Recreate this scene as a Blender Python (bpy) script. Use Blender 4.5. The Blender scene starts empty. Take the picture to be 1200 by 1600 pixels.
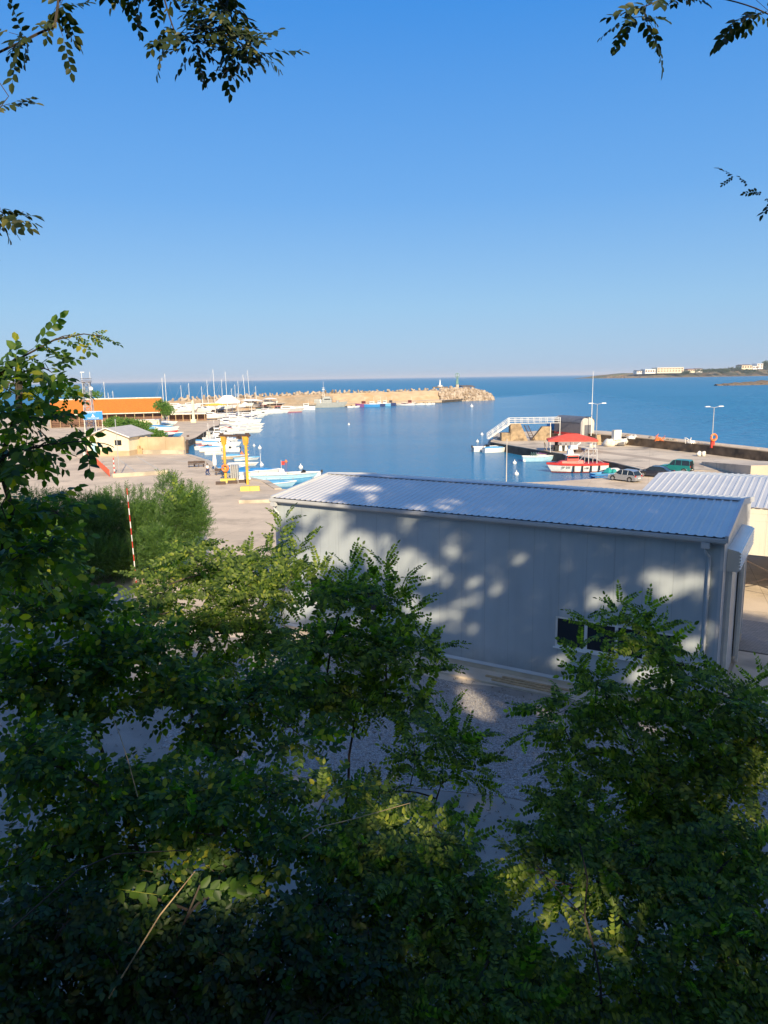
import bpy, math, random
import numpy as np
from mathutils import Vector, Matrix, Euler

# ------------------------------------------------------------------ camera
scene = bpy.context.scene
col = scene.collection
cam_d = bpy.data.cameras.new("camera")
cam = bpy.data.objects.new("camera", cam_d)
col.objects.link(cam)
PITCH = math.atan(209.6 / 1145.0)
ROLL = math.radians(0.92)
cam_d.sensor_fit = 'VERTICAL'
cam_d.sensor_height = 36.0
cam_d.lens = 36.0 * 1145.0 / 1600.0
cam_d.clip_start = 0.1
cam_d.clip_end = 60000.0
_fw = Vector((0, math.cos(PITCH), -math.sin(PITCH)))
_rt0 = Vector((1, 0, 0)); _up0 = _rt0.cross(_fw)
_rt = _rt0 * math.cos(ROLL) - _up0 * math.sin(ROLL)
_up = _up0 * math.cos(ROLL) + _rt0 * math.sin(ROLL)
_m = Matrix((( _rt.x, _up.x, -_fw.x, 0), (_rt.y, _up.y, -_fw.y, 0), (_rt.z, _up.z, -_fw.z, 13.5), (0, 0, 0, 1)))
cam.matrix_world = _m
scene.camera = cam
scene.render.resolution_x = 768
scene.render.resolution_y = 1024

# ------------------------------------------------------------------ sky, sun, exposure
SUN_EL = math.radians(27.0)
SUN_AZ = math.atan2(0.27, -0.96)          # measured from +Y towards +X
SUN = Vector((math.sin(SUN_AZ) * math.cos(SUN_EL), math.cos(SUN_AZ) * math.cos(SUN_EL), math.sin(SUN_EL)))
world = bpy.data.worlds.new("World")
scene.world = world
world.use_nodes = True
wn = world.node_tree.nodes; wl = world.node_tree.links
bg = wn.get("Background") or wn.new("ShaderNodeBackground")
sky = wn.new("ShaderNodeTexSky")
sky.sky_type = 'NISHITA'
sky.sun_disc = False
sky.sun_elevation = SUN_EL
sky.sun_rotation = SUN_AZ
sky.altitude = 0
sky.air_density = 1.0
sky.dust_density = 0.6
sky.ozone_density = 2.5
EXPOSURE = 0.6
# the sky's own gradient, deep blue overhead to a hazy pale band on the horizon, blended with the physical sky
wtc = wn.new("ShaderNodeTexCoord"); wsp = wn.new("ShaderNodeSeparateXYZ"); wl.new(wtc.outputs['Generated'], wsp.inputs[0])
wr = wn.new("ShaderNodeValToRGB"); wl.new(wsp.outputs[2], wr.inputs[0])
def _lin(c): return tuple(((v / 255 + .055) / 1.055) ** 2.4 for v in c) + (1,)
_st = [(0.0, (158, 188, 220)), (0.02, (154, 190, 226)), (0.09, (142, 190, 231)), (0.22, (102, 168, 234)), (0.41, (56, 144, 230)), (1.0, (30, 95, 190))]
while len(wr.color_ramp.elements) < len(_st): wr.color_ramp.elements.new(0.5)
for _e, (_p, _c) in zip(wr.color_ramp.elements, _st): _e.position = _p
for _e, (_p, _c) in zip(wr.color_ramp.elements, _st): _e.color = _lin(_c)
wsc = wn.new("ShaderNodeVectorMath"); wsc.operation = 'SCALE'; wl.new(wr.outputs[0], wsc.inputs[0]); wsc.inputs['Scale'].default_value = 1.0 / 0.12 / 2 ** EXPOSURE
wmx = wn.new("ShaderNodeMix"); wmx.data_type = 'RGBA'; wmx.inputs[0].default_value = 0.9
wl.new(sky.outputs[0], wmx.inputs[6]); wl.new(wsc.outputs[0], wmx.inputs[7]); 
# the half of the sky round the sun is paler and brighter than the half away from it
wdt = wn.new("ShaderNodeVectorMath"); wdt.operation = 'DOT_PRODUCT'; wl.new(wtc.outputs['Generated'], wdt.inputs[0]); wdt.inputs[1].default_value = SUN
wmr = wn.new("ShaderNodeMapRange"); wmr.interpolation_type = 'SMOOTHSTEP'; wl.new(wdt.outputs['Value'], wmr.inputs[0])
wmr.inputs[1].default_value = 0.25; wmr.inputs[2].default_value = 1.0; wmr.inputs[3].default_value = 0.0; wmr.inputs[4].default_value = 0.7
wm2 = wn.new("ShaderNodeMix"); wm2.data_type = 'RGBA'; wl.new(wmr.outputs[0], wm2.inputs[0]); wl.new(wmx.outputs[2], wm2.inputs[6])
wm2.inputs[7].default_value = tuple(v / 0.12 / 2 ** EXPOSURE for v in (0.62, 0.66, 0.76)) + (1,)
wl.new(wm2.outputs[2], bg.inputs[0])
bg.inputs[1].default_value = 0.12
sun_d = bpy.data.lights.new("sun", 'SUN')
sun_d.energy = 5.0
sun_d.angle = math.radians(0.53)
sun_d.color = (1.0, 0.83, 0.59)
sun_o = bpy.data.objects.new("sun", sun_d)
col.objects.link(sun_o)
sun_o.rotation_euler = SUN.to_track_quat('Z', 'Y').to_euler()
vs = scene.view_settings
vs.view_transform = 'Standard'
vs.look = 'None'
vs.exposure = EXPOSURE
vs.gamma = 1.0
vs.use_curve_mapping = False
scene.render.engine = 'CYCLES'
scene.cycles.max_bounces = 8
scene.cycles.transparent_max_bounces = 8

# ------------------------------------------------------------------ helpers
def tag(o, label=None, cat=None, group=None, kind=None):
    if label: o['label'] = label
    if cat: o['category'] = cat
    if group: o['group'] = group
    if kind: o['kind'] = kind
    return o

def empty(name, loc=(0, 0, 0), rz=0.0, label=None, cat=None, group=None):
    o = bpy.data.objects.new(name, None)
    col.objects.link(o)
    o.empty_display_size = 0.2
    o.location = loc
    o.rotation_euler = (0, 0, rz)
    return tag(o, label, cat, group)

def copy_tree(o, parent=None):
    c = o.copy(); col.objects.link(c)
    if parent is not None: c.parent = parent
    for ch in list(o.children):
        copy_tree(ch, c)
    return c

class MB:
    def __init__(s):
        s.v = []; s.f = []; s.m = []
    def quad(s, pts, m=0):
        b = len(s.v); s.v += [tuple(p) for p in pts]; s.f.append(tuple(range(b, b + len(pts)))); s.m.append(m)
        return s
    def box(s, x0, y0, z0, x1, y1, z1, m=0):
        b = len(s.v)
        s.v += [(x0, y0, z0), (x1, y0, z0), (x1, y1, z0), (x0, y1, z0), (x0, y0, z1), (x1, y0, z1), (x1, y1, z1), (x0, y1, z1)]
        for f in ((0, 3, 2, 1), (4, 5, 6, 7), (0, 1, 5, 4), (1, 2, 6, 5), (2, 3, 7, 6), (3, 0, 4, 7)):
            s.f.append(tuple(b + i for i in f)); s.m.append(m)
        return s
    def cbox(s, cx, cy, cz, sx, sy, sz, rz=0.0, m=0, taper=1.0):
        b = len(s.v); c, n = math.cos(rz), math.sin(rz)
        for k, z in ((1.0, -1), (taper, 1)):
            for x, y in ((-1, -1), (1, -1), (1, 1), (-1, 1)):
                px, py = x * sx / 2 * k, y * sy / 2 * k
                s.v.append((cx + px * c - py * n, cy + px * n + py * c, cz + z * sz / 2))
        for f in ((0, 3, 2, 1), (4, 5, 6, 7), (0, 1, 5, 4), (1, 2, 6, 5), (2, 3, 7, 6), (3, 0, 4, 7)):
            s.f.append(tuple(b + i for i in f)); s.m.append(m)
        return s
    def tube(s, pts, r, n=6, m=0, cap=True):
        pts = [Vector(p) for p in pts]
        if not isinstance(r, (list, tuple)): r = [r] * len(pts)
        rings = []
        for i, p in enumerate(pts):
            if i == 0: d = pts[1] - pts[0]
            elif i == len(pts) - 1: d = pts[-1] - pts[-2]
            else: d = pts[i + 1] - pts[i - 1]
            if d.length < 1e-9: d = Vector((0, 0, 1))
            d.normalize()
            a = d.cross(Vector((0, 0, 1)))
            if a.length < 0.05: a = d.cross(Vector((1, 0, 0)))
            a.normalize(); bb = d.cross(a)
            b = len(s.v)
            for k in range(n):
                t = 2 * math.pi * k / n
                s.v.append(tuple(p + (a * math.cos(t) + bb * math.sin(t)) * r[i]))
            rings.append(b)
        for i in range(len(rings) - 1):
            for k in range(n):
                k2 = (k + 1) % n
                s.f.append((rings[i] + k, rings[i] + k2, rings[i + 1] + k2, rings[i + 1] + k)); s.m.append(m)
        if cap:
            s.f.append(tuple(rings[0] + k for k in reversed(range(n)))); s.m.append(m)
            s.f.append(tuple(rings[-1] + k for k in range(n))); s.m.append(m)
        return s
    def ring(s, c, R, r, axis='Y', n=20, k=6, m=0, a0=0, a1=2 * math.pi):
        pts = []
        for i in range(n + 1):
            t = a0 + (a1 - a0) * i / n
            x, y = R * math.cos(t), R * math.sin(t)
            pts.append({'Y': (c[0] + x, c[1], c[2] + y), 'Z': (c[0] + x, c[1] + y, c[2]), 'X': (c[0], c[1] + x, c[2] + y)}[axis])
        return s.tube(pts, r, k, m, cap=False)
    def prism(s, poly, z0, z1, m=0, mtop=None):
        # poly: ccw list of (x, y)
        b = len(s.v); n = len(poly)
        s.v += [(x, y, z0) for x, y in poly] + [(x, y, z1) for x, y in poly]
        s.f.append(tuple(b + i for i in reversed(range(n)))); s.m.append(m)
        s.f.append(tuple(b + n + i for i in range(n))); s.m.append(m if mtop is None else mtop)
        for i in range(n):
            j = (i + 1) % n
            s.f.append((b + i, b + j, b + n + j, b + n + i)); s.m.append(m)
        return s
    def extr(s, prof, axis, a, bb, m=0):
        # closed profile in the plane across `axis`, extruded from a to bb
        b = len(s.v); n = len(prof)
        for t in (a, bb):
            for p, q in prof:
                s.v.append({'X': (t, p, q), 'Y': (p, t, q)}[axis])
        s.f.append(tuple(b + i for i in reversed(range(n)))); s.m.append(m)
        s.f.append(tuple(b + n + i for i in range(n))); s.m.append(m)
        for i in range(n):
            j = (i + 1) % n
            s.f.append((b + i, b + j, b + n + j, b + n + i)); s.m.append(m)
        return s
    def loft(s, rings, m=0, closed=False, cap=False):
        b = len(s.v); n = len(rings[0])
        for r in rings: s.v += [tuple(p) for p in r]
        for i in range(len(rings) - 1):
            for k in range(n if closed else n - 1):
                k2 = (k + 1) % n
                s.f.append((b + i * n + k, b + i * n + k2, b + (i + 1) * n + k2, b + (i + 1) * n + k)); s.m.append(m)
        if cap:
            s.f.append(tuple(b + k for k in reversed(range(n)))); s.m.append(m)
            e = b + (len(rings) - 1) * n
            s.f.append(tuple(e + k for k in range(n))); s.m.append(m)
        return s
    def build(s, name, mats, parent=None, smooth=False, bevel=0.0, fixn=True):
        me = bpy.data.meshes.new(name)
        me.from_pydata(s.v, [], s.f)
        if not isinstance(mats, (list, tuple)): mats = [mats]
        for mm in mats: me.materials.append(mm)
        me.polygons.foreach_set('material_index', s.m)
        if smooth:
            me.polygons.foreach_set('use_smooth', [True] * len(s.f))
        me.update()
        if fixn:
            import bmesh
            b = bmesh.new(); b.from_mesh(me); bmesh.ops.recalc_face_normals(b, faces=b.faces); b.to_mesh(me); b.free()
        o = bpy.data.objects.new(name, me); col.objects.link(o)
        if parent is not None: o.parent = parent
        if smooth:
            try: me.set_sharp_from_angle(angle=math.radians(38))
            except Exception: pass
        if bevel:
            bm_ = o.modifiers.new('bevel', 'BEVEL'); bm_.width = bevel; bm_.segments = 2; bm_.limit_method = 'ANGLE'
        return o

# ------------------------------------------------------------------ materials
def newmat(name):
    m = bpy.data.materials.new(name); m.use_nodes = True
    nt = m.node_tree; n = nt.nodes; l = nt.links
    p = n.get('Principled BSDF')
    return m, n, l, p

def surf(name, c1, c2=None, scale=3.0, rough=0.7, bump=0.0, bscale=None, metal=0.0, spec=0.5, detail=5.0, c3=None, s3=0.3, lo=0.35, hi=0.65, coord='Object', coat=0.0, stretch=None, bdist=0.02):
    m, n, l, p = newmat(name)
    p.inputs['Roughness'].default_value = rough
    p.inputs['Metallic'].default_value = metal
    p.inputs['Specular IOR Level'].default_value = spec
    if coat: p.inputs['Coat Weight'].default_value = coat
    if c2 is None:
        c2 = tuple(v * 0.86 for v in c1)
    tc = n.new('ShaderNodeTexCoord')
    src = tc.outputs[coord]
    if stretch:
        mp = n.new('ShaderNodeMapping'); mp.inputs['Scale'].default_value = stretch
        l.new(src, mp.inputs[0]); src = mp.outputs[0]
    nz = n.new('ShaderNodeTexNoise'); nz.inputs['Scale'].default_value = scale; nz.inputs['Detail'].default_value = detail
    l.new(src, nz.inputs['Vector'])
    r = n.new('ShaderNodeMapRange'); r.inputs[1].default_value = lo; r.inputs[2].default_value = hi
    l.new(nz.outputs['Fac'], r.inputs[0])
    mx = n.new('ShaderNodeMix'); mx.data_type = 'RGBA'
    mx.inputs[6].default_value = (*c1, 1); mx.inputs[7].default_value = (*c2, 1)
    l.new(r.outputs[0], mx.inputs[0])
    out = mx.outputs[2]
    if c3 is not None:
        nz3 = n.new('ShaderNodeTexNoise'); nz3.inputs['Scale'].default_value = s3; nz3.inputs['Detail'].default_value = 4
        l.new(src, nz3.inputs['Vector'])
        r3 = n.new('ShaderNodeMapRange'); r3.inputs[1].default_value = 0.5; r3.inputs[2].default_value = 0.66
        l.new(nz3.outputs['Fac'], r3.inputs[0])
        mx3 = n.new('ShaderNodeMix'); mx3.data_type = 'RGBA'; mx3.inputs[7].default_value = (*c3, 1)
        l.new(r3.outputs[0], mx3.inputs[0]); l.new(out, mx3.inputs[6]); out = mx3.outputs[2]
    l.new(out, p.inputs['Base Color'])
    if bump:
        nb = n.new('ShaderNodeTexNoise'); nb.inputs['Scale'].default_value = bscale or scale * 4; nb.inputs['Detail'].default_value = 6
        l.new(src, nb.inputs['Vector'])
        b = n.new('ShaderNodeBump'); b.inputs['Strength'].default_value = bump; b.inputs['Distance'].default_value = bdist
        l.new(nb.outputs['Fac'], b.inputs['Height']); l.new(b.outputs[0], p.inputs['Normal'])
    return m

def add_joints(m, w, h, dark=0.8, size=0.02):
    # slab joints and a few cracks cut into a concrete sheet
    n = m.node_tree.nodes; l = m.node_tree.links; p = n.get('Principled BSDF')
    src = p.inputs['Base Color'].links[0].from_socket
    g = n.new('ShaderNodeNewGeometry')
    br = n.new('ShaderNodeTexBrick'); br.inputs['Scale'].default_value = 1.0; br.inputs['Brick Width'].default_value = w; br.inputs['Row Height'].default_value = h
    br.inputs['Mortar Size'].default_value = size; br.inputs['Mortar Smooth'].default_value = 0.3; br.offset = 0.0
    br.inputs['Color1'].default_value = (1, 1, 1, 1); br.inputs['Color2'].default_value = (.90, .90, .90, 1); br.inputs['Mortar'].default_value = (.45, .43, .4, 1)
    mp = n.new('ShaderNodeMapping'); mp.inputs['Rotation'].default_value = (0, 0, 0.35); l.new(g.outputs['Position'], mp.inputs[0]); l.new(mp.outputs[0], br.inputs['Vector'])
    vo = n.new('ShaderNodeTexNoise'); vo.inputs['Scale'].default_value = 0.16; vo.inputs['Detail'].default_value = 8; vo.inputs['Roughness'].default_value = .7; l.new(g.outputs['Position'], vo.inputs['Vector'])
    r = n.new('ShaderNodeMapRange'); r.inputs[1].default_value = .52; r.inputs[2].default_value = .62; r.inputs[3].default_value = 1; r.inputs[4].default_value = .74; l.new(vo.outputs['Fac'], r.inputs[0])
    mx = n.new('ShaderNodeMix'); mx.data_type = 'RGBA'; mx.blend_type = 'MULTIPLY'; mx.inputs[0].default_value = dark; l.new(src, mx.inputs[6]); l.new(br.outputs['Color'], mx.inputs[7])
    sc = n.new('ShaderNodeVectorMath'); sc.operation = 'SCALE'; l.new(mx.outputs[2], sc.inputs[0]); l.new(r.outputs[0], sc.inputs['Scale']); l.new(sc.outputs[0], p.inputs['Base Color'])
def node_math(n, l, op, a, b=None, c=None, clamp=False):
    q = n.new('ShaderNodeMath'); q.operation = op; q.use_clamp = clamp
    for i, v in enumerate((a, b, c)):
        if v is None: continue
        if isinstance(v, (int, float)): q.inputs[i].default_value = v
        else: l.new(v, q.inputs[i])
    return q.outputs[0]

M = {}
M['concrete'] = surf('concrete', (0.68, 0.555, 0.405), (0.57, 0.465, 0.34), 0.35, 0.9, 0.25, 8, c3=(0.52, 0.43, 0.32), s3=0.09)
M['concrete_pale'] = surf('concrete_pale', (0.60, 0.51, 0.39), (0.50, 0.42, 0.32), 0.8, 0.9, 0.2, 10, c3=(0.33, 0.29, 0.23), s3=0.3)
M['pier'] = surf('pier_concrete', (0.66, 0.565, 0.43), (0.56, 0.48, 0.37), 0.25, 0.9, 0.2, 6, c3=(0.43, 0.37, 0.29), s3=0.08)
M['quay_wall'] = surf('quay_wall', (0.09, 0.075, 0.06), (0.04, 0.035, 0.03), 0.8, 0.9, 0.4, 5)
M['parapet'] = surf('parapet_stone', (0.20, 0.14, 0.085), (0.11, 0.075, 0.045), 0.9, 0.95, 0.5, 6, c3=(0.06, 0.045, 0.03), s3=0.5)
M['sandstone'] = surf('sandstone', (0.50, 0.39, 0.27), (0.38, 0.30, 0.21), 0.25, 0.95, 0.4, 3, c3=(0.42, 0.29, 0.17), s3=0.1, stretch=(1, 1, 3))
M['rock'] = surf('rock', (0.48, 0.40, 0.31), (0.30, 0.24, 0.18), 0.5, 0.95, 0.5, 3, c3=(0.25, 0.18, 0.12), s3=0.25)
M['rock_dark'] = surf('rock_dark', (0.22, 0.16, 0.10), (0.10, 0.075, 0.05), 0.4, 0.95, 0.5, 3)
M['white'] = surf('white_paint', (0.80, 0.79, 0.75), (0.72, 0.71, 0.67), 2.0, 0.45)
M['white_dirty'] = surf('white_dirty', (0.72, 0.69, 0.62), (0.55, 0.52, 0.45), 1.5, 0.6)
M['white_gloss'] = surf('white_gelcoat', (0.80, 0.78, 0.74), (0.74, 0.72, 0.67), 1.0, 0.25)
M['cream'] = surf('cream_paint', (0.78, 0.70, 0.50), (0.70, 0.62, 0.44), 1.0, 0.8, 0.1, 10)
M['beige'] = surf('beige_plaster', (0.55, 0.43, 0.28), (0.46, 0.35, 0.22), 0.6, 0.9, 0.2, 6, c3=(0.40, 0.31, 0.2), s3=0.25)
M['grey_clad'] = surf('grey_cladding', (0.17, 0.16, 0.17), (0.15, 0.14, 0.15), 2.0, 0.55)
M['grey_roof'] = surf('dark_roof', (0.14, 0.145, 0.16), (0.11, 0.115, 0.13), 1.0, 0.5)
M['grey_light'] = surf('light_grey', (0.52, 0.49, 0.45), (0.45, 0.43, 0.40), 1.0, 0.6)
M['navy_grey'] = surf('navy_grey', (0.36, 0.38, 0.37), (0.30, 0.32, 0.31), 1.0, 0.5)
M['metal'] = surf('galvanised', (0.55, 0.56, 0.57), (0.45, 0.46, 0.47), 6.0, 0.4, metal=0.5)
M['dark'] = surf('dark_rubber', (0.02, 0.02, 0.022), (0.03, 0.03, 0.03), 4.0, 0.7)
M['dark_metal'] = surf('dark_metal', (0.06, 0.045, 0.04), (0.10, 0.06, 0.045), 3.0, 0.7)
M['dark_brown'] = surf('brown_wood', (0.22, 0.12, 0.08), (0.13, 0.075, 0.05), 1.5, 0.9)  # plain dark brown for walls, rails, doors, windows and roofs
M['red'] = surf('red_paint', (0.60, 0.05, 0.035), (0.50, 0.035, 0.025), 2.0, 0.45)
M['red_soft'] = surf('red_fabric', (0.72, 0.09, 0.06), (0.62, 0.07, 0.05), 2.0, 0.8)
M['darkred'] = surf('dark_red', (0.22, 0.03, 0.025), (0.16, 0.02, 0.02), 2.0, 0.6)
M['blue'] = surf('blue_paint', (0.05, 0.28, 0.60), (0.04, 0.22, 0.50), 2.0, 0.45)
M['sky_blue'] = surf('light_blue_paint', (0.16, 0.44, 0.66), (0.12, 0.36, 0.58), 2.0, 0.45)
M['pale_blue'] = surf('pale_blue_paint', (0.40, 0.62, 0.72), (0.34, 0.55, 0.66), 2.0, 0.45)
M['navy'] = surf('navy_fabric', (0.02, 0.035, 0.12), (0.03, 0.05, 0.16), 2.0, 0.8)
M['purple'] = surf('purple_paint', (0.20, 0.07, 0.22), (0.16, 0.05, 0.18), 2.0, 0.5)
M['teal'] = surf('teal_fabric', (0.02, 0.32, 0.30), (0.02, 0.26, 0.25), 2.0, 0.7)
M['yellow'] = surf('yellow_paint', (0.74, 0.42, 0.045), (0.62, 0.33, 0.03), 1.5, 0.6, c3=(0.55, 0.30, 0.06), s3=1.5)
M['yellow_pale'] = surf('worn_yellow', (0.72, 0.58, 0.12), (0.62, 0.50, 0.14), 1.5, 0.8)
M['canvas_yellow'] = surf('yellow_canvas', (0.78, 0.47, 0.07), (0.7, 0.4, 0.05), 1.5, 0.8)
M['orange_net'] = surf('orange_net', (0.85, 0.16, 0.06), (0.75, 0.12, 0.04), 3.0, 0.7)
M['buoy_orange'] = surf('orange_plastic', (0.80, 0.22, 0.05), (0.7, 0.17, 0.04), 3.0, 0.5)
M['sign_blue'] = surf('sign_blue', (0.03, 0.26, 0.66), (0.025, 0.23, 0.60), 2.0, 0.5)
M['green_paint'] = surf('sea_green', (0.16, 0.30, 0.24), (0.20, 0.34, 0.28), 2.0, 0.6)
M['wood'] = surf('weathered_wood', (0.50, 0.36, 0.20), (0.38, 0.26, 0.14), 3.0, 0.8)
M['brown_sail'] = surf('brown_tarp', (0.13, 0.10, 0.10), (0.10, 0.08, 0.08), 2.0, 0.7)
M['skin'] = surf('skin', (0.50, 0.30, 0.20), None, 5.0, 0.6)
M['hair'] = surf('dark_hair', (0.03, 0.02, 0.015), None, 5.0, 0.6)
M['tyre'] = surf('tyre', (0.02, 0.02, 0.02), None, 5.0, 0.85)
M['rim'] = surf('alloy', (0.55, 0.55, 0.55), None, 5.0, 0.3, metal=0.8)
M['car_silver'] = surf('silver_car_paint', (0.42, 0.43, 0.44), (0.40, 0.41, 0.42), 1.0, 0.3, metal=0.5, coat=0.6)
M['car_dark'] = surf('dark_blue_car_paint', (0.022, 0.028, 0.045), (0.02, 0.024, 0.04), 1.0, 0.25, coat=0.8)
M['car_teal'] = surf('teal_car_paint', (0.015, 0.20, 0.20), (0.012, 0.17, 0.175), 1.0, 0.3, coat=0.8)
M['tail'] = surf('tail_light', (0.45, 0.02, 0.02), None, 1.0, 0.2)
M['line_white'] = surf('road_paint', (0.62, 0.57, 0.48), (0.48, 0.43, 0.35), 3.0, 0.8)
M['bark'] = surf('bark', (0.075, 0.058, 0.042), (0.045, 0.035, 0.027), 6.0, 0.95, 0.6, 25)
M['soil'] = surf('soil', (0.045, 0.036, 0.025), (0.025, 0.022, 0.015), 2.0, 1.0, 0.6, 8)
M['scrub_earth'] = surf('scrub_earth', (0.20, 0.135, 0.07), (0.09, 0.10, 0.045), 0.02, 1.0, 0.3, 0.2, c3=(0.05, 0.07, 0.03), s3=0.012)

def glass(name, c=(0.015, 0.02, 0.025), rough=0.06):
    m, n, l, p = newmat(name)
    p.inputs['Base Color'].default_value = (*c, 1); p.inputs['Roughness'].default_value = rough
    return m
M['glass'] = glass('dark_glass')
M['glass_car'] = glass('car_glass', (0.02, 0.028, 0.035), 0.04)

# orange clay roof tiles: rows of tiles from a wave pattern
def tile_mat():
    m, n, l, p = newmat('orange_roof_tiles')
    tc = n.new('ShaderNodeTexCoord')
    br = n.new('ShaderNodeTexBrick'); br.inputs['Scale'].default_value = 1.0
    br.inputs['Brick Width'].default_value = 0.35; br.inputs['Row Height'].default_value = 0.35; br.inputs['Mortar Size'].default_value = 0.02
    br.inputs['Color1'].default_value = (0.70, 0.22, 0.02, 1); br.inputs['Color2'].default_value = (0.60, 0.17, 0.015, 1); br.inputs['Mortar'].default_value = (0.38, 0.11, 0.015, 1)
    l.new(tc.outputs['Object'], br.inputs['Vector'])
    nz = n.new('ShaderNodeTexNoise'); nz.inputs['Scale'].default_value = 0.4; l.new(tc.outputs['Object'], nz.inputs['Vector'])
    mx = n.new('ShaderNodeMix'); mx.data_type = 'RGBA'; mx.blend_type = 'MULTIPLY'; mx.inputs[0].default_value = 0.35
    l.new(br.outputs['Color'], mx.inputs[6]); l.new(nz.outputs['Color'], mx.inputs[7])
    l.new(br.outputs['Color'], p.inputs['Base Color']); p.inputs['Roughness'].default_value = 0.8
    return m
M['tiles'] = tile_mat()

# sandwich panel wall: joints every 1.15 m and fine micro ribs (object X runs along the wall)
def panel_mat(name, c, axis='X', pitch=1.15, micro=True, rough=0.45):
    m, n, l, p = newmat(name)
    tc = n.new('ShaderNodeTexCoord'); sp = n.new('ShaderNodeSeparateXYZ'); l.new(tc.outputs['Object'], sp.inputs[0])
    x = sp.outputs[axis]
    t = node_math(n, l, 'PINGPONG', node_math(n, l, 'ADD', x, 50.0), pitch / 2)
    joint = node_math(n, l, 'LESS_THAN', t, 0.012)
    nz = n.new('ShaderNodeTexNoise'); nz.inputs['Scale'].default_value = 0.7; nz.inputs['Detail'].default_value = 4
    mp = n.new('ShaderNodeMapping'); mp.inputs['Scale'].default_value = (1, 1, 0.25); l.new(tc.outputs['Object'], mp.inputs[0]); l.new(mp.outputs[0], nz.inputs['Vector'])
    r = n.new('ShaderNodeMapRange'); r.inputs[1].default_value = .3; r.inputs[2].default_value = .7; r.inputs[3].default_value = .9; r.inputs[4].default_value = 1.04
    l.new(nz.outputs['Fac'], r.inputs[0])
    k = node_math(n, l, 'MULTIPLY', r.outputs[0], node_math(n, l, 'SUBTRACT', 1.0, node_math(n, l, 'MULTIPLY', joint, 0.18)))
    # splash dirt along the foot of the wall and faint run marks
    dn = n.new('ShaderNodeTexNoise'); dn.inputs['Scale'].default_value = 2.2; dn.inputs['Detail'].default_value = 6; l.new(tc.outputs['Object'], dn.inputs['Vector'])
    base = n.new('ShaderNodeMapRange'); base.inputs[1].default_value = .35; base.inputs[2].default_value = 1.3; base.inputs[3].default_value = .55; base.inputs[4].default_value = 0; l.new(sp.outputs['Z'], base.inputs[0])
    st = n.new('ShaderNodeTexNoise'); st.inputs['Scale'].default_value = 3.0; st.inputs['Detail'].default_value = 5
    mps = n.new('ShaderNodeMapping'); mps.inputs['Scale'].default_value = (1.6, 1.6, .06); l.new(tc.outputs['Object'], mps.inputs[0]); l.new(mps.outputs[0], st.inputs['Vector'])
    sr_ = n.new('ShaderNodeMapRange'); sr_.inputs[1].default_value = .55; sr_.inputs[2].default_value = .75; sr_.inputs[3].default_value = 0; sr_.inputs[4].default_value = .10; l.new(st.outputs['Fac'], sr_.inputs[0])
    dirt = node_math(n, l, 'ADD', node_math(n, l, 'MULTIPLY', base.outputs[0], dn.outputs['Fac']), sr_.outputs[0])
    k = node_math(n, l, 'MULTIPLY', k, node_math(n, l, 'SUBTRACT', 1.0, dirt))
    cm = n.new('ShaderNodeVectorMath'); cm.operation = 'SCALE'; cm.inputs[0].default_value = c; l.new(k, cm.inputs['Scale'])
    l.new(cm.outputs[0], p.inputs['Base Color'])
    p.inputs['Roughness'].default_value = rough
    t2 = node_math(n, l, 'PINGPONG', node_math(n, l, 'ADD', x, 50.0), 0.05)
    h = node_math(n, l, 'ADD', node_math(n, l, 'MULTIPLY', t2, 0.04 if micro else 0.0), node_math(n, l, 'MULTIPLY', joint, -0.006))
    b = n.new('ShaderNodeBump'); b.inputs['Strength'].default_value = 0.8; b.inputs['Distance'].default_value = 1.0
    l.new(h, b.inputs['Height']); l.new(b.outputs[0], p.inputs['Normal'])
    return m
M['panel'] = panel_mat('sandwich_panel', (0.45, 0.50, 0.52))
M['panel_end'] = panel_mat('sandwich_panel_end', (0.46, 0.47, 0.47), 'Y')
M['panel_white'] = panel_mat('white_panel', (0.80, 0.74, 0.60))
M['roof_metal'] = surf('roof_sheet', (0.66, 0.64, 0.59), (0.60, 0.585, 0.545), 0.6, 0.32, metal=0.18, spec=0.6)
M['trim'] = surf('trim_metal', (0.56, 0.57, 0.57), (0.50, 0.51, 0.51), 1.0, 0.4)
M['roller'] = surf('roller_door', (0.42, 0.42, 0.41), (0.38, 0.38, 0.37), 1.0, 0.45)

add_joints(M['concrete'], 7.0, 5.0); add_joints(M['pier'], 9.0, 4.5)
# gravel and shaded yard ground
def gravel_mat():
    m, n, l, p = newmat('gravel')
    tc = n.new('ShaderNodeTexCoord')
    vo = n.new('ShaderNodeTexVoronoi'); vo.inputs['Scale'].default_value = 27; l.new(tc.outputs['Object'], vo.inputs['Vector'])
    cr = n.new('ShaderNodeValToRGB'); cr.color_ramp.elements[0].color = (0.22, 0.205, 0.19, 1); cr.color_ramp.elements[1].color = (0.52, 0.49, 0.45, 1)
    sp = n.new('ShaderNodeSeparateColor'); l.new(vo.outputs['Color'], sp.inputs[0]); l.new(sp.outputs[0], cr.inputs[0])
    l.new(cr.outputs[0], p.inputs['Base Color']); p.inputs['Roughness'].default_value = 0.95
    b = n.new('ShaderNodeBump'); b.inputs['Strength'].default_value = 1.0; b.inputs['Distance'].default_value = 0.04; b.invert = True
    l.new(vo.outputs['Distance'], b.inputs['Height']); l.new(b.outputs[0], p.inputs['Normal'])
    return m
M['gravel'] = gravel_mat()
M['asphalt'] = surf('asphalt', (0.30, 0.27, 0.23), (0.23, 0.21, 0.18), 0.9, 0.9, 0.4, 40, c3=(0.36, 0.32, 0.27), s3=0.2)
M['stone_kerb'] = surf('kerb', (0.32, 0.29, 0.25), (0.22, 0.20, 0.17), 3.0, 0.9, 0.4, 20)

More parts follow.
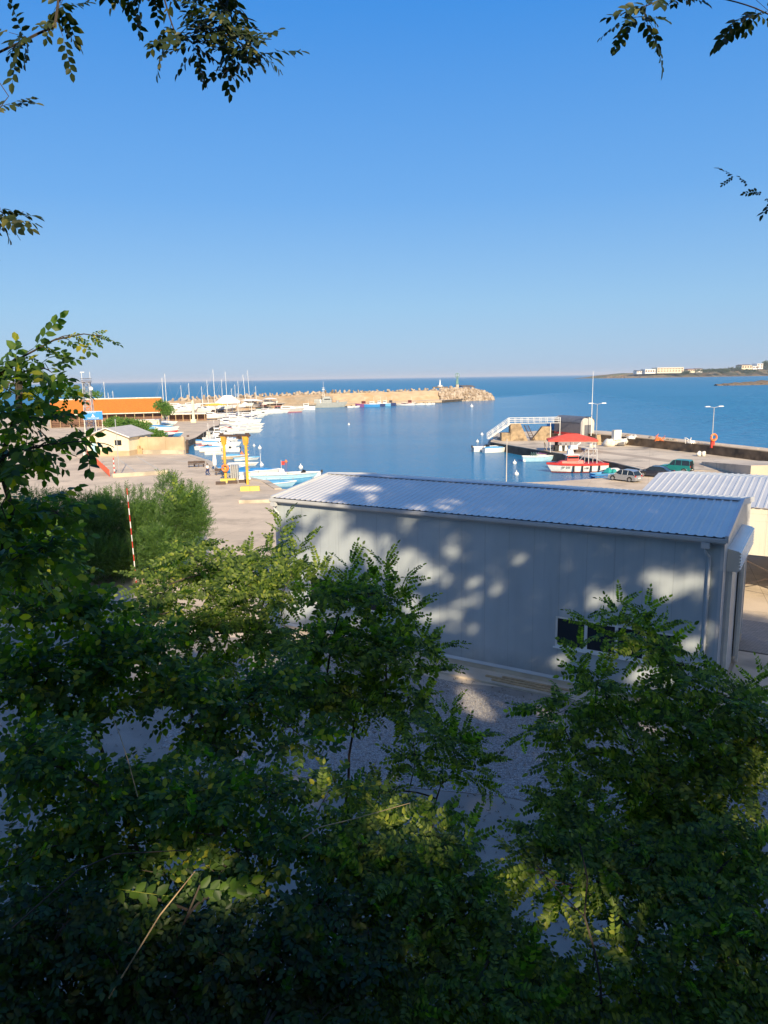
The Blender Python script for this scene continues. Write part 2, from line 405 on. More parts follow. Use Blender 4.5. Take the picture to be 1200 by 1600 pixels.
# water: calm inside the harbour, rougher on the open sea
def water_mat():
    m, n, l, p = newmat('water')
    g = n.new('ShaderNodeNewGeometry'); sp = n.new('ShaderNodeSeparateXYZ'); l.new(g.outputs['Position'], sp.inputs[0])
    x, y = sp.outputs[0], sp.outputs[1]
    a = node_math(n, l, 'SUBTRACT', x, node_math(n, l, 'MULTIPLY_ADD', y, 0.144, 10.0))
    a = node_math(n, l, 'DIVIDE', a, 90.0, clamp=True)
    b = node_math(n, l, 'SUBTRACT', y, node_math(n, l, 'MULTIPLY_ADD', x, 1.17, 410.0))
    b = node_math(n, l, 'DIVIDE', b, 60.0, clamp=True)
    sea = node_math(n, l, 'MAXIMUM', a, b)
    mp = n.new('ShaderNodeMapping'); mp.inputs['Scale'].default_value = (0.8, 1.2, 1.0); l.new(g.outputs['Position'], mp.inputs[0])
    n1 = n.new('ShaderNodeTexNoise'); n1.inputs['Scale'].default_value = 1.3; n1.inputs['Detail'].default_value = 3; l.new(mp.outputs[0], n1.inputs['Vector'])
    n2 = n.new('ShaderNodeTexNoise'); n2.inputs['Scale'].default_value = 0.35; n2.inputs['Detail'].default_value = 5; l.new(mp.outputs[0], n2.inputs['Vector'])
    n3 = n.new('ShaderNodeTexNoise'); n3.inputs['Scale'].default_value = 0.012; n3.inputs['Detail'].default_value = 3
    mp3 = n.new('ShaderNodeMapping'); mp3.inputs['Scale'].default_value = (0.5, 2.0, 1.0); l.new(g.outputs['Position'], mp3.inputs[0]); l.new(mp3.outputs[0], n3.inputs['Vector'])
    patch = n.new('ShaderNodeMapRange'); patch.inputs[1].default_value = 0.4; patch.inputs[2].default_value = 0.6; patch.inputs[3].default_value = 0.7; patch.inputs[4].default_value = 1.3; l.new(n3.outputs['Fac'], patch.inputs[0])
    hh = node_math(n, l, 'ADD', node_math(n, l, 'MULTIPLY', n1.outputs['Fac'], 0.13), node_math(n, l, 'MULTIPLY', node_math(n, l, 'MULTIPLY', n2.outputs['Fac'], sea), 2.2))
    hh = node_math(n, l, 'MULTIPLY', hh, patch.outputs[0])
    bp = n.new('ShaderNodeBump'); bp.inputs['Strength'].default_value = 1.0; bp.inputs['Distance'].default_value = 1.0
    l.new(hh, bp.inputs['Height']); l.new(bp.outputs[0], p.inputs['Normal'])
    mx = n.new('ShaderNodeMix'); mx.data_type = 'RGBA'; mx.inputs[6].default_value = (0.01, 0.13, 0.27, 1); mx.inputs[7].default_value = (0.02, 0.18, 0.33, 1)
    l.new(sea, mx.inputs[0]); l.new(mx.outputs[2], p.inputs['Base Color'])
    rr = node_math(n, l, 'MULTIPLY_ADD', sea, 0.22, 0.10); l.new(rr, p.inputs['Roughness'])
    p.inputs['IOR'].default_value = 1.33
    # light scattered back out of the water body
    df = n.new('ShaderNodeBsdfDiffuse'); df.inputs['Color'].default_value = (0.045, 0.23, 0.43, 1); l.new(bp.outputs[0], df.inputs['Normal'])
    ms = n.new('ShaderNodeMixShader'); l.new(node_math(n, l, 'MULTIPLY_ADD', sea, -0.12, 0.38), ms.inputs[0]); l.new(p.outputs[0], ms.inputs[1]); l.new(df.outputs[0], ms.inputs[2])
    l.new(ms.outputs[0], n.get('Material Output').inputs['Surface'])
    return m
M['water'] = water_mat()

def leaf_mat(name, c1, c2, trans=0.4, rough=0.45, c3=None, tcol=None):
    m, n, l, p = newmat(name)
    g = n.new('ShaderNodeNewGeometry')
    cr = n.new('ShaderNodeValToRGB')
    cr.color_ramp.elements[0].color = (*c1, 1); cr.color_ramp.elements[1].color = (*c2, 1); cr.color_ramp.elements[1].position = 0.85
    if c3:
        e = cr.color_ramp.elements.new(0.97); e.color = (*c3, 1)
    l.new(g.outputs['Random Per Island'], cr.inputs[0])
    l.new(cr.outputs[0], p.inputs['Base Color'])
    p.inputs['Roughness'].default_value = rough; p.inputs['Specular IOR Level'].default_value = 0.25
    tr = n.new('ShaderNodeBsdfTranslucent')
    hs = n.new('ShaderNodeVectorMath'); hs.operation = 'MULTIPLY'; hs.inputs[1].default_value = tcol or (3.2, 4.2, 0.4)
    l.new(cr.outputs[0], hs.inputs[0]); l.new(hs.outputs[0], tr.inputs['Color'])
    mx = n.new('ShaderNodeMixShader'); mx.inputs[0].default_value = trans
    l.new(p.outputs[0], mx.inputs[1]); l.new(tr.outputs[0], mx.inputs[2])
    out = n.get('Material Output'); l.new(mx.outputs[0], out.inputs['Surface'])
    return m
M['leaf_locust'] = leaf_mat('locust_leaf', (0.022, 0.046, 0.014), (0.15, 0.20, 0.04), c3=(0.26, 0.27, 0.05))
M['leaf_elm'] = leaf_mat('elm_leaf', (0.018, 0.044, 0.013), (0.09, 0.15, 0.028), c3=(0.32, 0.29, 0.03))
M['leaf_dark'] = leaf_mat('dark_leaf', (0.012, 0.028, 0.010), (0.048, 0.08, 0.018), trans=0.3)  # also puts deep shade into the colour of the bottom shrub and undergrowth
M['stone_block'] = surf('stone_block', (0.42, 0.31, 0.19), (0.28, 0.21, 0.13), 1.6, 0.95, 0.6, 5, c3=(0.16, 0.12, 0.08), s3=0.9)
M['leaf_over'] = leaf_mat('shaded_leaf', (0.014, 0.026, 0.010), (0.03, 0.044, 0.014), trans=0.12, c3=(0.10, 0.10, 0.03))  # darkened leaf: shade of the canopy above put into the colour
M['leaf_bush'] = leaf_mat('bush_leaf', (0.035, 0.08, 0.03), (0.10, 0.17, 0.04), trans=0.25)
M['leaf_tree'] = leaf_mat('tree_leaf', (0.07, 0.14, 0.03), (0.13, 0.21, 0.05), trans=0.3)

# ================================================================== SETTING
def struct(name, mb, mats, smooth=False):
    o = mb.build(name, mats, smooth=smooth); o['kind'] = 'structure'; return o

def text_mesh(name, body, size, mat_, parent, loc, rot, extrude=0.004, align='CENTER', sx=1.0):
    cu = bpy.data.curves.new(name, 'FONT'); cu.body = body; cu.size = size; cu.extrude = extrude
    cu.align_x = align; cu.align_y = 'CENTER'; cu.resolution_u = 2
    t = bpy.data.objects.new(name + '_tmp', cu); col.objects.link(t)
    bpy.context.view_layer.update()
    me = bpy.data.meshes.new_from_object(t.evaluated_get(bpy.context.evaluated_depsgraph_get()))
    bpy.data.objects.remove(t); bpy.data.curves.remove(cu)
    me.materials.clear(); me.materials.append(mat_)
    o = bpy.data.objects.new(name, me); col.objects.link(o)
    o.parent = parent; o.location = loc; o.rotation_euler = rot; o.scale = (sx, 1, 1)
    return o

# sea: one sheet, finer towards the harbour
mb = MB()
mb.quad([(-30000, -200, -1.5), (30000, -200, -1.5), (30000, 40000, -1.5), (-30000, 40000, -1.5)])
struct('sea', mb, M['water'])
mb = MB(); mb.quad([(-30000, -2000, -9), (30000, -2000, -9), (30000, 40000, -9), (-30000, 40000, -9)])
struct('sea_bed', mb, M['soil'])

LAND = [(-420, -70), (420, -70), (130, 0), (73, 119), (54, 178), (46, 186), (27, 176), (22.29, 152.21, -0.0)[:2], (28.34, 134.11, 0.0)[:2], (32.51, 123.09, 0.0)[:2], (35.69, 112.55, 0.0)[:2], (37.16, 101.77, 0.0)[:2], (33.35, 98.14, 0.0)[:2], (30.78, 96.82, 0.0)[:2], (22.39, 93.8, 0.0)[:2],
        (-10, 89.5), (-12.79, 90.93, 0.0)[:2], (-15.5, 98.18, 0.0)[:2], (-19.04, 102.49, 0.0)[:2], (-24.29, 108.85, 0.0)[:2], (-29.2, 124.04, 0.0)[:2], (-35.51, 135.51, 0.0)[:2], (-36.94, 136.89, 0.0)[:2],
        (-44.85, 166.37, 0.0)[:2], (-45.44, 179.25, 0.0)[:2], (-50.65, 218.5, 0.0)[:2], (-50.17, 225.83, 0.0)[:2], (-68.45, 314.0, -1.5)[:2], (-57.62, 340.32, -1.5)[:2], (-49.15, 360.61, -1.5)[:2], (-37.31, 390.78, -1.5)[:2],
        (-18.13, 400.33, -1.5)[:2], (0.97, 417.67, -1.5)[:2], (34.86, 434.81, -1.5)[:2], (52, 460), (63, 470), (58, 488), (38, 488), (0, 462), (-30, 430), (-70, 372), (-112, 312), (-190, 300), (-420, 260)]
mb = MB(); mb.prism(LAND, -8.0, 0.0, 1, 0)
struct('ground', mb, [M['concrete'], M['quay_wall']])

# quay coping strip around the inner harbour edge
def offset_line(pts, d):
    out = []
    for i, p in enumerate(pts):
        a = pts[max(i - 1, 0)]; b = pts[min(i + 1, len(pts) - 1)]
        t = Vector((b[0] - a[0], b[1] - a[1])).normalized(); out.append((p[0] - t.y * d, p[1] + t.x * d))
    return out
def strip(name, pts, w, z0, z1, mats, struct_=True):
    o2 = offset_line(pts, w); mb = MB(); 
    for i in range(len(pts) - 1):
        a, b, c, d = pts[i], pts[i + 1], o2[i + 1], o2[i]
        k = len(mb.v)
        mb.v += [(a[0], a[1], z0), (b[0], b[1], z0), (c[0], c[1], z0), (d[0], d[1], z0), (a[0], a[1], z1), (b[0], b[1], z1), (c[0], c[1], z1), (d[0], d[1], z1)]
        for f in ((4, 5, 6, 7), (0, 1, 5, 4), (2, 3, 7, 6)) + (((3, 0, 4, 7),) if i == 0 else ()) + (((1, 2, 6, 5),) if i == len(pts) - 2 else ()):
            mb.f.append(tuple(k + q for q in f)); mb.m.append(0)
    if struct_: return struct(name, mb, mats)
    return mb.build(name, mats)
_k = [i for i, p in enumerate(LAND) if p == (-10, 89.5)][0] + 1
edge_left = [tuple(p) for p in LAND[_k:_k + 7]]
strip('quay_coping', [(a, b) for a, b in edge_left], 0.9, 0.0, 0.10, M['concrete_pale'])
edge_pier = [tuple(p) for p in LAND[7:12]]
strip('pier_coping', edge_pier, 0.8, 0.0, 0.12, M['concrete_pale'])
M['pier_band'] = surf('pier_band', (0.42, 0.35, 0.27), (0.36, 0.30, 0.23), 0.4, 0.9)
_b = [i for i, p in enumerate(LAND) if p == (52, 460)][0]
strip('breakwater_quay', [tuple(p) for p in LAND[_b - 6:_b]], -0.35, -1.2, 0.06, M['sandstone'])
# pier slab: two tones of concrete
mb = MB(); mb.prism([(23.15, 154.39, 0.0)[:2], (28.84, 136.49, 0.0)[:2], (33.11, 125.41, 0.0)[:2], (36.35, 114.66, 0.0)[:2], (38.3, 103.43, 0.0)[:2], (60, 98), (66, 108), (47.2, 164), (44.8, 172.5), (26, 172.5)], 0.0, 0.05)
struct('pier_deck', mb, M['pier'])
mb = MB(); mb.prism([(35.24, 133.57, 0.0)[:2], (41.71, 118.52, 0.0)[:2], (46.26, 105.01, 0.0)[:2], (47.88, 108.75, 0.0)[:2], (42.85, 121.82, 0.0)[:2], (36.17, 137.14, 0.0)[:2]], 0.05, 0.056)
struct('pier_roadway_band', mb, M['pier_band'])
# darker yard surfaces round the warehouse
mb = MB(); mb.prism([(-60, 8), (40, 8), (40, 24), (20, 26), (3, 31), (-6, 37), (-60, 44)], 0.0, 0.006)
struct('yard_asphalt', mb, M['asphalt'])
def gr(poly, name, m, z=0.02):
    mb = MB(); mb.prism(poly, 0.0, z); return struct(name, mb, m)
gr([(-8.5, 25.5), (-3, 23.2), (3.8, 21.8), (9.0, 19.5), (16, 19.5), (15.2, 23.5), (8.2, 27.6), (1.0, 32.2), (-6.8, 36.5), (-9.5, 32)], 'gravel_bed', M['gravel'], 0.03)
# concrete apron strip along the wall, and the pale paving at the door
X2 = Vector((.8538, -.5205)); N2 = Vector((.5205, .8538)); WB = Vector((-5.8, 38.5))
def wpt(x, y): 
    q = WB + X2 * x + N2 * y; return (q.x, q.y)
mb = MB(); mb.prism([wpt(-.6, -1.25), wpt(22.0, -1.25), wpt(22.0, -0.01), wpt(-.6, -0.01)], 0.0, 0.10)
struct('apron', mb, M['concrete_pale'])
mb = MB(); mb.prism([wpt(22.02, -3.5), wpt(32, -3.5), wpt(32, 8.2), wpt(22.02, 8.2)], 0.0, 0.08)
struct('door_paving', mb, M['concrete_pale'])
def paver_mat():
    m, n, l, p = newmat('paving_blocks')
    tc = n.new('ShaderNodeTexCoord'); br = n.new('ShaderNodeTexBrick'); br.inputs['Scale'].default_value = 1.0
    br.inputs['Brick Width'].default_value = 0.22; br.inputs['Row Height'].default_value = 0.11; br.inputs['Mortar Size'].default_value = 0.008
    br.inputs['Color1'].default_value = (0.34, 0.31, 0.27, 1); br.inputs['Color2'].default_value = (0.27, 0.25, 0.22, 1); br.inputs['Mortar'].default_value = (0.12, 0.11, 0.1, 1)
    l.new(tc.outputs['Object'], br.inputs['Vector']); l.new(br.outputs['Color'], p.inputs['Base Color']); p.inputs['Roughness'].default_value = 0.9
    return m
M['paver'] = paver_mat()
mb = MB(); mb.prism([wpt(21.0, 8.4), wpt(36, 8.4), wpt(36, 13.5), wpt(21.0, 13.5)], 0.0, 0.05)
struct('block_paving', mb, M['paver'])
mb = MB(); mb.prism([wpt(20.5, 8.22), wpt(36, 8.22), wpt(36, 8.4), wpt(20.5, 8.4)], 0.0, 0.075)
struct('drain_channel', mb, M['quay_wall'])
# painted bay lines on the left yard
for (a, b) in (((-50.26, 136.64, 0.0), (-36.64, 108.9, 0.0)), ((-45.46, 134.78, 0.0), (-34.0, 111.62, 0.0)), ((-49.51, 125.96, 0.0), (-37.64, 119.64, 0.0)), ((-45.5, 115.53, 0.0), (-33.43, 112.34, 0.0)), ((-39.27, 130.58, 0.0), (-27.68, 117.4, 0.0))):
    d = (Vector(b) - Vector(a)); d.z = 0; d.normalize(); q = Vector((-d.y, d.x, 0)) * 0.14
    mb = MB(); mb.quad([Vector(a) + q + Vector((0, 0, .012)), Vector(a) - q + Vector((0, 0, .012)), Vector(b) - q + Vector((0, 0, .012)), Vector(b) + q + Vector((0, 0, .012))])
    struct('bay_line', mb, M['line_white'])

# hillside under and behind the camera
def hill_z(x, y):
    if y < -1: z = 11.1 + (-1 - y) * 0.30
    else:
        t = min(max((y + 1) / 14.5, 0), 1)
        z = 11.1 * (1 - t) ** 1.15
    z += 0.25 * math.sin(x * .7 + y * .4) * min(1, max(0, (13.5 - y) / 4)) + 0.15 * math.sin(x * 1.9 - y * 1.3) * min(1, max(0, (13.5 - y) / 4))
    k = max(0, abs(x + 2) - 14) * 0.02
    return z - 0.03 if y > 13.4 else z
nx, ny = 110, 70
mb = MB()
for j in range(ny):
    y = -46 + 60 * (j / (ny - 1)) ** 0.8
    for i in range(nx):
        x = -60 + 120 * i / (nx - 1)
        mb.v.append((x, y, hill_z(x, y)))
for j in range(ny - 1):
    for i in range(nx - 1):
        a = j * nx + i
        mb.f.append((a, a + 1, a + nx + 1, a + nx)); mb.m.append(0)
struct('hillside', mb, M['soil'], smooth=True)

# headland across the bay, low reef and island rocks
def ridge(name, pts, halfw, m, seed=1, top_noise=2.0, steps=10, rows=7, z0=-3.0):
    # pts: (x, y, height) along the crest; cross-section bulges on both sides
    rnd = random.Random(seed); rings = []
    P = [Vector(p) for p in pts]; seg = []
    for i in range(len(P) - 1):
        for k in range(steps): seg.append(P[i].lerp(P[i + 1], k / steps))
    seg.append(P[-1])
    ph = [rnd.uniform(0, 6) for _ in range(8)]
    for i, c in enumerate(seg):
        a = seg[max(i - 1, 0)]; b = seg[min(i + 1, len(seg) - 1)]
        t = Vector((b.x - a.x, b.y - a.y, 0)).normalized(); q = Vector((-t.y, t.x, 0))
        h = max(c.z + top_noise * 0.25 * (math.sin(i * .9 + ph[0]) + math.sin(i * 2.3 + ph[1]) * .6 + rnd.uniform(-.4, .4)), 0.3)
        w = halfw * (0.8 + 0.15 * math.sin(i * .7 + ph[2]) + 0.1 * math.sin(i * 1.9 + ph[3])) * min(1, 0.25 + h / (max(p[2] for p in pts) * .5))
        r = []
        for k in range(rows * 2 + 1):
            s = (k - rows) / rows
            prof = (1 - abs(s) ** 1.6)
            if abs(s) > 0.7: prof = prof * 0.8
            r.append(c.xy.to_3d() + q * (s * w) + Vector((0, 0, z0 + (h - z0) * prof + rnd.uniform(-.06, .06) * h)))
        rings.append(r)
    mb = MB(); mb.loft(rings); return struct(name, mb, m, smooth=False)
ridge('headland', [(988.08, 3300.0, 4.66), (1012.96, 3200.0, 9.47), (1000.91, 3000.0, 16.52), (1034.83, 2950.0, 18.16), (1123.49, 2950.0, 18.75), (1212.15, 2950.0, 19.09), (1275.17, 2950.0, 24.32), (1338.31, 2950.0, 27.05), (1401.51, 2950.0, 28.54), (1464.9, 2950.0, 27.54), (1553.34, 2950.0, 29.88), (1780.63, 2950.0, 36.23), (2033.08, 2950.0, 42.18), (2820.84, 2980.0, 40.42), (3870.45, 3000.0, 34.47), (5417.92, 3000.0, 25.28)], 260, M['scrub_earth'], 3, 5.0, 8, 8)
ridge('shore_rocks', [(819.31, 2760.0, 5.29), (896.27, 2720.0, 5.84), (1002.17, 2690.0, 2.74), (1117.9, 2690.0, 1.36), (1233.56, 2690.0, 1.36), (1349.22, 2690.0, 1.35), (1626.8, 2690.0, 1.29), (2561.88, 2700.0, -0.87), (3956.08, 2700.0, -4.6)], 22, M['rock_dark'], 5, 5.0, 22, 3)
ridge('reef', [(386.15, 860.0, -0.31), (398.66, 860.0, 0.96), (421.98, 870.0, 1.55), (445.68, 880.0, 2.68), (490.51, 900.0, 4.55), (562.83, 930.0, 4.95)], 26, M['rock_dark'], 8, 2.0, 9, 5)
ridge('reef_islet', [(70.18, 1030.0, -1.2), (77.28, 1030.0, 0.26), (84.38, 1030.0, 0.15), (91.47, 1030.0, -1.54)], 9, M['rock_dark'], 9, 1.0, 5, 4)
ridge('sea_reef', [(117.98, 1150.0, -0.9), (129.86, 1150.0, -0.02), (137.79, 1150.0, -1.12)], 5, M['rock_dark'], 11, 0.8, 4, 3)

# ------------------------------------------------------------------ warehouse
WRZ = math.atan2(-.5205, .8538)
wh = empty('warehouse', (-5.8, 38.5, 0), WRZ, 'long light grey panelled warehouse with a ribbed metal roof, half in tree shade', 'warehouse')
WL, WW, WE, WR = 21.9, 10.2, 7.30, 0.62
def wall_grid(mb, x0, x1, z0, z1, y, holes, m=0, depth=0.10, mr=0):
    xs = sorted({x0, x1} | {h[0] for h in holes} | {h[1] for h in holes}); zs = sorted({z0, z1} | {h[2] for h in holes} | {h[3] for h in holes})
    for i in range(len(xs) - 1):
        for j in range(len(zs) - 1):
            cx, cz = (xs[i] + xs[i + 1]) / 2, (zs[j] + zs[j + 1]) / 2
            if any(h[0] < cx < h[1] and h[2] < cz < h[3] for h in holes): continue
            mb.quad([(xs[i], y, zs[j]), (xs[i + 1], y, zs[j]), (xs[i + 1], y, zs[j + 1]), (xs[i], y, zs[j + 1])], m)
    for h in holes:
        a, b, c, d = h
        for q in (((a, y, c), (a, y + depth, c), (b, y + depth, c), (b, y, c)), ((a, y, d), (b, y, d), (b, y + depth, d), (a, y + depth, d)), ((a, y, c), (a, y, d), (a, y + depth, d), (a, y + depth, c)), ((b, y, c), (b, y + depth, c), (b, y + depth, d), (b, y, d))):
            mb.quad(q, mr)
WINS = [(15.43, 20.35, 1.84, 3.22), (2.08, 6.72, 1.90, 3.30)]
mb = MB(); wall_grid(mb, 0, WL, 0.35, WE, 0, WINS)
mb.build('front_wall', M['panel'], wh)
mb = MB(); mb.box(0, WW - .1, 0.35, WL, WW, WE); mb.build('rear_wall', M['panel'], wh)
# gable end walls (end wall at x = WL has the roller door)
mb = MB()
def gable(mb, x, door=None):
    if door:
        a, b, h = door
        mb.quad([(x, 0, .35), (x, a, .35), (x, a, WE), (x, 0, WE)]); mb.quad([(x, b, .35), (x, WW, .35), (x, WW, WE), (x, b, WE)]); mb.quad([(x, a, h), (x, b, h), (x, b, WE), (x, a, WE)])
    else: mb.quad([(x, 0, .35), (x, WW, .35), (x, WW, WE), (x, 0, WE)])
    mb.quad([(x, 0, WE), (x, WW, WE), (x, WW / 2, WE + WR)])
gable(mb, WL, (1.55, 6.55, 5.75)); mb.build('end_wall', M['panel_end'], wh)
mb = MB(); gable(mb, 0); mb.build('end_wall', M['panel_end'], wh)
mb = MB(); mb.box(-.03, -.03, 0, WL + .03, .12, .35); mb.box(-.03, WW - .12, 0, WL + .03, WW + .03, .35); mb.box(-.03, .12, 0, .12, WW - .12, .35); mb.box(WL - .12, .12, 0, WL + .03, 1.55, .35); mb.box(WL - .12, 6.55, 0, WL + .03, WW - .12, .35)
mb.build('plinth', M['concrete_pale'], wh)
mb = MB(); mb.extr([(-.055, .33), (-.001, .33), (-.001, .47), (-.012, .47), (-.055, .345)], 'X', 0.0, WL); mb.build('base_flashing', M['trim'], wh)
# ribbed roof sheets: trapezoid ribs running eave to ridge
def ribbed(mb, x0, x1, y0, z0, y1, z1, period=0.333, h=0.030):
    n = max(1, round((x1 - x0) / period)); p = (x1 - x0) / n
    L = math.hypot(y1 - y0, z1 - z0); nz = abs(y1 - y0) / L; nyy = -(z1 - z0) / L * (1 if y1 > y0 else -1)
    sy = 1 if y1 > y0 else -1
    prof = []
    for i in range(n):
        b = x0 + i * p
        prof += [(b, 0), (b + p * .60, 0), (b + p * .70, h), (b + p * .90, h)]
    prof.append((x1, 0))
    a = [(x, y0 + nyy * hh, z0 + nz * hh) for x, hh in prof]; c = [(x, y1 + nyy * hh, z1 + nz * hh) for x, hh in prof]
    mb.loft([a, c])
mb = MB(); ribbed(mb, -.12, WL + .05, -.16, WE + .06, WW / 2, WE + WR + .09); mb.build('roof_slope', M['roof_metal'], wh)
mb = MB(); ribbed(mb, -.12, WL + .05, WW + .16, WE + .06, WW / 2, WE + WR + .09); mb.build('roof_slope', M['roof_metal'], wh)
mb = MB()
zr = WE + WR + .15
mb.loft([[(-.14, WW / 2 - .22, zr - .035), (-.14, WW / 2, zr + .012), (-.14, WW / 2 + .22, zr - .035)], [(WL + .07, WW / 2 - .22, zr - .035), (WL + .07, WW / 2, zr + .012), (WL + .07, WW / 2 + .22, zr - .035)]])
mb.build('ridge_cap', M['trim'], wh)
# verge trims on both ends
for x in (-.15, WL + .02):
    mb = MB()
    for s in (0, 1):
        ya, yb = (-.16, WW / 2) if s == 0 else (WW + .16, WW / 2)
        k = len(mb.v); za, zb = WE - .14, WE + WR - .10
        for yy, zz in ((ya, za), (yb, zb)):
            mb.v += [(x, yy, zz), (x + .13, yy, zz), (x + .13, yy, zz + .27), (x, yy, zz + .27)]
        for f in ((0, 1, 5, 4), (1, 2, 6, 5), (2, 3, 7, 6), (3, 0, 4, 7)) + ((0, 3, 2, 1),): mb.f.append(tuple(k + q for q in f)); mb.m.append(0)
    mb.build('verge_trim', M['trim'], wh)
mb = MB(); mb.extr([(-.34, WE + .02), (-.33, WE - .10), (-.29, WE - .155), (-.20, WE - .155), (-.165, WE - .11), (-.165, WE + .02), (-.18, WE + .02), (-.185, WE - .10), (-.21, WE - .14), (-.285, WE - .14), (-.315, WE - .09), (-.322, WE + .02)], 'X', -.15, WL + .08)
mb.box(-.1, -.10, WE - .26, WL, -.005, WE - .02)
mb.build('gutter', M['trim'], wh)
for x in (WL - .62, .12):
    mb = MB(); mb.cbox(x, -.25, WE - .27, .30, .22, .22, 0, 0, 1.0)
    mb.tube([(x, -.25, WE - .36), (x, -.25, WE - .48), (x + .05, -.20, WE - .62), (x + .14, -.10, WE - .74), (x + .16, -.085, WE - .90), (x + .16, -.085, .25), (x + .16, -.18, .12)], .05, 10)
    for z in (1.0, 3.0, 5.0): mb.cbox(x + .16, -.055, z, .15, .09, .04)
    mb.build('downpipe', M['trim'], wh, smooth=True)
for x in (-.02, WL - .10):
    mb = MB(); mb.box(x, -.02, .47, x + .12, -.002, WE - .27); mb.build('corner_trim', M['trim'], wh)
for ya in (-.02, WW - .16): MB().box(WL + .002, ya, .36, WL + .022, ya + .18, WE - .15).build('corner_trim', M['trim'], wh)
# windows: white strip frames with four dark panes
for a, b, c, d in WINS:
    fr = MB()
    fr.box(a, .02, c, b, .085, c + .10); fr.box(a, .02, d - .09, b, .085, d)
    divs = [a + (b - a) * t for t in (0, .27, .53, .76, 1)]
    for i, x in enumerate(divs):
        w0 = .04 if 0 < i < 4 else 0
        xa = x - (.065 if 0 < i < 4 else (0 if i == 0 else .09)); xb = x + (.065 if 0 < i < 4 else (.09 if i == 0 else 0))
        fr.box(xa, .022, c + .10, xb, .083, d - .09)
    w = fr.build('window', M['white'], wh)
    sb = MB(); sb.box(a - .06, -.09, c - .055, b + .06, .034, c - .004); sb.build('sill', M['white'], w)
    for i in range(4):
        pb = MB(); pb.box(divs[i] + .04, .055, c + .09, divs[i + 1] - .04, .065, d - .08); pb.build('pane', M['glass'], w)
    ins = MB(); ins.box(a - .05, .101, c - .05, b + .05, .12, d + .05); ins.build('window_lining', M['dark'], wh)
# roller door with its shutter box and rails
mb = MB(); n = 46
prof = []
for i in range(n):
    z = .05 + 5.7 * i / n; prof += [(z, 0.0), (z + 5.7 / n * .5, .022), ]
rings = [[(WL - .06 + dd, y, z) for z, dd in prof] for y in (1.55, 6.55)]
mb.loft(rings); rd = mb.build('roller_door', M['roller'], wh)
mb = MB(); mb.box(WL + .003, 1.30, .36, WL + .10, 1.56, 5.75); mb.build('door_jamb', M['trim'], wh)
mb = MB(); mb.box(WL + .003, 6.54, .36, WL + .10, 6.80, 5.75); mb.build('door_jamb', M['trim'], wh)
mb = MB(); mb.box(WL + .10, 1.38, .05, WL + .22, 1.50, 5.75)
for i in range(60): mb.box(WL + .12, 1.50, .12 + i * .094, WL + .20, 1.52, .165 + i * .094, 1)
mb.build('door_rail', [M['white'], M['dark']], wh)
mb = MB(); mb.box(WL + .10, 6.60, .05, WL + .22, 6.72, 5.75); mb.build('door_rail', M['white'], wh)
mb = MB()
prof = [(WL + .003, 5.72), (WL + .42, 5.72)]
for i in range(6): prof += [(WL + .42, 5.755 + i * .13), (WL + .50, 5.79 + i * .13), (WL + .50, 5.85 + i * .13), (WL + .42, 5.885 + i * .13)]
prof += [(WL + .42, 6.56), (WL + .003, 6.64)]
mb.extr(prof, 'Y', 1.28, 6.82); mb.build('shutter_box', M['white_gloss'], wh)

# planks lying against the wall base
for x, y, lab in ((14.9, -.45, 'weathered plank nearest the warehouse wall, lying on the apron'), (14.2, -.70, 'weathered plank lying in the middle of three on the warehouse apron'), (14.6, -.95, 'weathered plank farthest out from the warehouse wall, on the apron')):
    o = MB().box(-1.7, -.07, 0, 1.7, .07, .05).build('timber_plank', M['wood'])
    q = wpt(x, y); o.location = (q[0], q[1], .101); o.rotation_euler = (0, 0, WRZ + .02 * (x - 14.4))
    tag(o, lab, 'plank', 'planks by the warehouse wall')

# ------------------------------------------------------------------ open shed behind, on the right
SQ = Vector((22.13, 42.16)) - X2 * 7.2
sh = empty('open_shed', (SQ.x, SQ.y, 0), WRZ, 'open cream shed with a white ribbed roof behind the warehouse', 'shed')
SL, SW, SE, SR = 22.0, 15.2, 5.62, .76
mb = MB(); ribbed(mb, -.1, SL, -.15, SE + .06, SW / 2, SE + SR + .08, .42, .038); mb.build('roof_slope', M['roof_metal'], sh)
mb = MB(); ribbed(mb, -.1, SL, SW + .15, SE + .06, SW / 2, SE + SR + .08, .42, .038); mb.build('roof_slope', M['roof_metal'], sh)
mb = MB(); mb.box(0, 0, 2.8, SL, .08, SE); mb.box(0, -.012, SE - .75, SL, -.002, SE - .71); mb.box(0, -.012, SE - .32, SL, -.002, SE - .28)
mb.build('fascia_wall', [M['panel_white']], sh)
mb = MB(); mb.quad([(0, .08, 2.8), (0, SW, 2.8), (0, SW, SE), (0, SW / 2, SE + SR), (0, .08, SE)]); mb.build('end_wall', M['panel_white'], sh)
mb = MB(); mb.box(7.4, SW - .1, 0, SL, SW, SE); mb.build('rear_wall', M['panel_white'], sh)
for x in (0.15, 5.6, 11.0, 16.4, 21.8):
    for y in (.25, SW - .3):
        b = MB(); b.box(x - .10, y - .10, .8, x + .10, y + .10, SE - .02); p_ = b.build('post', M['dark_metal'], sh)
        MB().cbox(x, y, .55, .42, .42, .5, 0, 0, .45).build('bracket', M['white'], p_)
        MB().box(x - .45, y - .45, 0, x + .45, y + .45, .42).build('footing', M['beige'], p_)
b = MB(); b.tube([(5.6, .25, .5), (11.0, .25, 2.75)], .03, 6); b.tube([(5.6, .25, 2.75), (11.0, .25, .5)], .03, 6); b.build('cross_brace', M['dark_metal'], sh)
b = MB(); b.tube([(11, .25, .5), (16.4, .25, 2.75)], .03, 6); b.tube([(11, .25, 2.75), (16.4, .25, .5)], .03, 6); b.build('cross_brace', M['dark_metal'], sh)

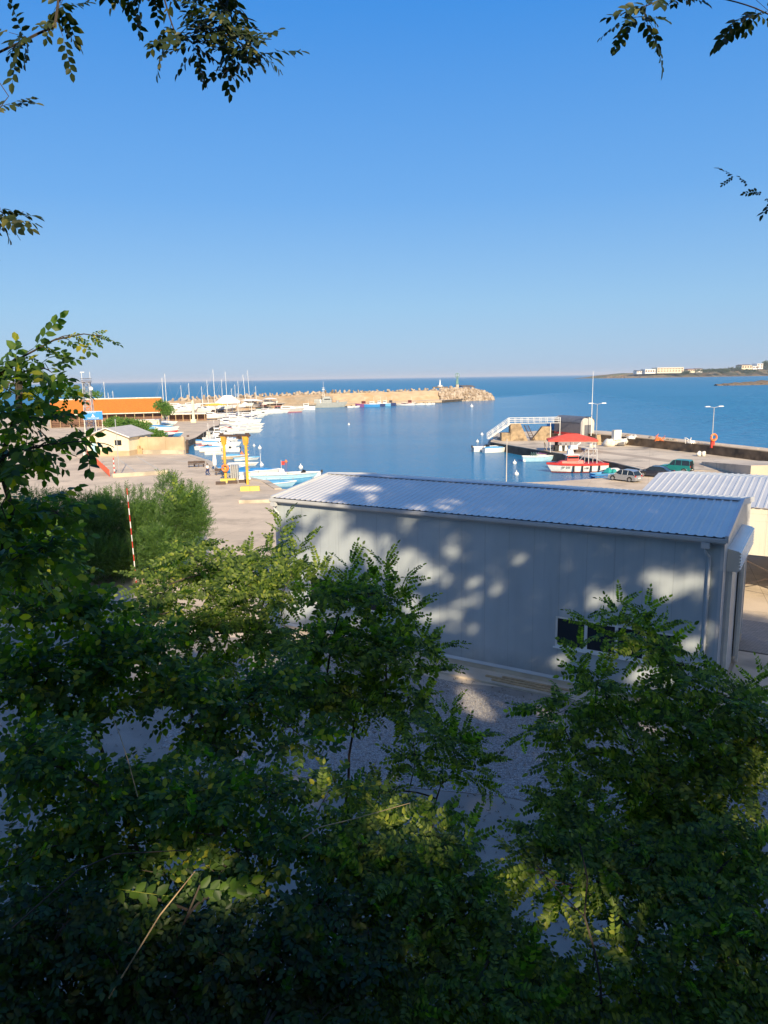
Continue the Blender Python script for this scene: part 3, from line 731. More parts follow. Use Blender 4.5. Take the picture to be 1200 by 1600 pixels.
# ================================================================== BREAKWATER
def pathwall(name, pts, w, z0, z1, m, **kw):
    o2 = offset_line(pts, w); mb = MB()
    n = len(pts)
    for a, b in ((pts, z0), (pts, z1), (o2, z1), (o2, z0)): mb.v += [(p[0], p[1], b) for p in a]
    for i in range(n - 1):
        for r in range(4):
            r2 = (r + 1) % 4
            mb.f.append((r * n + i, r * n + i + 1, r2 * n + i + 1, r2 * n + i)); mb.m.append(0)
    mb.f.append((0, n, 2 * n, 3 * n)); mb.m.append(0); e = n - 1
    mb.f.append((e, n + e, 2 * n + e, 3 * n + e)); mb.m.append(0)
    return mb.build(name, m)
bwr = empty('breakwater', (0, 0, 0), 0, 'long sandstone breakwater wall closing off the harbour, lit by the sun', 'breakwater')
bwp = [(-98, 282), (-82, 306), (-56, 354), (-27, 408), (4, 431), (26, 448), (38.5, 457)]
w_ = pathwall('wall', bwp, 4.0, 0, 4.3, M['sandstone']); w_.parent = bwr
w_ = pathwall('parapet', offset_line(bwp, 2.6), 1.2, 4.3, 5.35, M['sandstone']); w_.parent = bwr
w_ = pathwall('footing', offset_line(bwp, -1.2), 1.2, 0, .9, M['sandstone']); w_.parent = bwr
# boulders and concrete armour blocks
def boulder_mesh(seed, tetra=False):
    import bmesh
    rnd = random.Random(seed); me = bpy.data.meshes.new('boulder')
    b = bmesh.new()
    if tetra:
        dirs = [Vector((0, 0, 1)), Vector((.94, 0, -.33)), Vector((-.47, .82, -.33)), Vector((-.47, -.82, -.33))]
        for d in dirs:
            r = bmesh.ops.create_cone(b, cap_ends=True, segments=8, radius1=.42, radius2=.26, depth=1.0)
            q = d.to_track_quat('Z', 'Y').to_matrix().to_4x4(); 
            bmesh.ops.transform(b, matrix=Matrix.Translation(d * .5) @ q, verts=r['verts'])
    else:
        bmesh.ops.create_icosphere(b, subdivisions=2, radius=1.0)
        cuts = [(Vector((rnd.gauss(0, 1), rnd.gauss(0, 1), rnd.gauss(0, 1))).normalized(), rnd.uniform(.55, .85)) for _ in range(9)]
        for v in b.verts:
            for d, k in cuts:
                t = v.co.dot(d)
                if t > k: v.co -= d * (t - k)
            v.co *= rnd.uniform(.96, 1.04)
    b.to_mesh(me); b.free(); me.materials.append(M['rock']); return me
BM = [boulder_mesh(i) for i in range(6)]; TM = [boulder_mesh(20, True)]
def put_rock(me, loc, s, rnd, label, group, name='boulder', cat='boulder'):
    o = bpy.data.objects.new(name, me); col.objects.link(o); o.location = loc
    o.scale = (s * rnd.uniform(.8, 1.2), s * rnd.uniform(.8, 1.2), s * rnd.uniform(.7, 1.0)); o.rotation_euler = (rnd.uniform(0, 6), rnd.uniform(0, 6), rnd.uniform(0, 6))
    return tag(o, label, cat, group)
rnd = random.Random(4)
# armour blocks showing above the wall along its sea side
ol = offset_line(bwp, 7.0); segl = [(Vector(ol[i]), Vector(ol[i + 1])) for i in range(len(ol) - 1)]
for a, b in segl[1:]:
    L = (b - a).length; n = int(L / 2.9)
    for i in range(n):
        p = a.lerp(b, (i + .5) / n)
        put_rock(TM[0], (p.x + rnd.uniform(-.6, .6), p.y + rnd.uniform(-1.5, 1.5), rnd.uniform(4.9, 5.6)), rnd.uniform(1.6, 2.2), rnd, 'pale concrete armour block lying along the sea side of the breakwater', 'armour blocks along the breakwater', 'armour_block', 'armour block')
# heaped boulders at the round head
for i in range(234):
    t = ((i * 7) % 39) / 38; row = i // 39; rr = row / 5
    cx = 36 + 34 * t; cy = 458 + 15 * t
    hgt = 7.4 * math.sqrt(max(0.03, 1 - max(0, (t - .30) / .72) ** 2.0)); z = -1.5 + hgt * (rr ** .75) + rnd.uniform(-.35, .35)
    put_rock(rnd.choice(BM + TM), (cx + rnd.uniform(-.7, .7), cy - 8 * (1 - rr) * (1 - .5 * t) + rnd.uniform(-.8, .8), z), rnd.uniform(1.2, 1.85), rnd, 'tan boulder in the heap at the end of the breakwater', 'boulders at the breakwater head')
mb = MB(); mb.prism([(38, 455), (50, 459), (60, 466), (64, 474), (60, 482), (40, 478)], -2, 3.0); struct('breakwater_core', mb, M['rock_dark'])

# lighthouse on the head: pale round base, green lattice, ringed cage on top
lx, ly = 47.6, 470.0
lh = empty('harbour_light', (lx, ly, 3.4), 0, 'green lattice harbour light with a ringed cage on a pale base', 'lighthouse')
MB().tube([(0, 0, 0), (0, 0, 5.2)], [1.15, 1.05], 14).build('base', M['concrete_pale'], lh, smooth=True)
b = MB()
for a in range(4):
    t = math.pi / 4 + a * math.pi / 2; t2 = t + math.pi / 2
    p0 = Vector((math.cos(t) * .9, math.sin(t) * .9, 5.2)); p1 = Vector((math.cos(t) * .55, math.sin(t) * .55, 9.6))
    q0 = Vector((math.cos(t2) * .9, math.sin(t2) * .9, 5.2)); q1 = Vector((math.cos(t2) * .55, math.sin(t2) * .55, 9.6))
    b.tube([p0, p1], .14, 5)
    for s in range(3): b.tube([p0.lerp(p1, s / 3), q0.lerp(q1, (s + 1) / 3)], .09, 5); b.tube([q0.lerp(q1, s / 3), p0.lerp(p1, (s + 1) / 3)], .09, 5)
b.cbox(0, 0, 6.9, .9, .9, 2.6, 0, 0, .7)
b.build('tower', M['green_paint'], lh)
b = MB(); b.ring((0, 0, 10.9), 1.35, .16, 'Y', 24); b.ring((0, 0, 10.9), 1.35, .12, 'X', 24); b.tube([(0, 0, 9.6), (0, 0, 12.2)], .13, 6); b.tube([(-.95, 0, 9.95), (0, 0, 10.9)], .12, 5); b.tube([(.95, 0, 9.95), (0, 0, 10.9)], .12, 5)
b.build('cage', M['green_paint'], lh)
MB().tube([(0, 0, 10.5), (0, 0, 11.3)], .3, 8).build('lamp', M['white'], lh)
MB().box(-2.0, -1.0, 0, -1.3, -.5, 1.9).build('cabinet', M['dark_metal'], lh)
# small white beacon on the islet
bx = (83.59, 1071.09, -1.5)
be = empty('beacon', (bx[0], bx[1], 0.2), 0, 'small white beacon standing on a rock islet out at sea', 'beacon')
MB().tube([(0, 0, -1), (0, 0, 1.4)], [4.2, 3.6], 12).build('base', M['white_dirty'], be)
MB().tube([(0, 0, 1.4), (0, 0, 6), (0, 0, 9.5)], [1.6, .9, .55], 12).build('tower', M['white'], be, smooth=True)

# ================================================================== BOATS
def hull_rings(L, W, H, sheer=.25, draft=.3, nst=9, stern=.85, rake=.10):
    rings = []; top = []
    for i in range(nst):
        t = i / (nst - 1); x = -L / 2 + L * t
        w = W / 2 * (stern + (1 - stern) * min(1, t / .35)) if t < .45 else W / 2 * max(0.02, (1 - ((t - .45) / .55) ** 2.3))
        z = H * (1 + sheer * t ** 2.2 + .08 * (1 - t) ** 2)
        k = -draft * (1 - max(0, (t - .75) / .25) ** 2 * .9)
        xb = x - rake * L * (t ** 4)           # keel pulled back under the bow
        lw = w * (.80 - .3 * t ** 3)
        rings.append([(x, -w, z), (x * .5 + xb * .5, -(w * .5 + lw * .5) * 1.0, z * .45), (xb, -lw, 0.02), (xb, 0, k), (xb, lw, 0.02), (x * .5 + xb * .5, (w * .5 + lw * .5), z * .45), (x, w, z)])
        top.append((x, w, z))
    return rings, top

def boat(kind, loc, rz, L, W, label, group=None, hull='white_gloss', top='white', inner='white_dirty', cover='blue', name=None, H=None, cat='boat', boot=None, rail=None, z0=0.0):
    nm = name or {'row': 'rowing_boat', 'motor': 'motor_boat', 'cruiser': 'cabin_cruiser', 'fishing': 'fishing_boat', 'covered': 'covered_boat', 'sail': 'sailing_yacht'}[kind]
    r = empty(nm, (loc[0], loc[1], loc[2] + z0), rz, label, cat, group)
    H = H or {'row': .45, 'motor': .7, 'cruiser': 1.15, 'fishing': .95, 'covered': .6, 'sail': 1.15}[kind]
    rings, tp = hull_rings(L, W, H)
    mb = MB(); mb.loft(rings, 0)
    mb.quad(rings[0], 0)
    mb.build('hull', M[hull], r, smooth=True)
    # gunwale
    g = MB(); g.tube([(x, w, z) for x, w, z in tp], .05 * (L / 6) ** .5 + .015, 5); g.tube([(x, -w, z) for x, w, z in tp], .05 * (L / 6) ** .5 + .015, 5)
    g.tube([(tp[0][0], -tp[0][1], tp[0][2]), (tp[0][0], tp[0][1], tp[0][2])], .05, 5)
    g.build('gunwale', M[rail or top], r)
    if boot:
        rb = [[(a[2][0], a[2][1] * 1.015, -.05), ((a[1][0] + a[2][0]) / 2, (a[1][1] * .3 + a[2][1] * .7) * 1.02, H * .14)] for a in rings]
        m2 = MB(); m2.loft(rb); m2.loft([[(x, -y, z) for x, y, z in rr] for rr in rb]); m2.build('waterline_stripe', M[boot], r)
    def deck(z_off, x0=0.0, x1=1.0, mat_=inner, nmn='deck', k=.96):
        d = MB(); pts = [(x, w * k, z + z_off) for i, (x, w, z) in enumerate(tp) if x0 <= i / 8 <= x1]
        for i in range(len(pts) - 1):
            a, b = pts[i], pts[i + 1]
            d.quad([(a[0], -a[1], a[2]), (b[0], -b[1], b[2]), (b[0], b[1], b[2]), (a[0], a[1], a[2])])
        return d.build(nmn, M[mat_], r)
    if kind == 'row':
        deck(-H * .55, 0, .9, inner, 'floor', .86); deck(-.02, .86, 1.0, top, 'foredeck')
        for t in (.22, .45, .66):
            i = int(t * 8); w = tp[i][1] * .92; MB().box(-L / 2 + L * t - .13, -w, tp[i][2] - .16, -L / 2 + L * t + .13, w, tp[i][2] - .12).build('bench', M['wood'], r)
    elif kind == 'covered':
        c = MB(); pts = [[(x, -w * 1.01, z + .01), (x, -w * .55, z + .28 * math.sin(math.pi * min(1, .15 + i / 8))), (x, 0, z + .38 * math.sin(math.pi * min(1, .15 + i / 8)) + .02), (x, w * .55, z + .28 * math.sin(math.pi * min(1, .15 + i / 8))), (x, w * 1.01, z + .01)] for i, (x, w, z) in enumerate(tp)]
        c.loft(pts); c.build('tarpaulin', M[cover], r, smooth=True)
    elif kind == 'motor':
        deck(-H * .45, 0, .6, inner, 'floor', .88); deck(-.02, .55, 1.0, top, 'foredeck')
        w = tp[5][1] * .8; z = tp[5][2]
        s = MB(); s.quad([(L * .10, -w, z), (L * .10, w, z), (L * .04, w * .9, z + .42), (L * .04, -w * .9, z + .42)]); s.quad([(L * .10, w, z), (-L * .06, w * 1.02, z), (-L * .06, w, z + .25), (L * .04, w * .9, z + .42)]); s.quad([(L * .10, -w, z), (-L * .06, -w * 1.02, z), (-L * .06, -w, z + .25), (L * .04, -w * .9, z + .42)])
        s.build('windscreen', M['glass'], r)
        MB().box(-L * .12, -w * .5, H * .45, -L * .02, w * .5, H * 1.25).build('seat', M['navy' if cover == 'navy' else 'white'], r)
        o = MB(); o.cbox(-L / 2 - .18, 0, H + .22, .34, .26, .42, 0, 0, .8); o.box(-L / 2 - .22, -.06, -.3, -L / 2 - .12, .06, H); o.build('outboard', M['dark'], r)
    elif kind in ('cruiser', 'sail'):
        deck(-.02, 0, 1.0, top, 'deck')
        hh = H * (.75 if kind == 'cruiser' else .38); x0, x1 = (-L * .22, L * .22) if kind == 'cruiser' else (-L * .15, L * .2)
        z = H * 1.02; wa, wb = W * .36, W * .24
        c = MB()
        def sec(x, w, zt): return [(x, -w, z), (x, -w * .9, z + zt * .8), (x, -w * .7, z + zt), (x, w * .7, z + zt), (x, w * .9, z + zt * .8), (x, w, z)]
        c.loft([sec(x0, wa, hh), sec(x0 + L * .12, wa, hh * 1.06), sec(x1 - L * .12, wa * .92, hh), sec(x1 + L * .04, wb, hh * .12)]); c.quad(sec(x0, wa, hh))
        cb = c.build('cabin', M['white_gloss'], r, smooth=True)
        g = MB()
        for sgn in (-1, 1):
            g.quad([(x0 + L * .03, sgn * (wa * .955), z + hh * .42), (x1 - L * .15, sgn * (wa * .93), z + hh * .40), (x1 - L * .14, sgn * (wa * .875), z + hh * .74), (x0 + L * .03, sgn * (wa * .925), z + hh * .78)])
        g.quad([(x1 - L * .105, -wa * .6, z + hh * .92), (x1 - L * .02, -wb * .85, z + hh * .42), (x1 - L * .02, wb * .85, z + hh * .42), (x1 - L * .105, wa * .6, z + hh * .92)])
        for v in range(len(g.v)): x, y, zz = g.v[v]; g.v[v] = (x, y * 1.03, zz + (.03 if v >= 8 else 0))
        g.build('windows', M['glass'], cb)
        if kind == 'cruiser':
            rl = MB(); pts = [(x, w * .93, zz + .45) for x, w, zz in tp[4:]]
            rl.tube(pts + [(x, -y, zz) for x, y, zz in reversed(pts)], .02, 4)
            for x, y, zz in pts[::1]:
                rl.tube([(x, y, zz), (x, y, zz - .45)], .015, 4); rl.tube([(x, -y, zz), (x, -y, zz - .45)], .015, 4)
            rl.build('bow_rail', M['metal'], r)
            if L > 12.5:
                MB().box(-L * .2, -wa * .8, z + hh + .02, L * .02, wa * .8, z + hh + .1).build('flybridge', M['white_gloss'], r)
                tt = MB(); tt.tube([(-L * .2, -wa * .8, z + hh), (-L * .16, -wa * .7, z + hh + .9), (-L * .16, wa * .7, z + hh + .9), (-L * .2, wa * .8, z + hh)], .05, 5); tt.build('radar_arch', M['white_gloss'], r)
            if cover != 'blue':
                t = MB(); t.loft([[(x, -wa * .95, z + hh * .95), (x, 0, z + hh * 1.12), (x, wa * .95, z + hh * .95)] for x in (-L * .42, x0)]); 
                for sx in (-L * .42,): 
                    for sy in (-1, 1): t.tube([(sx, sy * wa * .9, H), (sx, sy * wa * .93, z + hh * .95)], .025, 4)
                t.build('canopy', M[cover], r)
    elif kind == 'fishing':
        deck(-.1, 0, 1.0, inner, 'deck')
        z = H; hx = -L * .1
        c = MB(); c.cbox(hx, 0, z + .75, L * .24, W * .55, 1.5, 0, 0, .92); c.box(hx - L * .14, -W * .3, z + 1.5, hx + L * .14, W * .3, z + 1.58)
        cb = c.build('wheelhouse', M[cover], r)
        g = MB()
        for sgn in (-1, 1): g.box(hx - L * .09, sgn * W * .275 - .02, z + .85, hx + L * .09, sgn * W * .275 + .02, z + 1.25)
        g.box(hx + L * .118, -W * .2, z + .85, hx + L * .125, W * .2, z + 1.3)
        g.build('windows', M['glass'], cb)
        m_ = MB(); m_.tube([(hx - L * .1, 0, z + 1.5), (hx - L * .1, 0, z + 3.6)], .05, 5); m_.tube([(hx - L * .1, -.6, z + 2.9), (hx - L * .1, .6, z + 2.9)], .03, 4); m_.build('mast', M['white'], r)
        t = MB(); t.tube([(-L * .42, -W * .35, z), (-L * .42, -W * .35, z + 1.5), (-L * .42, W * .35, z + 1.5), (-L * .42, W * .35, z)], .04, 5); t.build('stern_frame', M['metal'], r)
    return r

def mast(r, L, h, H=1.2, lean=0.0, furl='white', boom=True, x=None):
    x = L * .08 if x is None else x
    m_ = MB(); m_.tube([(x, 0, H), (x - lean * h, 0, H + h)], [.13, .08], 6)
    for k in (.45, .72): m_.tube([(x - lean * h * k, -.8, H + h * k), (x - lean * h * k, .8, H + h * k)], .035, 4)
    m_.build('mast', M['white'], r)
    s = MB(); tp = (x - lean * h, 0, H + h * .98)
    for e in ((L * .47, 0, H), (-L * .48, 0, H), (x - .2, -L * .14, H), (x - .2, L * .14, H)): s.tube([tp, e], .018, 3, cap=False)
    s.build('rigging', M['metal'], r)
    if boom:
        b = MB(); b.tube([(x - .1, 0, H + 1.3), (x - L * .36, 0, H + 1.35)], [.2, .14], 6); b.build('furled_sail', M[furl], r)
    return r
R_ = math.radians
# --- yachts ashore and at the far moorings with tall masts (positions of the mast foot) ---
def yacht(loc, rz, L, h, lean, label, group='yachts with tall masts', hull='white_gloss', furl='white', cover='blue', zz=1.2):
    r = boat('sail', (loc[0], loc[1], 0), rz, L, L * .3, label, group, hull=hull, z0=zz, boot='navy')
    mast(r, L, h, 1.5, lean, furl)
    s = MB()
    for x in (-L * .25, L * .2):
        for y in (-1.1, 1.1): s.tube([(x, y, -zz), (x, y * .6, .1)], .05, 5)
    s.cbox(0, 0, -zz + .45, L * .25, .25, .9)
    s.build('cradle', M['dark_metal'], r); return r
W_ = -1.5
R_ = math.radians

# --- boats round the quay crane (nearest, left) ---
boat('row', (-24.89, 129.64, -1.5), R_(4), 5.4, 1.9, 'long white open boat with light blue rails behind the yellow crane posts', 'boats moored by the crane', top='sky_blue', inner='wood', boot=None, rail='white')
boat('covered', (-28.62, 141.7, -1.5), R_(10), 5.2, 1.9, 'small beige open boat with a light blue cover, behind the left yellow crane post', 'boats moored by the crane', hull='beige', cover='sky_blue')
boat('row', (-25.91, 139.06, -1.5), R_(22), 5.0, 1.7, 'narrow white and blue rowing boat pointing at the right yellow crane post', 'boats moored by the crane', top='sky_blue', inner='sky_blue')
boat('covered', (-25.48, 122.45, -1.5), R_(15), 4.6, 1.8, 'blue covered boat at the quay edge beside the folded white parasol', 'boats moored by the crane', hull='blue', cover='blue')
b = boat('covered', (-19.56, 118.36, -1.5), R_(5), 6.2, 2.2, 'white boat under a bright blue cover with a short mast, right of the crane', 'boats moored by the crane', hull='white_gloss', cover='blue')
MB().tube([(-.3, 0, .8), (-.3, 0, 3.3)], .04, 5).build('mast', M['white'], b)
boat('covered', (-22.09, 116.29, -1.5), R_(10), 4.4, 1.8, 'small blue and white boat between the two crane posts', 'boats moored by the crane', hull='white_gloss', cover='blue')
boat('row', (-15.05, 111.67, -1.5), R_(6), 10.5, 2.5, 'long pale blue boat with sandy inside, farthest of the blue boats by the warehouse', 'pale blue boats by the warehouse', hull='pale_blue', top='white', inner='wood', H=.75)
boat('row', (-14.75, 107.11, -1.5), R_(8), 8.8, 2.3, 'pale blue open boat with turquoise hull, middle of the blue boats by the warehouse', 'pale blue boats by the warehouse', hull='sky_blue', top='pale_blue', inner='pale_blue', H=.7)
boat('covered', (-15.57, 103.01, -1.5), R_(10), 6.5, 2.0, 'pale blue covered boat nearest the corner of the warehouse', 'pale blue boats by the warehouse', hull='pale_blue', cover='sky_blue')
boat('motor', (-12.32, 112.82, -1.5), R_(186), 5.2, 2.0, 'small white motor boat just beyond the warehouse roof corner', 'pale blue boats by the warehouse')
# flagged net buoy
r = empty('marker_buoy', (-16.38, 117.16, -1.5), 0, 'white marker float with a small red flag beyond the pale blue boats', 'buoy')
MB().cbox(0, 0, .4, 1.0, .8, .9, .3, 0, .7).build('float', M['white'], r); b = MB(); b.tube([(0, 0, .8), (0, 0, 2.3)], .03, 5); b.build('pole', M['white'], r)
MB().box(.02, -.01, 1.5, .55, .01, 2.1).build('flag', M['red'], r)

# --- middle basin left ---
boat('covered', (-36.22, 156.68, -1.5), R_(2), 5.7, 2.0, 'white boat with a light blue cover, nearest boat in the left basin', 'boats moored in the left basin', hull='white_gloss', cover='sky_blue', boot='wood', H=.9)
boat('cruiser', (-35.23, 163.72, -1.5), R_(8), 5.6, 2.1, 'white cabin cruiser behind the left crane post', 'boats moored in the left basin')
boat('motor', (-32.54, 156.08, -1.5), R_(190), 3.9, 1.6, 'white motor boat with a dark outboard just right of the left crane post', 'boats moored in the left basin')
boat('covered', (-44.55, 178.4, -1.5), R_(-14), 5.2, 1.7, 'slim boat with a blue cover and red boot stripe near the fendered quay', 'boats moored in the left basin', hull='white_gloss', cover='blue', boot='red')
boat('row', (-39.55, 167.53, -1.5), R_(-12), 4.9, 1.6, 'open boat with navy inside lying between two covered boats', 'boats moored in the left basin', top='red', inner='navy')
boat('covered', (-48.49, 196.61, -1.5), R_(0), 5.3, 2.0, 'white boat with navy and light blue covers beside the stone quay corner', 'boats moored in the left basin', hull='white_gloss', cover='navy')
boat('fishing', (-43.38, 185.53, -1.5), R_(70), 5.3, 2.0, 'white fishing boat with mast and light wheelhouse amid the left basin boats', 'boats moored in the left basin', cover='white_dirty')
boat('cruiser', (-42.7, 191.31, -1.5), R_(10), 5.9, 2.1, 'white cruiser with a navy canopy near the red awning', 'boats moored in the left basin', cover='navy')
boat('cruiser', (-38.65, 175.59, -1.5), R_(4), 5.7, 2.1, 'white cruiser with a pale canopy, middle of the left basin', 'boats moored in the left basin', cover='white')
boat('covered', (-45.87, 204.97, -1.5), R_(-5), 4.9, 1.8, 'white boat under a dark blue cover touching the land at the head of the basin', 'boats moored in the left basin', cover='navy')
boat('motor', (-44.14, 206.95, -1.5), R_(14), 4.6, 1.8, 'white motor boat under the red awning', 'boats moored in the left basin')
r = empty('awning', (-42.16, 197.49, -1.5), R_(10), 'small red awning on posts among the moored boats', 'awning')
MB().loft([[(-1.8, -1.3, 2.3), (0, -1.3, 2.8), (1.8, -1.3, 2.3)], [(-1.8, 1.3, 2.3), (0, 1.3, 2.8), (1.8, 1.3, 2.3)]]).build('canopy', M['red_soft'], r)
b = MB(); [b.tube([(x, y, 0), (x, y, 2.3)], .04, 5) for x in (-1.7, 1.7) for y in (-1.2, 1.2)]
b.build('frame', M['white'], r)

boat('covered', (-48.3, 200.93, -1.5), R_(-8), 5.2, 1.9, 'little white boat under a navy cover, highest of the left basin row', 'boats moored in the left basin', cover='navy')
boat('row', (-34.55, 150.44, -1.5), R_(5), 4.0, 1.5, 'small open white dinghy just below the nearest light blue covered boat', 'boats moored in the left basin', top='white', inner='white')
boat('motor', (-38.83, 161.36, -1.5), R_(-5), 5.0, 1.8, 'small white motor boat left of the nearest covered boat', 'boats moored in the left basin')
boat('covered', (-40.16, 174.15, -1.5), R_(8), 5.4, 1.9, 'white boat with a sky blue cover between the open boat and the pale canopy cruiser', 'boats moored in the left basin', cover='sky_blue')
boat('motor', (-35.37, 169.99, -1.5), R_(12), 5.0, 1.9, 'white motor boat at the right end of the left basin above the crane opening', 'boats moored in the left basin')
boat('fishing', (-43.96, 197.85, -1.5), R_(15), 6.4, 2.2, 'white fishing boat with a short mast right of the red awning', 'boats moored in the left basin', cover='white')
boat('covered', (-38.6, 182.74, -1.5), R_(6), 5.4, 2.0, 'white boat with a blue cover behind the left crane beam', 'boats moored in the left basin', cover='blue')
# --- three big cruisers moored side by side, and the crowd behind them ---
boat('sail', (-39.82, 210.86, -1.5), R_(3), 10.8, 3.2, 'large white motor yacht nearest of the three lying side by side', 'motor yachts lying side by side', cover='white', name='motor_yacht', H=.75)
boat('sail', (-42.21, 225.9, -1.5), R_(3), 11.2, 3.2, 'large white motor yacht in the middle of the three lying side by side', 'motor yachts lying side by side', cover='white', boot='navy', name='motor_yacht', H=.75)
boat('sail', (-44.44, 241.48, -1.5), R_(3), 11.6, 3.3, 'large white motor yacht farthest of the three lying side by side', 'motor yachts lying side by side', cover='navy', name='motor_yacht', H=.75)
boat('cruiser', (-57.08, 260.13, -1.5), R_(8), 9, 2.8, 'white cruiser with its bow to the brown quay, left end of the crowded moorings', 'boats in the crowded moorings', cover='white')
boat('cruiser', (-56.97, 271.6, -1.5), R_(12), 10, 3.1, 'white cruiser with a navy canopy in the crowded moorings below the white tent', 'boats in the crowded moorings', cover='navy')
boat('cruiser', (-53.16, 266.64, -1.5), R_(6), 9.5, 2.9, 'white cruiser with a long dark blue canopy over its cockpit', 'boats in the crowded moorings', cover='navy')
boat('cruiser', (-61.77, 289.99, -1.5), R_(20), 9, 2.8, 'white cruiser lying under the white tent posts', 'boats in the crowded moorings', cover='white')
boat('cruiser', (-60.05, 296.44, -1.5), R_(15), 10, 3.1, 'white cruiser beside a brown sailed yacht in the moorings', 'boats in the crowded moorings', cover='white')
boat('cruiser', (-54.5, 283.45, -1.5), R_(10), 10, 3.1, 'white cruiser with tall windscreen near the corner of the moorings', 'boats in the crowded moorings', cover='white')
boat('cruiser', (-55.46, 302.34, -1.5), R_(25), 11, 3.4, 'big white cruiser turned towards the harbour by the jetty corner', 'boats in the crowded moorings', cover='white')
boat('cruiser', (-48.55, 273.34, -1.5), R_(70), 9, 2.8, 'white cruiser seen bow on at the corner of the moorings', 'boats in the crowded moorings', cover='white')
boat('motor', (-52.84, 311.76, -1.5), R_(12), 10, 3.1, 'white speedboat at the left end of the jetty row', 'boats in the crowded moorings', cover='white')
boat('motor', (-52.11, 322.45, -1.5), R_(10), 10, 3.1, 'white speedboat second from the left in the jetty row', 'boats in the crowded moorings', cover='white')
boat('cruiser', (-48.6, 332.97, -1.5), R_(8), 14, 4.3, 'long low white motor yacht at the jetty with dark side windows', 'boats in the crowded moorings', cover='white')
boat('cruiser', (-53.05, 339.39, -1.5), R_(5), 11, 3.4, 'white cruiser with a teal canopy behind the low motor yacht', 'boats in the crowded moorings', cover='teal')
b = boat('cruiser', (-43.6, 343.76, -1.5), R_(4), 15, 4.2, 'white motor yacht with a red band along its hull and a red cockpit cover', 'boats along the breakwater quay', hull='grey_light', cover='red', boot='red', H=1.6)
boat('fishing', (-38.8, 366.18, -1.5), R_(185), 11, 3.6, 'cream fishing vessel moored between the red banded yacht and the grey patrol ship', 'boats along the breakwater quay', hull='white', cover='white', H=1.6)
boat('fishing', (-48.93, 352.24, -1.5), R_(10), 10, 3.2, 'white boat with a tall raked mast behind the red banded yacht', 'boats along the breakwater quay', cover='white')
boat('motor', (-16.11, 384.8, -1.5), R_(20), 4.6, 1.8, 'small white dinghy nearest the patrol ship', 'dinghies by the patrol ship')
boat('motor', (-13.86, 387.25, -1.5), R_(14), 4.6, 1.8, 'small white dinghy farther from the patrol ship, beside the purple boat', 'dinghies by the patrol ship')
boat('fishing', (-10.61, 391.05, -1.5), R_(200), 8.0, 2.8, 'purple and dark red fishing boat, leftmost of five along the breakwater', 'fishing boats along the breakwater', hull='purple', top='red', cover='darkred', H=1.5)
boat('fishing', (-6.55, 391.12, -1.5), R_(185), 10.5, 3.2, 'white cabined fishing boat with a bright blue hull, second of five along the breakwater', 'fishing boats along the breakwater', hull='blue', top='white', cover='white', H=1.4)
boat('fishing', (-2.52, 396.49, -1.5), R_(190), 8.0, 2.8, 'navy hulled fishing boat with a white cabin in the middle of the five', 'fishing boats along the breakwater', hull='navy', top='white', cover='white', H=1.4)
boat('fishing', (0.57, 398.8, -1.5), R_(180), 8.0, 2.8, 'white cabined fishing boat with a light blue hull, fourth of the five', 'fishing boats along the breakwater', hull='sky_blue', top='white', cover='white', H=1.4)
boat('fishing', (3.89, 402.91, -1.5), R_(170), 7.0, 2.6, 'navy and black fishing boat, rightmost of five along the breakwater', 'fishing boats along the breakwater', hull='navy', top='navy', cover='brown_sail', H=1.4)
boat('motor', (12.49, 404.83, -1.5), R_(176), 10.5, 2.6, 'flat white boat moored beside the dark red cabin boat', 'white boats near the breakwater head')
boat('fishing', (14.55, 413.62, -1.5), R_(182), 8.5, 2.6, 'dark red cabin boat standing behind two flat white boats', 'white boats near the breakwater head', hull='darkred', cover='darkred')
boat('motor', (18.93, 407.76, -1.5), R_(180), 9.0, 2.6, 'flat white boat right of the dark red cabin boat', 'white boats near the breakwater head')
boat('motor', (23.04, 411.82, -1.5), R_(160), 4.2, 1.7, 'small white skiff, left one of the three by the breakwater boulders', 'skiffs by the breakwater boulders')
boat('motor', (25.0, 408.97, -1.5), R_(190), 4.2, 1.7, 'small white skiff, middle one of the three by the breakwater boulders', 'skiffs by the breakwater boulders')
boat('motor', (27.32, 411.89, -1.5), R_(175), 4.2, 1.7, 'small white skiff, right one of the three by the breakwater boulders', 'skiffs by the breakwater boulders')

for _p, _a, _L, _k, _c, _lab in (((-48.52, 240.88, -1.5), 6, 8.5, 'cruiser', 'navy', 'white cruiser with a navy canopy tucked behind the three side by side yachts'), ((-46.86, 225.57, -1.5), 4, 7.5, 'motor', 'white', 'white motor boat left of the three side by side yachts'), ((-50.91, 238.32, -1.5), 12, 8, 'covered', 'navy', 'navy covered boat below the crowded moorings'),
        ((-56.78, 315.66, -1.5), 14, 9, 'motor', 'white', 'slim white speedboat behind the corner cruiser'), ((-52.67, 251.87, -1.5), 9, 8.5, 'cruiser', 'white', 'white cruiser under the brown ridge of the moorings'), ((-60.39, 308.89, -1.5), 8, 9, 'covered', 'brown_sail', 'brown covered boat in the crowded moorings below the low white tent'),
        ((-54.49, 331.94, -1.5), 8, 9, 'cruiser', 'white', 'white cruiser third in the jetty row'), ((-50.57, 293.63, -1.5), 30, 8, 'motor', 'white', 'white motor boat off the end of the crowded moorings'), ((-43.86, 360.81, -1.5), 6, 8, 'cruiser', 'white', 'white cruiser behind the red banded yacht'), ((-63.1, 292.66, -1.5), 14, 8, 'motor', 'navy', 'white motor boat nearest the brown quay edge in the crowded moorings')):
    boat(_k, _p, R_(_a), _L, _L * .31, _lab, 'boats in the crowded moorings', cover=_c)
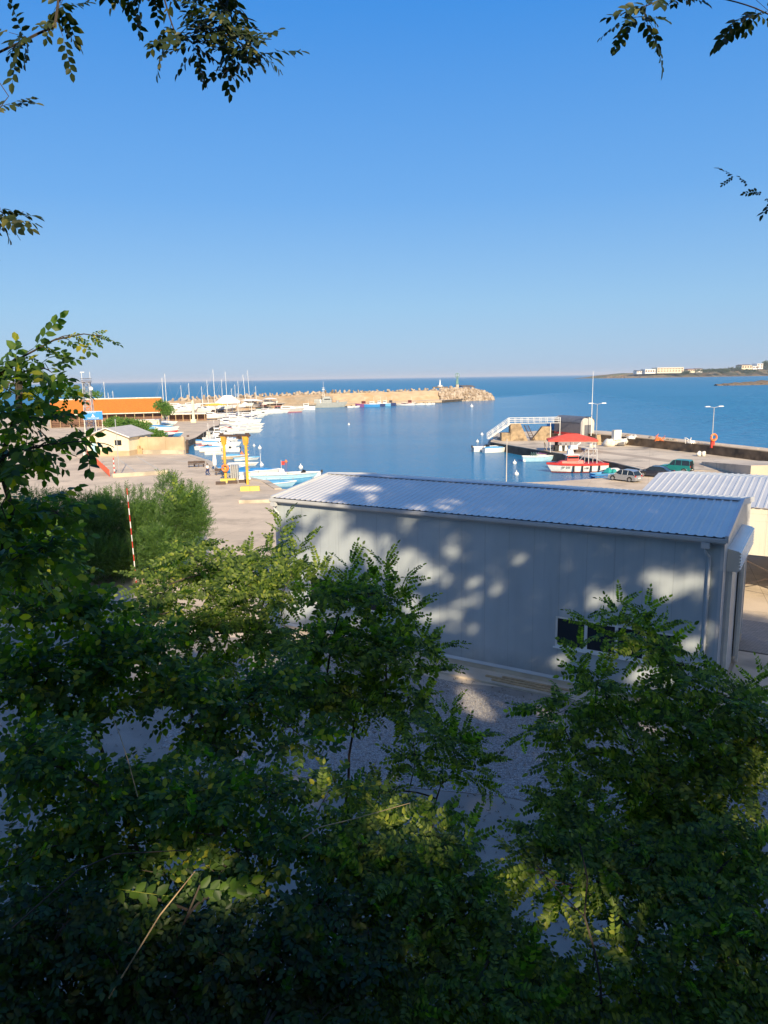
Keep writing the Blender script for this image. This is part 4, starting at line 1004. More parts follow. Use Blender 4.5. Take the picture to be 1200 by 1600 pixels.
for _p, _h, _L, _lab in (((-54.32, 274.93, -1.5), 9.0, 8.5, 'sailing boat afloat in the crowded moorings with a short bare mast'), ((-46.19, 257.29, -1.5), 8.0, 8.0, 'sailing boat afloat nearest the open harbour with a short mast'), ((-64.1, 312.64, -1.5), 10.5, 9.0, 'sailing boat afloat directly below the peaked white tent')):
    mast(boat('sail', _p, R_(9), _L, _L * .3, _lab, 'sailing boats afloat', boot='navy'), _L, _h, 1.2, 0, 'navy')
for _p, _h, _lab in (((-75.95, 310.5, 0.0), 8.5, 'yacht ashore with a short thin mast right of the thick cream post'), ((-87.14, 320.07, 0.0), 9.0, 'yacht ashore with a thin mast behind the stored cruisers'), ((-74.78, 315.84, 0.0), 11.0, 'yacht ashore with a thin mast left of the tallest one'), ((-65.88, 337.72, -0.0), 10.5, 'yacht ashore with a thin mast between the two white tents'), ((-59.33, 345.63, 0.0), 8.0, 'yacht ashore with a short mast at the right side of the low white tent')):
    yacht(_p, .15, 8, _h, .01, _lab)

# grey patrol ship
ps = empty('patrol_ship', (-28.0, 392.97, -1.5), 0.0, 'grey naval patrol ship with a lattice mast moored by the breakwater', 'ship')
L = 19.5
rings, tp = hull_rings(L, 4.6, 2.3, sheer=.35, draft=.6, stern=.9)
mb = MB(); mb.loft(rings); mb.quad(rings[0]); mb.build('hull', M['navy_grey'], ps, smooth=True)
d = MB()
for i in range(8): a, b = tp[i], tp[i + 1]; d.quad([(a[0], -a[1], a[2] - .05), (b[0], -b[1], b[2] - .05), (b[0], b[1], b[2] - .05), (a[0], a[1], a[2] - .05)])
d.build('deck', M['grey_roof'], ps)
MB().cbox(-6.6, 0, 3.4, 5.2, 3.2, 2.2, 0, 0, .96).build('deckhouse', M['navy_grey'], ps)
MB().box(-5.0, -1.66, 2.4, -4.1, -1.58, 4.2).build('door', M['white'], ps)
c = MB(); c.cbox(-1.2, 0, 3.7, 5.2, 3.4, 2.8, 0, 0, .9); c.cbox(-1.2, 0, 5.4, 3.4, 2.6, .7, 0, 0, .95); cb = c.build('bridge', M['navy_grey'], ps)
MB().box(1.1, -1.3, 4.0, 1.45, 1.3, 4.6).box(-2.6, -1.66, 4.1, .6, -1.58, 4.6).build('windows', M['glass'], cb)
c = MB(); c.tube([(4.2, 0, 2.6), (4.2, 0, 3.5)], [.9, .6], 10); c.tube([(4.2, 0, 3.3), (6.4, 0, 3.8)], .09, 6); c.build('deck_gun', M['navy_grey'], ps)
c = MB()
for sx, sy in ((-.5, -.5), (.5, -.5), (.5, .5), (-.5, .5)): c.tube([(-3 + sx, sy, 5.4), (-3 + sx * .3, sy * .3, 10.4)], .07, 4)
for k in range(4): c.cbox(-3, 0, 6.2 + k * 1.1, 1.1 - k * .2, .9 - k * .15, .06)
c.tube([(-3, 0, 10.3), (-3, 0, 13.5)], .06, 4); c.tube([(-3.9, 0, 10.4), (-2.1, 0, 10.4)], .06, 4); c.cbox(-3, 0, 9.5, 1.4, .3, .3)
c.build('mast', M['white'], ps)
c = MB(); pts = [(x, w, z + .9) for x, w, z in tp]; c.tube(pts, .03, 4); c.tube([(x, -w, z) for x, w, z in pts], .03, 4); [c.tube([(x, s * w, z), (x, s * w, z - .9)], .03, 4) for x, w, z in pts for s in (-1, 1)]
c.build('railing', M['metal'], ps)

# --- boats by the pier (right) ---
boat('motor', (21.02, 148.73, -1.5), R_(12), 5.8, 2.0, 'white motor boat, left of the two moored off the end of the pier', 'boats off the pier end', hull='white_gloss', H=.85)
boat('covered', (22.75, 146.5, -1.5), R_(14), 5.6, 2.1, 'white boat with a blue cover, right of the two moored off the pier end', 'boats off the pier end', hull='white_gloss', cover='sky_blue', H=.8)
b = boat('row', (27.57, 129.74, -1.5), R_(-4), 5.6, 2.2, 'pale open boat with a green net frame beside the red rescue boat', hull='pale_blue', top='white', inner='pale_blue', H=.8)
c = MB(); [c.ring((-1.2 + i * .4, 0, .75), .85, .03, 'X', 12, 4, 0, 0, math.pi) for i in range(4)]; c.build('net_hoops', M['green_paint'], b)
b = boat('fishing', (30.57, 132.43, -1.5), R_(190), 6.0, 2.4, 'small white and blue fishing boat with an A frame behind the red boat bow', hull='white_gloss', cover='white_dirty', top='purple')
c = MB(); c.tube([(1.0, -.8, .9), (1.5, 0, 3.3), (1.0, .8, .9)], .05, 5); c.build('lifting_frame', M['wood'], b)
boat('covered', (35.38, 110.73, -1.5), R_(30), 5.2, 2.0, 'light boat with a cream cover in the corner between quay and pier', cover='white', hull='sky_blue')
b = boat('row', (33.51, 108.74, -1.5), R_(15), 5.0, 1.9, 'blue open boat heaped with green nets next to the parked silver car', hull='blue', top='sky_blue', inner='blue')
c = MB(); c.cbox(.2, .1, .9, 1.2, 1.0, .7, .4, 0, .3); c.cbox(.9, -.2, .8, .9, .8, .5, .2, 0, .4); c.build('net_heap', M['teal'], b)
b = boat('row', (32.57, 105.34, -1.5), R_(8), 4.6, 1.8, 'navy open boat partly hidden by the quay beside the silver car', hull='navy', top='blue', inner='navy')

# red rescue boat
rb = empty('rescue_boat', (30.21, 114.09, -1.5), R_(181), 'red and white rescue boat with a white wheelhouse tower and stern frame beside the pier', 'boat')
L = 9.4; rings, tp = hull_rings(L, 3.0, 1.25, sheer=.2, draft=.4, stern=.9)
mb = MB(); mb.loft(rings); mb.quad(rings[0]); mb.build('hull', M['white'], rb, smooth=True)
g = MB(); 
for s in (-1, 1): g.loft([[(x, s * (w + .03), z - .20), (x, s * (w + .05), z + .12), (x, s * (w - .25), z + .12)] for x, w, z in tp])
g.build('bulwark', M['red'], rb)
d = MB()
for i in range(8): a, b = tp[i], tp[i + 1]; d.quad([(a[0], -a[1] * .95, a[2] + .02), (b[0], -b[1] * .95, b[2] + .02), (b[0], b[1] * .95, b[2] + .02), (a[0], a[1] * .95, a[2] + .02)])
d.build('deck', M['red'], rb)
st = [[(a[2][0], a[2][1] * 1.02, -.05), ((a[1][0] + a[2][0]) / 2, (a[1][1] * .35 + a[2][1] * .65) * 1.03, .2)] for a in rings]
m2 = MB(); m2.loft(st); m2.loft([[(x, -y, z) for x, y, z in rr] for rr in st]); m2.build('waterline_stripe', M['darkred'], rb)
c = MB(); c.loft([[(x, -.85 * k, 1.35), (x, -.7 * k, 1.35 + h), (x, .7 * k, 1.35 + h), (x, .85 * k, 1.35)] for x, k, h in ((-.9, 1, .55), (.6, 1, .6), (2.4, .9, .45), (3.2, .5, .1))]); c.build('coachroof', M['red'], rb)
c = MB(); c.cbox(.7, 0, 2.25, 1.9, 1.5, .9, 0, 0, .85); cb = c.build('wheelhouse', M['red'], rb)
MB().box(-.1, -.72, 2.2, 1.5, .72, 2.5).box(1.45, -.6, 2.15, 1.58, .6, 2.5).build('windows', M['glass'], cb)
MB().box(-.35, -.75, 2.7, 1.85, .75, 2.78).build('roof', M['white'], rb)
c = MB(); c.cbox(1.0, 0, 3.2, .9, .8, .9, 0, 0, .8); c.cbox(.6, 0, 3.9, 1.3, .9, .6, .2, 0, .8); c.tube([(.2, 0, 4.0), (-.6, 0, 4.6)], .12, 6); c.build('life_raft', M['white'], rb)
c = MB()
for sx in (-1.6, -2.9):
    c.tube([(sx, -1.1, 1.3), (sx, -.9, 3.6), (sx, .9, 3.6), (sx, 1.1, 1.3)], .07, 6)
for sy in (-.9, .9): c.tube([(-1.6, sy, 3.6), (-2.9, sy, 3.6)], .06, 6); c.tube([(-1.6, sy, 2.6), (-2.9, sy, 2.6)], .05, 6); c.tube([(-1.6, sy, 3.4), (.1, sy, 1.6)], .05, 6); c.tube([(-2.9, sy, 2.2), (-4.0, sy, 1.5)], .05, 6)
c.build('stern_frame', M['metal'], rb)
for k, x in enumerate((-3.2, -1.9, -.55, .8)):
    MB().tube([(x, 1.56, .25), (x, 1.56, 1.15)], .13, 8).build('fender', M['dark'], rb)
# hull lettering on the side towards the camera (local +Y because the bow points left)
text_mesh('lettering', 'BP 505', .48, M['dark'], rb, (1.9, 1.235, .86), (R_(90), 0, R_(167.4)), .004)
text_mesh('lettering', '108', .48, M['dark'], rb, (-1.2, 1.455, .74), (R_(90), 0, R_(180)), .004)

yacht((-101.53, 270.06, 0.0), .3, 8, 11.0, 0, 'yacht standing behind the orange roof, its mast tallest left of the lone tree')
yacht((-101.55, 274.29, 0.0), .2, 7, 7.0, .03, 'small yacht behind the orange roof with a short leaning mast', 'yachts behind the orange roof')
yacht((-101.58, 278.65, 0.0), .2, 7, 7.6, 0, 'small yacht behind the orange roof with a short upright mast and stays', 'yachts behind the orange roof')
yacht((-87.21, 293.02, 0.0), .1, 9, 12.2, 0, 'yacht at the right end of the orange roof with the lower of two close masts')
yacht((-87.57, 298.18, -0.0), .1, 10, 13.8, 0, 'yacht at the right end of the orange roof with the higher of two close masts')
yacht((-83.49, 318.82, 0.0), .1, 8, 9.8, 0, 'yacht ashore with a lone short mast left of the white tent')
yacht((-71.82, 314.82, 0.0), .2, 10, 15.5, .01, 'yacht beside the yellow canopy with the tallest mast of the yard')
yacht((-69.66, 319.99, -0.0), .2, 9, 11.2, 0, 'yacht behind the white tent with the middle height mast')
yacht((-69.67, 329.28, 0.0), .2, 10, 14.6, .015, 'yacht behind the white tent with a tall slightly raked mast')
yacht((-67.61, 338.37, -0.0), .2, 8, 9.0, 0, 'yacht by the white tent with a short mast on its right side')
yacht((-64.1, 343.92, 0.0), .2, 10, 13.2, .06, 'yacht with a strongly raked mast near the low white canopy')
yacht((-64.26, 354.79, -0.0), .2, 11, 15.4, .03, 'yacht with a tall thin mast, rightmost in the yard')
boat('cruiser', (-75.55, 266.77, 0.0), .2, 10, 3.2, 'white cruiser ashore, leftmost in the row by the orange roof', 'cruisers stored ashore', z0=2.4)
boat('cruiser', (-75.83, 275.46, 0.0), .1, 11, 3.2, 'white cruiser ashore second from the left in the stored row', 'cruisers stored ashore', z0=2.2)
boat('cruiser', (-75.86, 284.64, 0.0), .15, 10, 3.2, 'white cruiser ashore above the long white pontoon roof', 'cruisers stored ashore', z0=2.4)
boat('cruiser', (-84.18, 302.3, 0.0), .2, 10, 3.2, 'white cruiser ashore in the back row behind the stored boats', 'cruisers stored ashore', z0=2.6)
boat('cruiser', (-79.4, 306.11, -0.0), .3, 9, 3.0, 'white cruiser ashore in the back row beside the white post', 'cruisers stored ashore', z0=2.6)
boat('cruiser', (-70.18, 287.68, 0.0), -.5, 11, 3.4, 'white cruiser ashore with its bow raised, right of the white post', 'cruisers stored ashore', z0=1.6)
boat('cruiser', (-59.94, 258.21, 0.0), .2, 10, 3.2, 'white cruiser ashore under the yellow canopy', 'cruisers stored ashore', z0=.6)
boat('cruiser', (-64.05, 340.44, 0.0), .1, 10, 3.4, 'shrink wrapped white cruiser ashore under the low white canopy', 'cruisers stored ashore', z0=1.6)
boat('cruiser', (-53.47, 348.4, 0.0), 0, 9, 3.0, 'white cruiser ashore with a flat top against the breakwater wall', 'cruisers stored ashore', z0=2.0)
boat('covered', (-57.99, 346.54, 0.0), 0, 8, 3.0, 'boat ashore under a red cover near the low white canopy', 'cruisers stored ashore', cover='red_soft', hull='darkred', z0=1.4)
boat('covered', (-50.18, 348.58, 0.0), 0, 9, 3.4, 'boat ashore under a dark green cover against the breakwater wall', 'cruisers stored ashore', cover='brown_sail', hull='dark_metal', z0=1.8)

# small rowing boats stored on the left quay
boat('covered', (-74.14, 233.47, 0.0), 0.3, 6.4, 2.2, 'sky blue covered boat ashore at the back, beside the white site office', 'small boats stored on the left quay', hull='sky_blue', cover='sky_blue', z0=.5)
boat('covered', (-69.04, 225.97, 0.0), 0.1, 6.4, 2.2, 'white boat with a blue cover ashore right of the site office', 'small boats stored on the left quay', hull='white', cover='sky_blue', z0=.5)
boat('covered', (-65.07, 219.12, 0.0), 0.2, 6.4, 2.2, 'pale blue boat ashore in the middle of the stored boats', 'small boats stored on the left quay', hull='pale_blue', cover='pale_blue', z0=.5)
boat('covered', (-66.61, 228.42, 0.0), 0.0, 6.4, 2.2, 'white boat ashore at the right end of the stored boats', 'small boats stored on the left quay', hull='white', cover='white', z0=.5)
boat('covered', (-62.83, 207.74, 0.0), 0.15, 6.4, 2.2, 'blue boat ashore with a darker blue cover among pale ones', 'small boats stored on the left quay', hull='sky_blue', cover='blue', z0=.5)
boat('covered', (-58.97, 201.85, 0.0), 0.1, 6.4, 2.2, 'white boat with a blue cover stored nearest the open quay', 'small boats stored on the left quay', hull='white', cover='sky_blue', z0=.5)
boat('covered', (-55.45, 188.49, 0.0), 0.1, 6.4, 2.2, 'white covered boat with a red hull ashore by the round tree', 'small boats stored on the left quay', hull='red', cover='white', z0=.5)
boat('covered', (-51.64, 178.55, 0.0), 0.1, 6.4, 2.2, 'blue hulled boat ashore directly above the beige wall', 'small boats stored on the left quay', hull='blue', cover='white_dirty', z0=.5)
boat('covered', (-52.19, 173.03, 0.0), 0.5, 6.4, 2.2, 'navy boat ashore nearest the beige wall', 'small boats stored on the left quay', hull='navy', cover='blue', z0=.5)
boat('covered', (-65.63, 211.0, 0.0), -0.2, 6.4, 2.2, 'plain white boat ashore behind the round tree', 'small boats stored on the left quay', hull='white', cover='white', z0=.5)

# mooring buoys
def buoy(loc, r_, m, label, group='small mooring buoys'):
    o = MB()
    rings = []
    for i in range(7):
        t = math.pi * i / 6 - math.pi / 2; rings.append([(math.cos(t) * r_ * math.cos(a * math.pi / 5), math.cos(t) * r_ * math.sin(a * math.pi / 5), r_ * .5 + r_ * math.sin(t)) for a in range(10)])
    o.loft(rings, closed=True); o.tube([(0, 0, r_ * 1.4), (0, 0, r_ * 2.1)], r_ * .2, 5)
    b = o.build('mooring_buoy', M[m], smooth=True); b.location = loc; tag(b, label, 'buoy', group)
buoy((25.66, 190.04, -1.5), .38, 'white', 'small white buoy out on the water, farthest left of the pier tip pair')
buoy((21.88, 169.66, -1.5), .34, 'white', 'small white buoy nearer the pier tip, above the white motor boat')
buoy((22.69, 125.99, -1.5), .36, 'white', 'round white buoy in the water left of the pier, upper of two')
buoy((20.4, 111.46, -1.5), .36, 'white', 'round white buoy just above the warehouse roof line')
buoy((24.95, 129.1, -1.5), .28, 'white', 'little white buoy left of the green hooped boat')
buoy((44.52, 368.44, -1.5), .8, 'white', 'white buoy lying off the boulders of the breakwater head')
buoy((-14.09, 124.48, -1.5), .40, 'white', 'cream buoy floating above the left end of the warehouse roof')
buoy((-17.85, 134.16, -1.5), .28, 'buoy_orange', 'tiny orange buoy between the crane and the open harbour')
buoy((-27.17, 161.61, -1.5), .42, 'white', 'pale buoy right of the tall right crane post')
buoy((-21.51, 129.19, -1.5), .36, 'white', 'pale buoy beyond the bow of the long white open boat')
buoy((-31.26, 158.67, -1.5), .34, 'white', 'pale buoy between the two crane posts, upper one')
buoy((-28.61, 148.26, -1.5), .42, 'buoy_orange', 'orange buoy between the two crane posts')
buoy((-29.56, 168.17, -1.5), .30, 'white', 'small pale buoy right beside the top of the right crane post')
buoy((-36.59, 219.13, -1.5), .38, 'white', 'pale buoy off the bow of the nearest motor yacht')
buoy((-11.07, 241.3, -1.5), .35, 'white', 'lone pale buoy in the middle of the calm harbour')

# ================================================================== PIER (right)
def lift(name, base, **k): return empty(name, base, **k)
pp = empty('parapet_wall', (0, 0, 0), 0, 'long brown stained stone parapet wall along the sea side of the pier', 'wall')
w_ = pathwall('wall', [(36.48, 160.95, 0.0)[:2], (41.07, 153.37, 0.0)[:2], (48.33, 137.62, 0.0)[:2], (54.12, 123.18, 0.0)[:2], (58.21, 110.24, 0.0)[:2], (61.79, 95.94, 0.0)[:2]], .9, 0, 1.55, M['parapet']); w_.parent = pp
w_ = pathwall('coping', offset_line([(36.48, 160.95, 0.0)[:2], (41.07, 153.37, 0.0)[:2], (48.33, 137.62, 0.0)[:2], (54.12, 123.18, 0.0)[:2], (58.21, 110.24, 0.0)[:2], (61.79, 95.94, 0.0)[:2]], -.05), 1.0, 1.55, 1.67, M['beige']); w_.parent = pp
rnd = random.Random(9)
shore = offset_line([(43.6, 148.25, 0.0)[:2], (48.33, 137.62, 0.0)[:2], (54.12, 123.18, 0.0)[:2], (58.21, 110.24, 0.0)[:2], (60.94, 98.74, 0.0)[:2]], 3.2)
for i in range(len(shore) - 1):
    a, b = Vector(shore[i]), Vector(shore[i + 1]); n = int((b - a).length / 1.5)
    for k in range(n):
        p = a.lerp(b, (k + rnd.random()) / n); off = rnd.uniform(-1.2, 2.6)
        put_rock(rnd.choice(BM), (p.x + off * .7, p.y + off * .7, rnd.uniform(.5, 1.25) - max(0, off) * .25), rnd.uniform(.55, 1.0), rnd, 'tan boulder in the rough bank behind the pier parapet', 'boulders behind the parapet')
mb = MB(); o1 = shore; o2 = offset_line(shore, 5.0); o0 = offset_line(shore, -2.2)
for q in (o0, o2): pass
mb.loft([[(p[0], p[1], .9) for p in o0], [(p[0], p[1], .9) for p in o1], [(p[0], p[1], -3) for p in o2]]); struct('rubble_bank', mb, M['rock_dark'])

# arched kiosk
kz = 1.2
K0 = Vector((40.42, 150.09, 1.2)); K1 = Vector((36.86, 157.9, 1.2)); K2 = Vector((43.48, 151.15, 1.2))
kl = (K1 - K0).length; kd = math.atan2((K1 - K0).y, (K1 - K0).x) - math.pi / 2; kw = 3.4
kr = empty('boat_shed', (K0.x, K0.y, kz), kd, 'grey container shed with an arched dark roof and a red base band on the pier', 'shed')
def arch(w, h0, h1, n=8): return [(w / 2 - w / 2 * math.cos(math.pi * i / n), h0 + (h1 - h0) * math.sin(math.pi * i / n)) for i in range(n + 1)]
MB().box(0, .05, .45, kw, kl, 2.65).build('walls', M['grey_clad'], kr)
MB().box(-.03, 0.06, 0, kw + .03, kl + .02, .45).build('base_band', M['red'], kr)
MB().extr([(0, 2.65)] + arch(kw, 2.65, 3.75)[1:-1] + [(kw, 2.65)], 'Y', .05, kl).build('vault', M['grey_roof'], kr)
b = MB(); a0 = arch(kw + .16, 2.62, 3.86); a1 = arch(kw, 2.65, 3.72)
b.loft([[(x - .08, yy, z) for x, z in a0] for yy in (-.10, kl + .05)]); b.build('roof', M['grey_roof'], kr, smooth=True)
b = MB(); b.extr([(0, 0), (0, 2.65)] + arch(kw, 2.65, 3.72)[1:-1] + [(kw, 2.65), (kw, 0)], 'Y', -.08, .04); b.build('gable_front', M['grey_light'], kr)
MB().box(kw * .26, -.12, .05, kw * .80, -.085, 2.15).build('shutter_door', M['grey_roof'], kr)
b = MB(); b.loft([[(x - .08, yy, z + .01) for x, z in a0] for yy in (-.16, -.11)]); b.loft([[(x - .08, yy, z + .015) for x, z in a0] for yy in (kl + .05, kl + .12)]); b.build('arch_trim', M['white'], kr)
b = MB(); b.box(-.4, -.3, -1.2, kw + .4, kl + .6, 0.0); b.build('plinth', M['parapet'], kr)

# stone stair block with steel walkway and railings
sr = empty('stair_landing', (27.58, 154.35, 0.0), 0, 'weathered stone stair block with white steel stairs and walkway at the pier end', 'stairs')
def loc_(p, o=sr): return (p[0] - o.location.x, p[1] - o.location.y, p[2] - o.location.z)
sx0, sx1 = -1.3, 1.4
b = MB(); b.extr([(-.8, 0), (2.9, 0), (1.3, 3.6), (-.8, 3.6)], 'Y', -.3, 2.0); b.build('stone_block', M['stone_block'], sr)
b = MB(); b.extr([(-2.6, 0), (-.8, 0), (-.8, 1.7), (-2.6, 1.7)], 'Y', -.1, 2.2); b.build('lower_block', M['stone_block'], sr)
b = MB(); b.extr([(3.6, 0), (7.8, 0), (7.8, 2.9), (6.0, 2.9)], 'Y', .0, 1.4); b.build('wing_wall', M['stone_block'], sr)
b = MB(); b.extr([(1.6, 0.1), (2.2, .1), (3.9, 2.7)[:2], (3.3, 3.2)], 'Y', -.34, -.31); 
b = MB(); b.tube([(2.0, -.45, 3.3), (3.6, -.45, .1)], .07, 4); b.tube([(2.8, -.45, 3.3), (4.4, -.45, .1)], .07, 4)
for k in range(8): b.cbox(2.4 + .2 * k, -.45, 3.1 - .4 * k, .9, .5, .06)
b.build('dark_steps', M['dark_metal'], sr)
b = MB(); b.extr([(-5.6, .5), (-5.3, .5), (-.8, 3.5), (-.8, 3.7), (-1.1, 3.7)], 'Y', -.2, .05); b.extr([(-5.6, .5), (-5.3, .5), (-.8, 3.5), (-.8, 3.7), (-1.1, 3.7)], 'Y', 1.0, 1.2)
for k in range(12): b.box(-5.4 + .38 * k, -.2, .62 + .262 * k, -5.05 + .38 * k, 1.2, .66 + .262 * k)
b.build('steel_stairs', M['white'], sr)
b = MB(); b.box(-1.0, -.1, 3.6, 9.6, 1.3, 3.68); b.build('walkway', M['white_dirty'], sr)
b = MB()
for yy in (-.1, 1.3):
    for dz in (.4, .75, 1.1): b.tube([(-5.5, yy, .6 + dz), (-1.0, yy, 3.7 + dz), (9.6, yy, 3.7 + dz)], .035, 4)
    for k in range(5): b.tube([(-5.5 + 1.1 * k, yy, .6 + .76 * k), (-5.5 + 1.1 * k, yy, 1.7 + .76 * k)], .04, 4)
    for k in range(9): b.tube([(-1 + 1.32 * k, yy, 3.7), (-1 + 1.32 * k, yy, 4.8)], .04, 4)
b.tube([(9.6, -.1, 0), (9.6, -.1, 4.8)], .08, 5); b.tube([(7.6, -.1, 0), (7.6, -.1, 3.7)], .08, 5)
b.build('railing', M['white'], sr)
rt_ = empty('water_tank', (37.4, 162.53, 0.0), 0, 'dark blue tank on legs between the stair walkway and the grey shed', 'tank')
MB().tube([(0, 0, 1.5), (0, 0, 3.1)], 1.15, 14).build('tank', M['blue'], rt_, smooth=True)
b = MB(); [b.tube([(x, y, 0), (x * .8, y * .8, 1.5)], .07, 5) for x in (-.8, .8) for y in (-.8, .8)]
b.build('legs', M['white'], rt_)
for (p, s_, lab) in (((24.13, 160.89, -1.2), 1.3, 'pale boulder at the foot of the pier end, leftmost'), ((25.08, 161.64, -1.0), 1.3, 'pale boulder against the pier end below the steel stairs'), ((25.51, 158.2, -0.5), 1.2, 'tan boulder between the steel stairs and the stone block')):
    put_rock(BM[1], p, s_, rnd, lab, 'boulders at the pier end')

# red pavilion with stall
ur = empty('pavilion', (33.87, 131.42, 0.0), R_(-8), 'wide red fabric pavilion on posts standing on the pier', 'pavilion')
b = MB(); a_ = 4.3; c_ = 2.3
ed = [(-a_, -c_, 2.15), (a_, -c_, 2.15), (a_, c_, 2.15), (-a_, c_, 2.15)]; tp_ = [(-.9, 0, 3.15), (.9, 0, 3.15)]
b.quad([ed[0], ed[1], tp_[1], tp_[0]]); b.quad([ed[2], ed[3], tp_[0], tp_[1]]); b.quad([ed[1], ed[2], tp_[1]]); b.quad([ed[3], ed[0], tp_[0]])
for i in range(4):
    p, q = ed[i], ed[(i + 1) % 4]; b.quad([p, q, (q[0], q[1], 1.9), (p[0], p[1], 1.9)])
b.build('canopy', M['red_soft'], ur)
b = MB(); [b.tube([(x, y, 0), (x, y, 2.2)], .05, 5) for x in (-3.9, 0, 3.9) for y in (-2.1, 2.1)]
b.build('posts', M['white'], ur)
c = empty('stall_counter', (32.3, 131.09, 0.0), R_(-8), 'dark stall cupboard with white banners under the red pavilion', 'stall')
MB().box(-1.5, -.4, 0, -1.0, .4, 1.9).box(-.95, -.3, 0, 1.2, .4, 1.0).build('cupboard', M['dark'], c)
MB().quad([(-.8, -.34, .15), (-.2, -.34, .1), (-.35, -.34, 1.5), (-.75, -.34, 1.6)]).quad([(.2, -.34, .1), (.8, -.34, .2), (.45, -.34, 1.6), (.3, -.34, 1.5)]).build('banner', M['white'], c)
c = empty('stacked_crates', (34.61, 129.0, 0.0), .2, 'low dark heap of crates right of the stall under the pavilion edge', 'crates')
MB().box(-.9, -.5, 0, .1, .5, .5).box(.15, -.5, 0, .9, .4, .35).box(-.6, -.4, .5, .2, .4, .9).build('crate', M['dark_metal'], c)
c = empty('drum', (39.14, 137.91, 0.0), 0, 'small white jumble of buckets beside the wooden pallet', 'buckets')
MB().tube([(0, 0, 0), (0, 0, .7)], .35, 10).tube([(.7, .1, 0), (.7, .1, .5)], .28, 10).build('bucket', M['white_dirty'], c)
c = MB().box(-.5, -.12, 0, .5, .12, 2.0).box(-.5, -.16, .3, .5, -.12, .45).box(-.5, -.16, 1.0, .5, -.12, 1.15).box(-.5, -.16, 1.7, .5, -.12, 1.85).build('wooden_pallet', M['wood']); c.location = (41.93, 142.09, 0.0); c.rotation_euler = (-.15, 0, .5)
tag(c, 'tan wooden pallet leaning upright on the brown parapet', 'pallet')
# white sacks
def sack_pile(loc, rz, label, n, s=1.0):
    r = empty('sack_pile', loc, rz, label, 'sacks'); rr = random.Random(n)
    for i in range(n):
        o = bpy.data.objects.new('sack', BM[i % 6].copy()); o.data.materials.clear(); o.data.materials.append(M['white_dirty']); o.data.polygons.foreach_set('use_smooth', [True] * len(o.data.polygons)); col.objects.link(o); o.parent = r
        o.location = ((i - n / 2) * 1.0 * s, rr.uniform(-.2, .2), .7 * s); o.scale = (.9 * s, .75 * s, .85 * s); o.rotation_euler = (0, 0, rr.uniform(0, 6))
sack_pile((44.85, 139.55, 0.0), .3, 'pile of big white sacks against the brown parapet', 5)
sack_pile((52.47, 119.85, 0.0), .3, 'two small white sacks at the foot of the parapet', 2, .6)
c = empty('electric_cabinet', (44.31, 139.14, 1.2), .3, 'white electrical cabinet standing on the parapet bank', 'cabinet')
MB().box(-.8, -.4, 0, .8, .4, 1.9).build('body', M['white_dirty'], c); MB().box(-.7, -.43, .15, -.04, -.4, 1.75).box(.04, -.43, .15, .7, -.4, 1.75).build('doors', M['white'], c)
# lamps
def lamp_post(loc, rz, label, h=6.6, group='double armed street lamps on the pier'):
    r = empty('street_lamp', loc, rz, label, 'street lamp', group)
    MB().tube([(0, 0, 0), (0, 0, h)], [.10, .06], 8).build('pole', M['metal'], r, smooth=True)
    b = MB(); b.tube([(-.9, 0, h + .12), (0, 0, h - .05), (.9, 0, h + .12)], .045, 6); b.build('arm', M['metal'], r)
    for s in (-1, 1):
        MB().cbox(s * 1.25, 0, h + .16, .95, .32, .14, 0, 0, .75).build('lamp_head', M['white'], r)
    return r
lamp_post((55.2, 122.87, 1.2), R_(12), 'double armed street lamp with a red cabinet and lifebuoy at its foot')
lamp_post((42.13, 144.87, 1.2), R_(-5), 'double armed street lamp beside the arched grey shed')
c = empty('lifebuoy_cabinet', (54.63, 121.82, 1.2), .2, 'red lifebuoy post with an orange ring at the right street lamp', 'lifebuoy')
MB().cbox(0, -.3, .75, .6, .35, 1.5).build('post', M['red'], c); MB().ring((0, -.55, 1.75), .52, .16, 'Y', 18, 8).build('ring', M['buoy_orange'], c, smooth=True)
c = empty('radio_mast', (42.46, 149.67, 1.2), 0, 'very thin tall white mast rising beside the arched shed', 'mast')
MB().tube([(0, 0, 0), (0, 0, 7), (0, 0, 13)], [.09, .06, .035], 6).build('mast', M['white'], c)
c = empty('flag_pole', (15.23, 90.05, 0.0), 0, 'plain thin pole rising behind the warehouse roof', 'pole')
MB().tube([(0, 0, 0), (0, 0, 5.9)], [.07, .05], 8).build('pole', M['grey_light'], c)
# scrap on the rubble bank
for (p, lab, m_) in (((45.97, 136.16, 1.6), 'white bicycle shaped scrap on the bank behind the parapet', 'white'), ((52.82, 125.47, 1.6), 'white plastic scrap heaped on the bank near the lamp', 'white'), ((49.28, 131.32, 1.6), 'orange net scrap on the bank by the shrub', 'buoy_orange')):
    c = MB(); rr = random.Random(int(p[0] * 10))
    for k in range(7): a_ = rr.uniform(0, 6); c.tube([(rr.uniform(-1, 1), rr.uniform(-.5, .5), 0), (rr.uniform(-1.2, 1.2), rr.uniform(-.5, .5), rr.uniform(.3, 1.3))], .06, 5)
    c.cbox(0, 0, .3, 1.2, .6, .4, rr.uniform(0, 3)); o = c.build('scrap_heap', M[m_]); o.location = p; tag(o, lab, 'scrap')
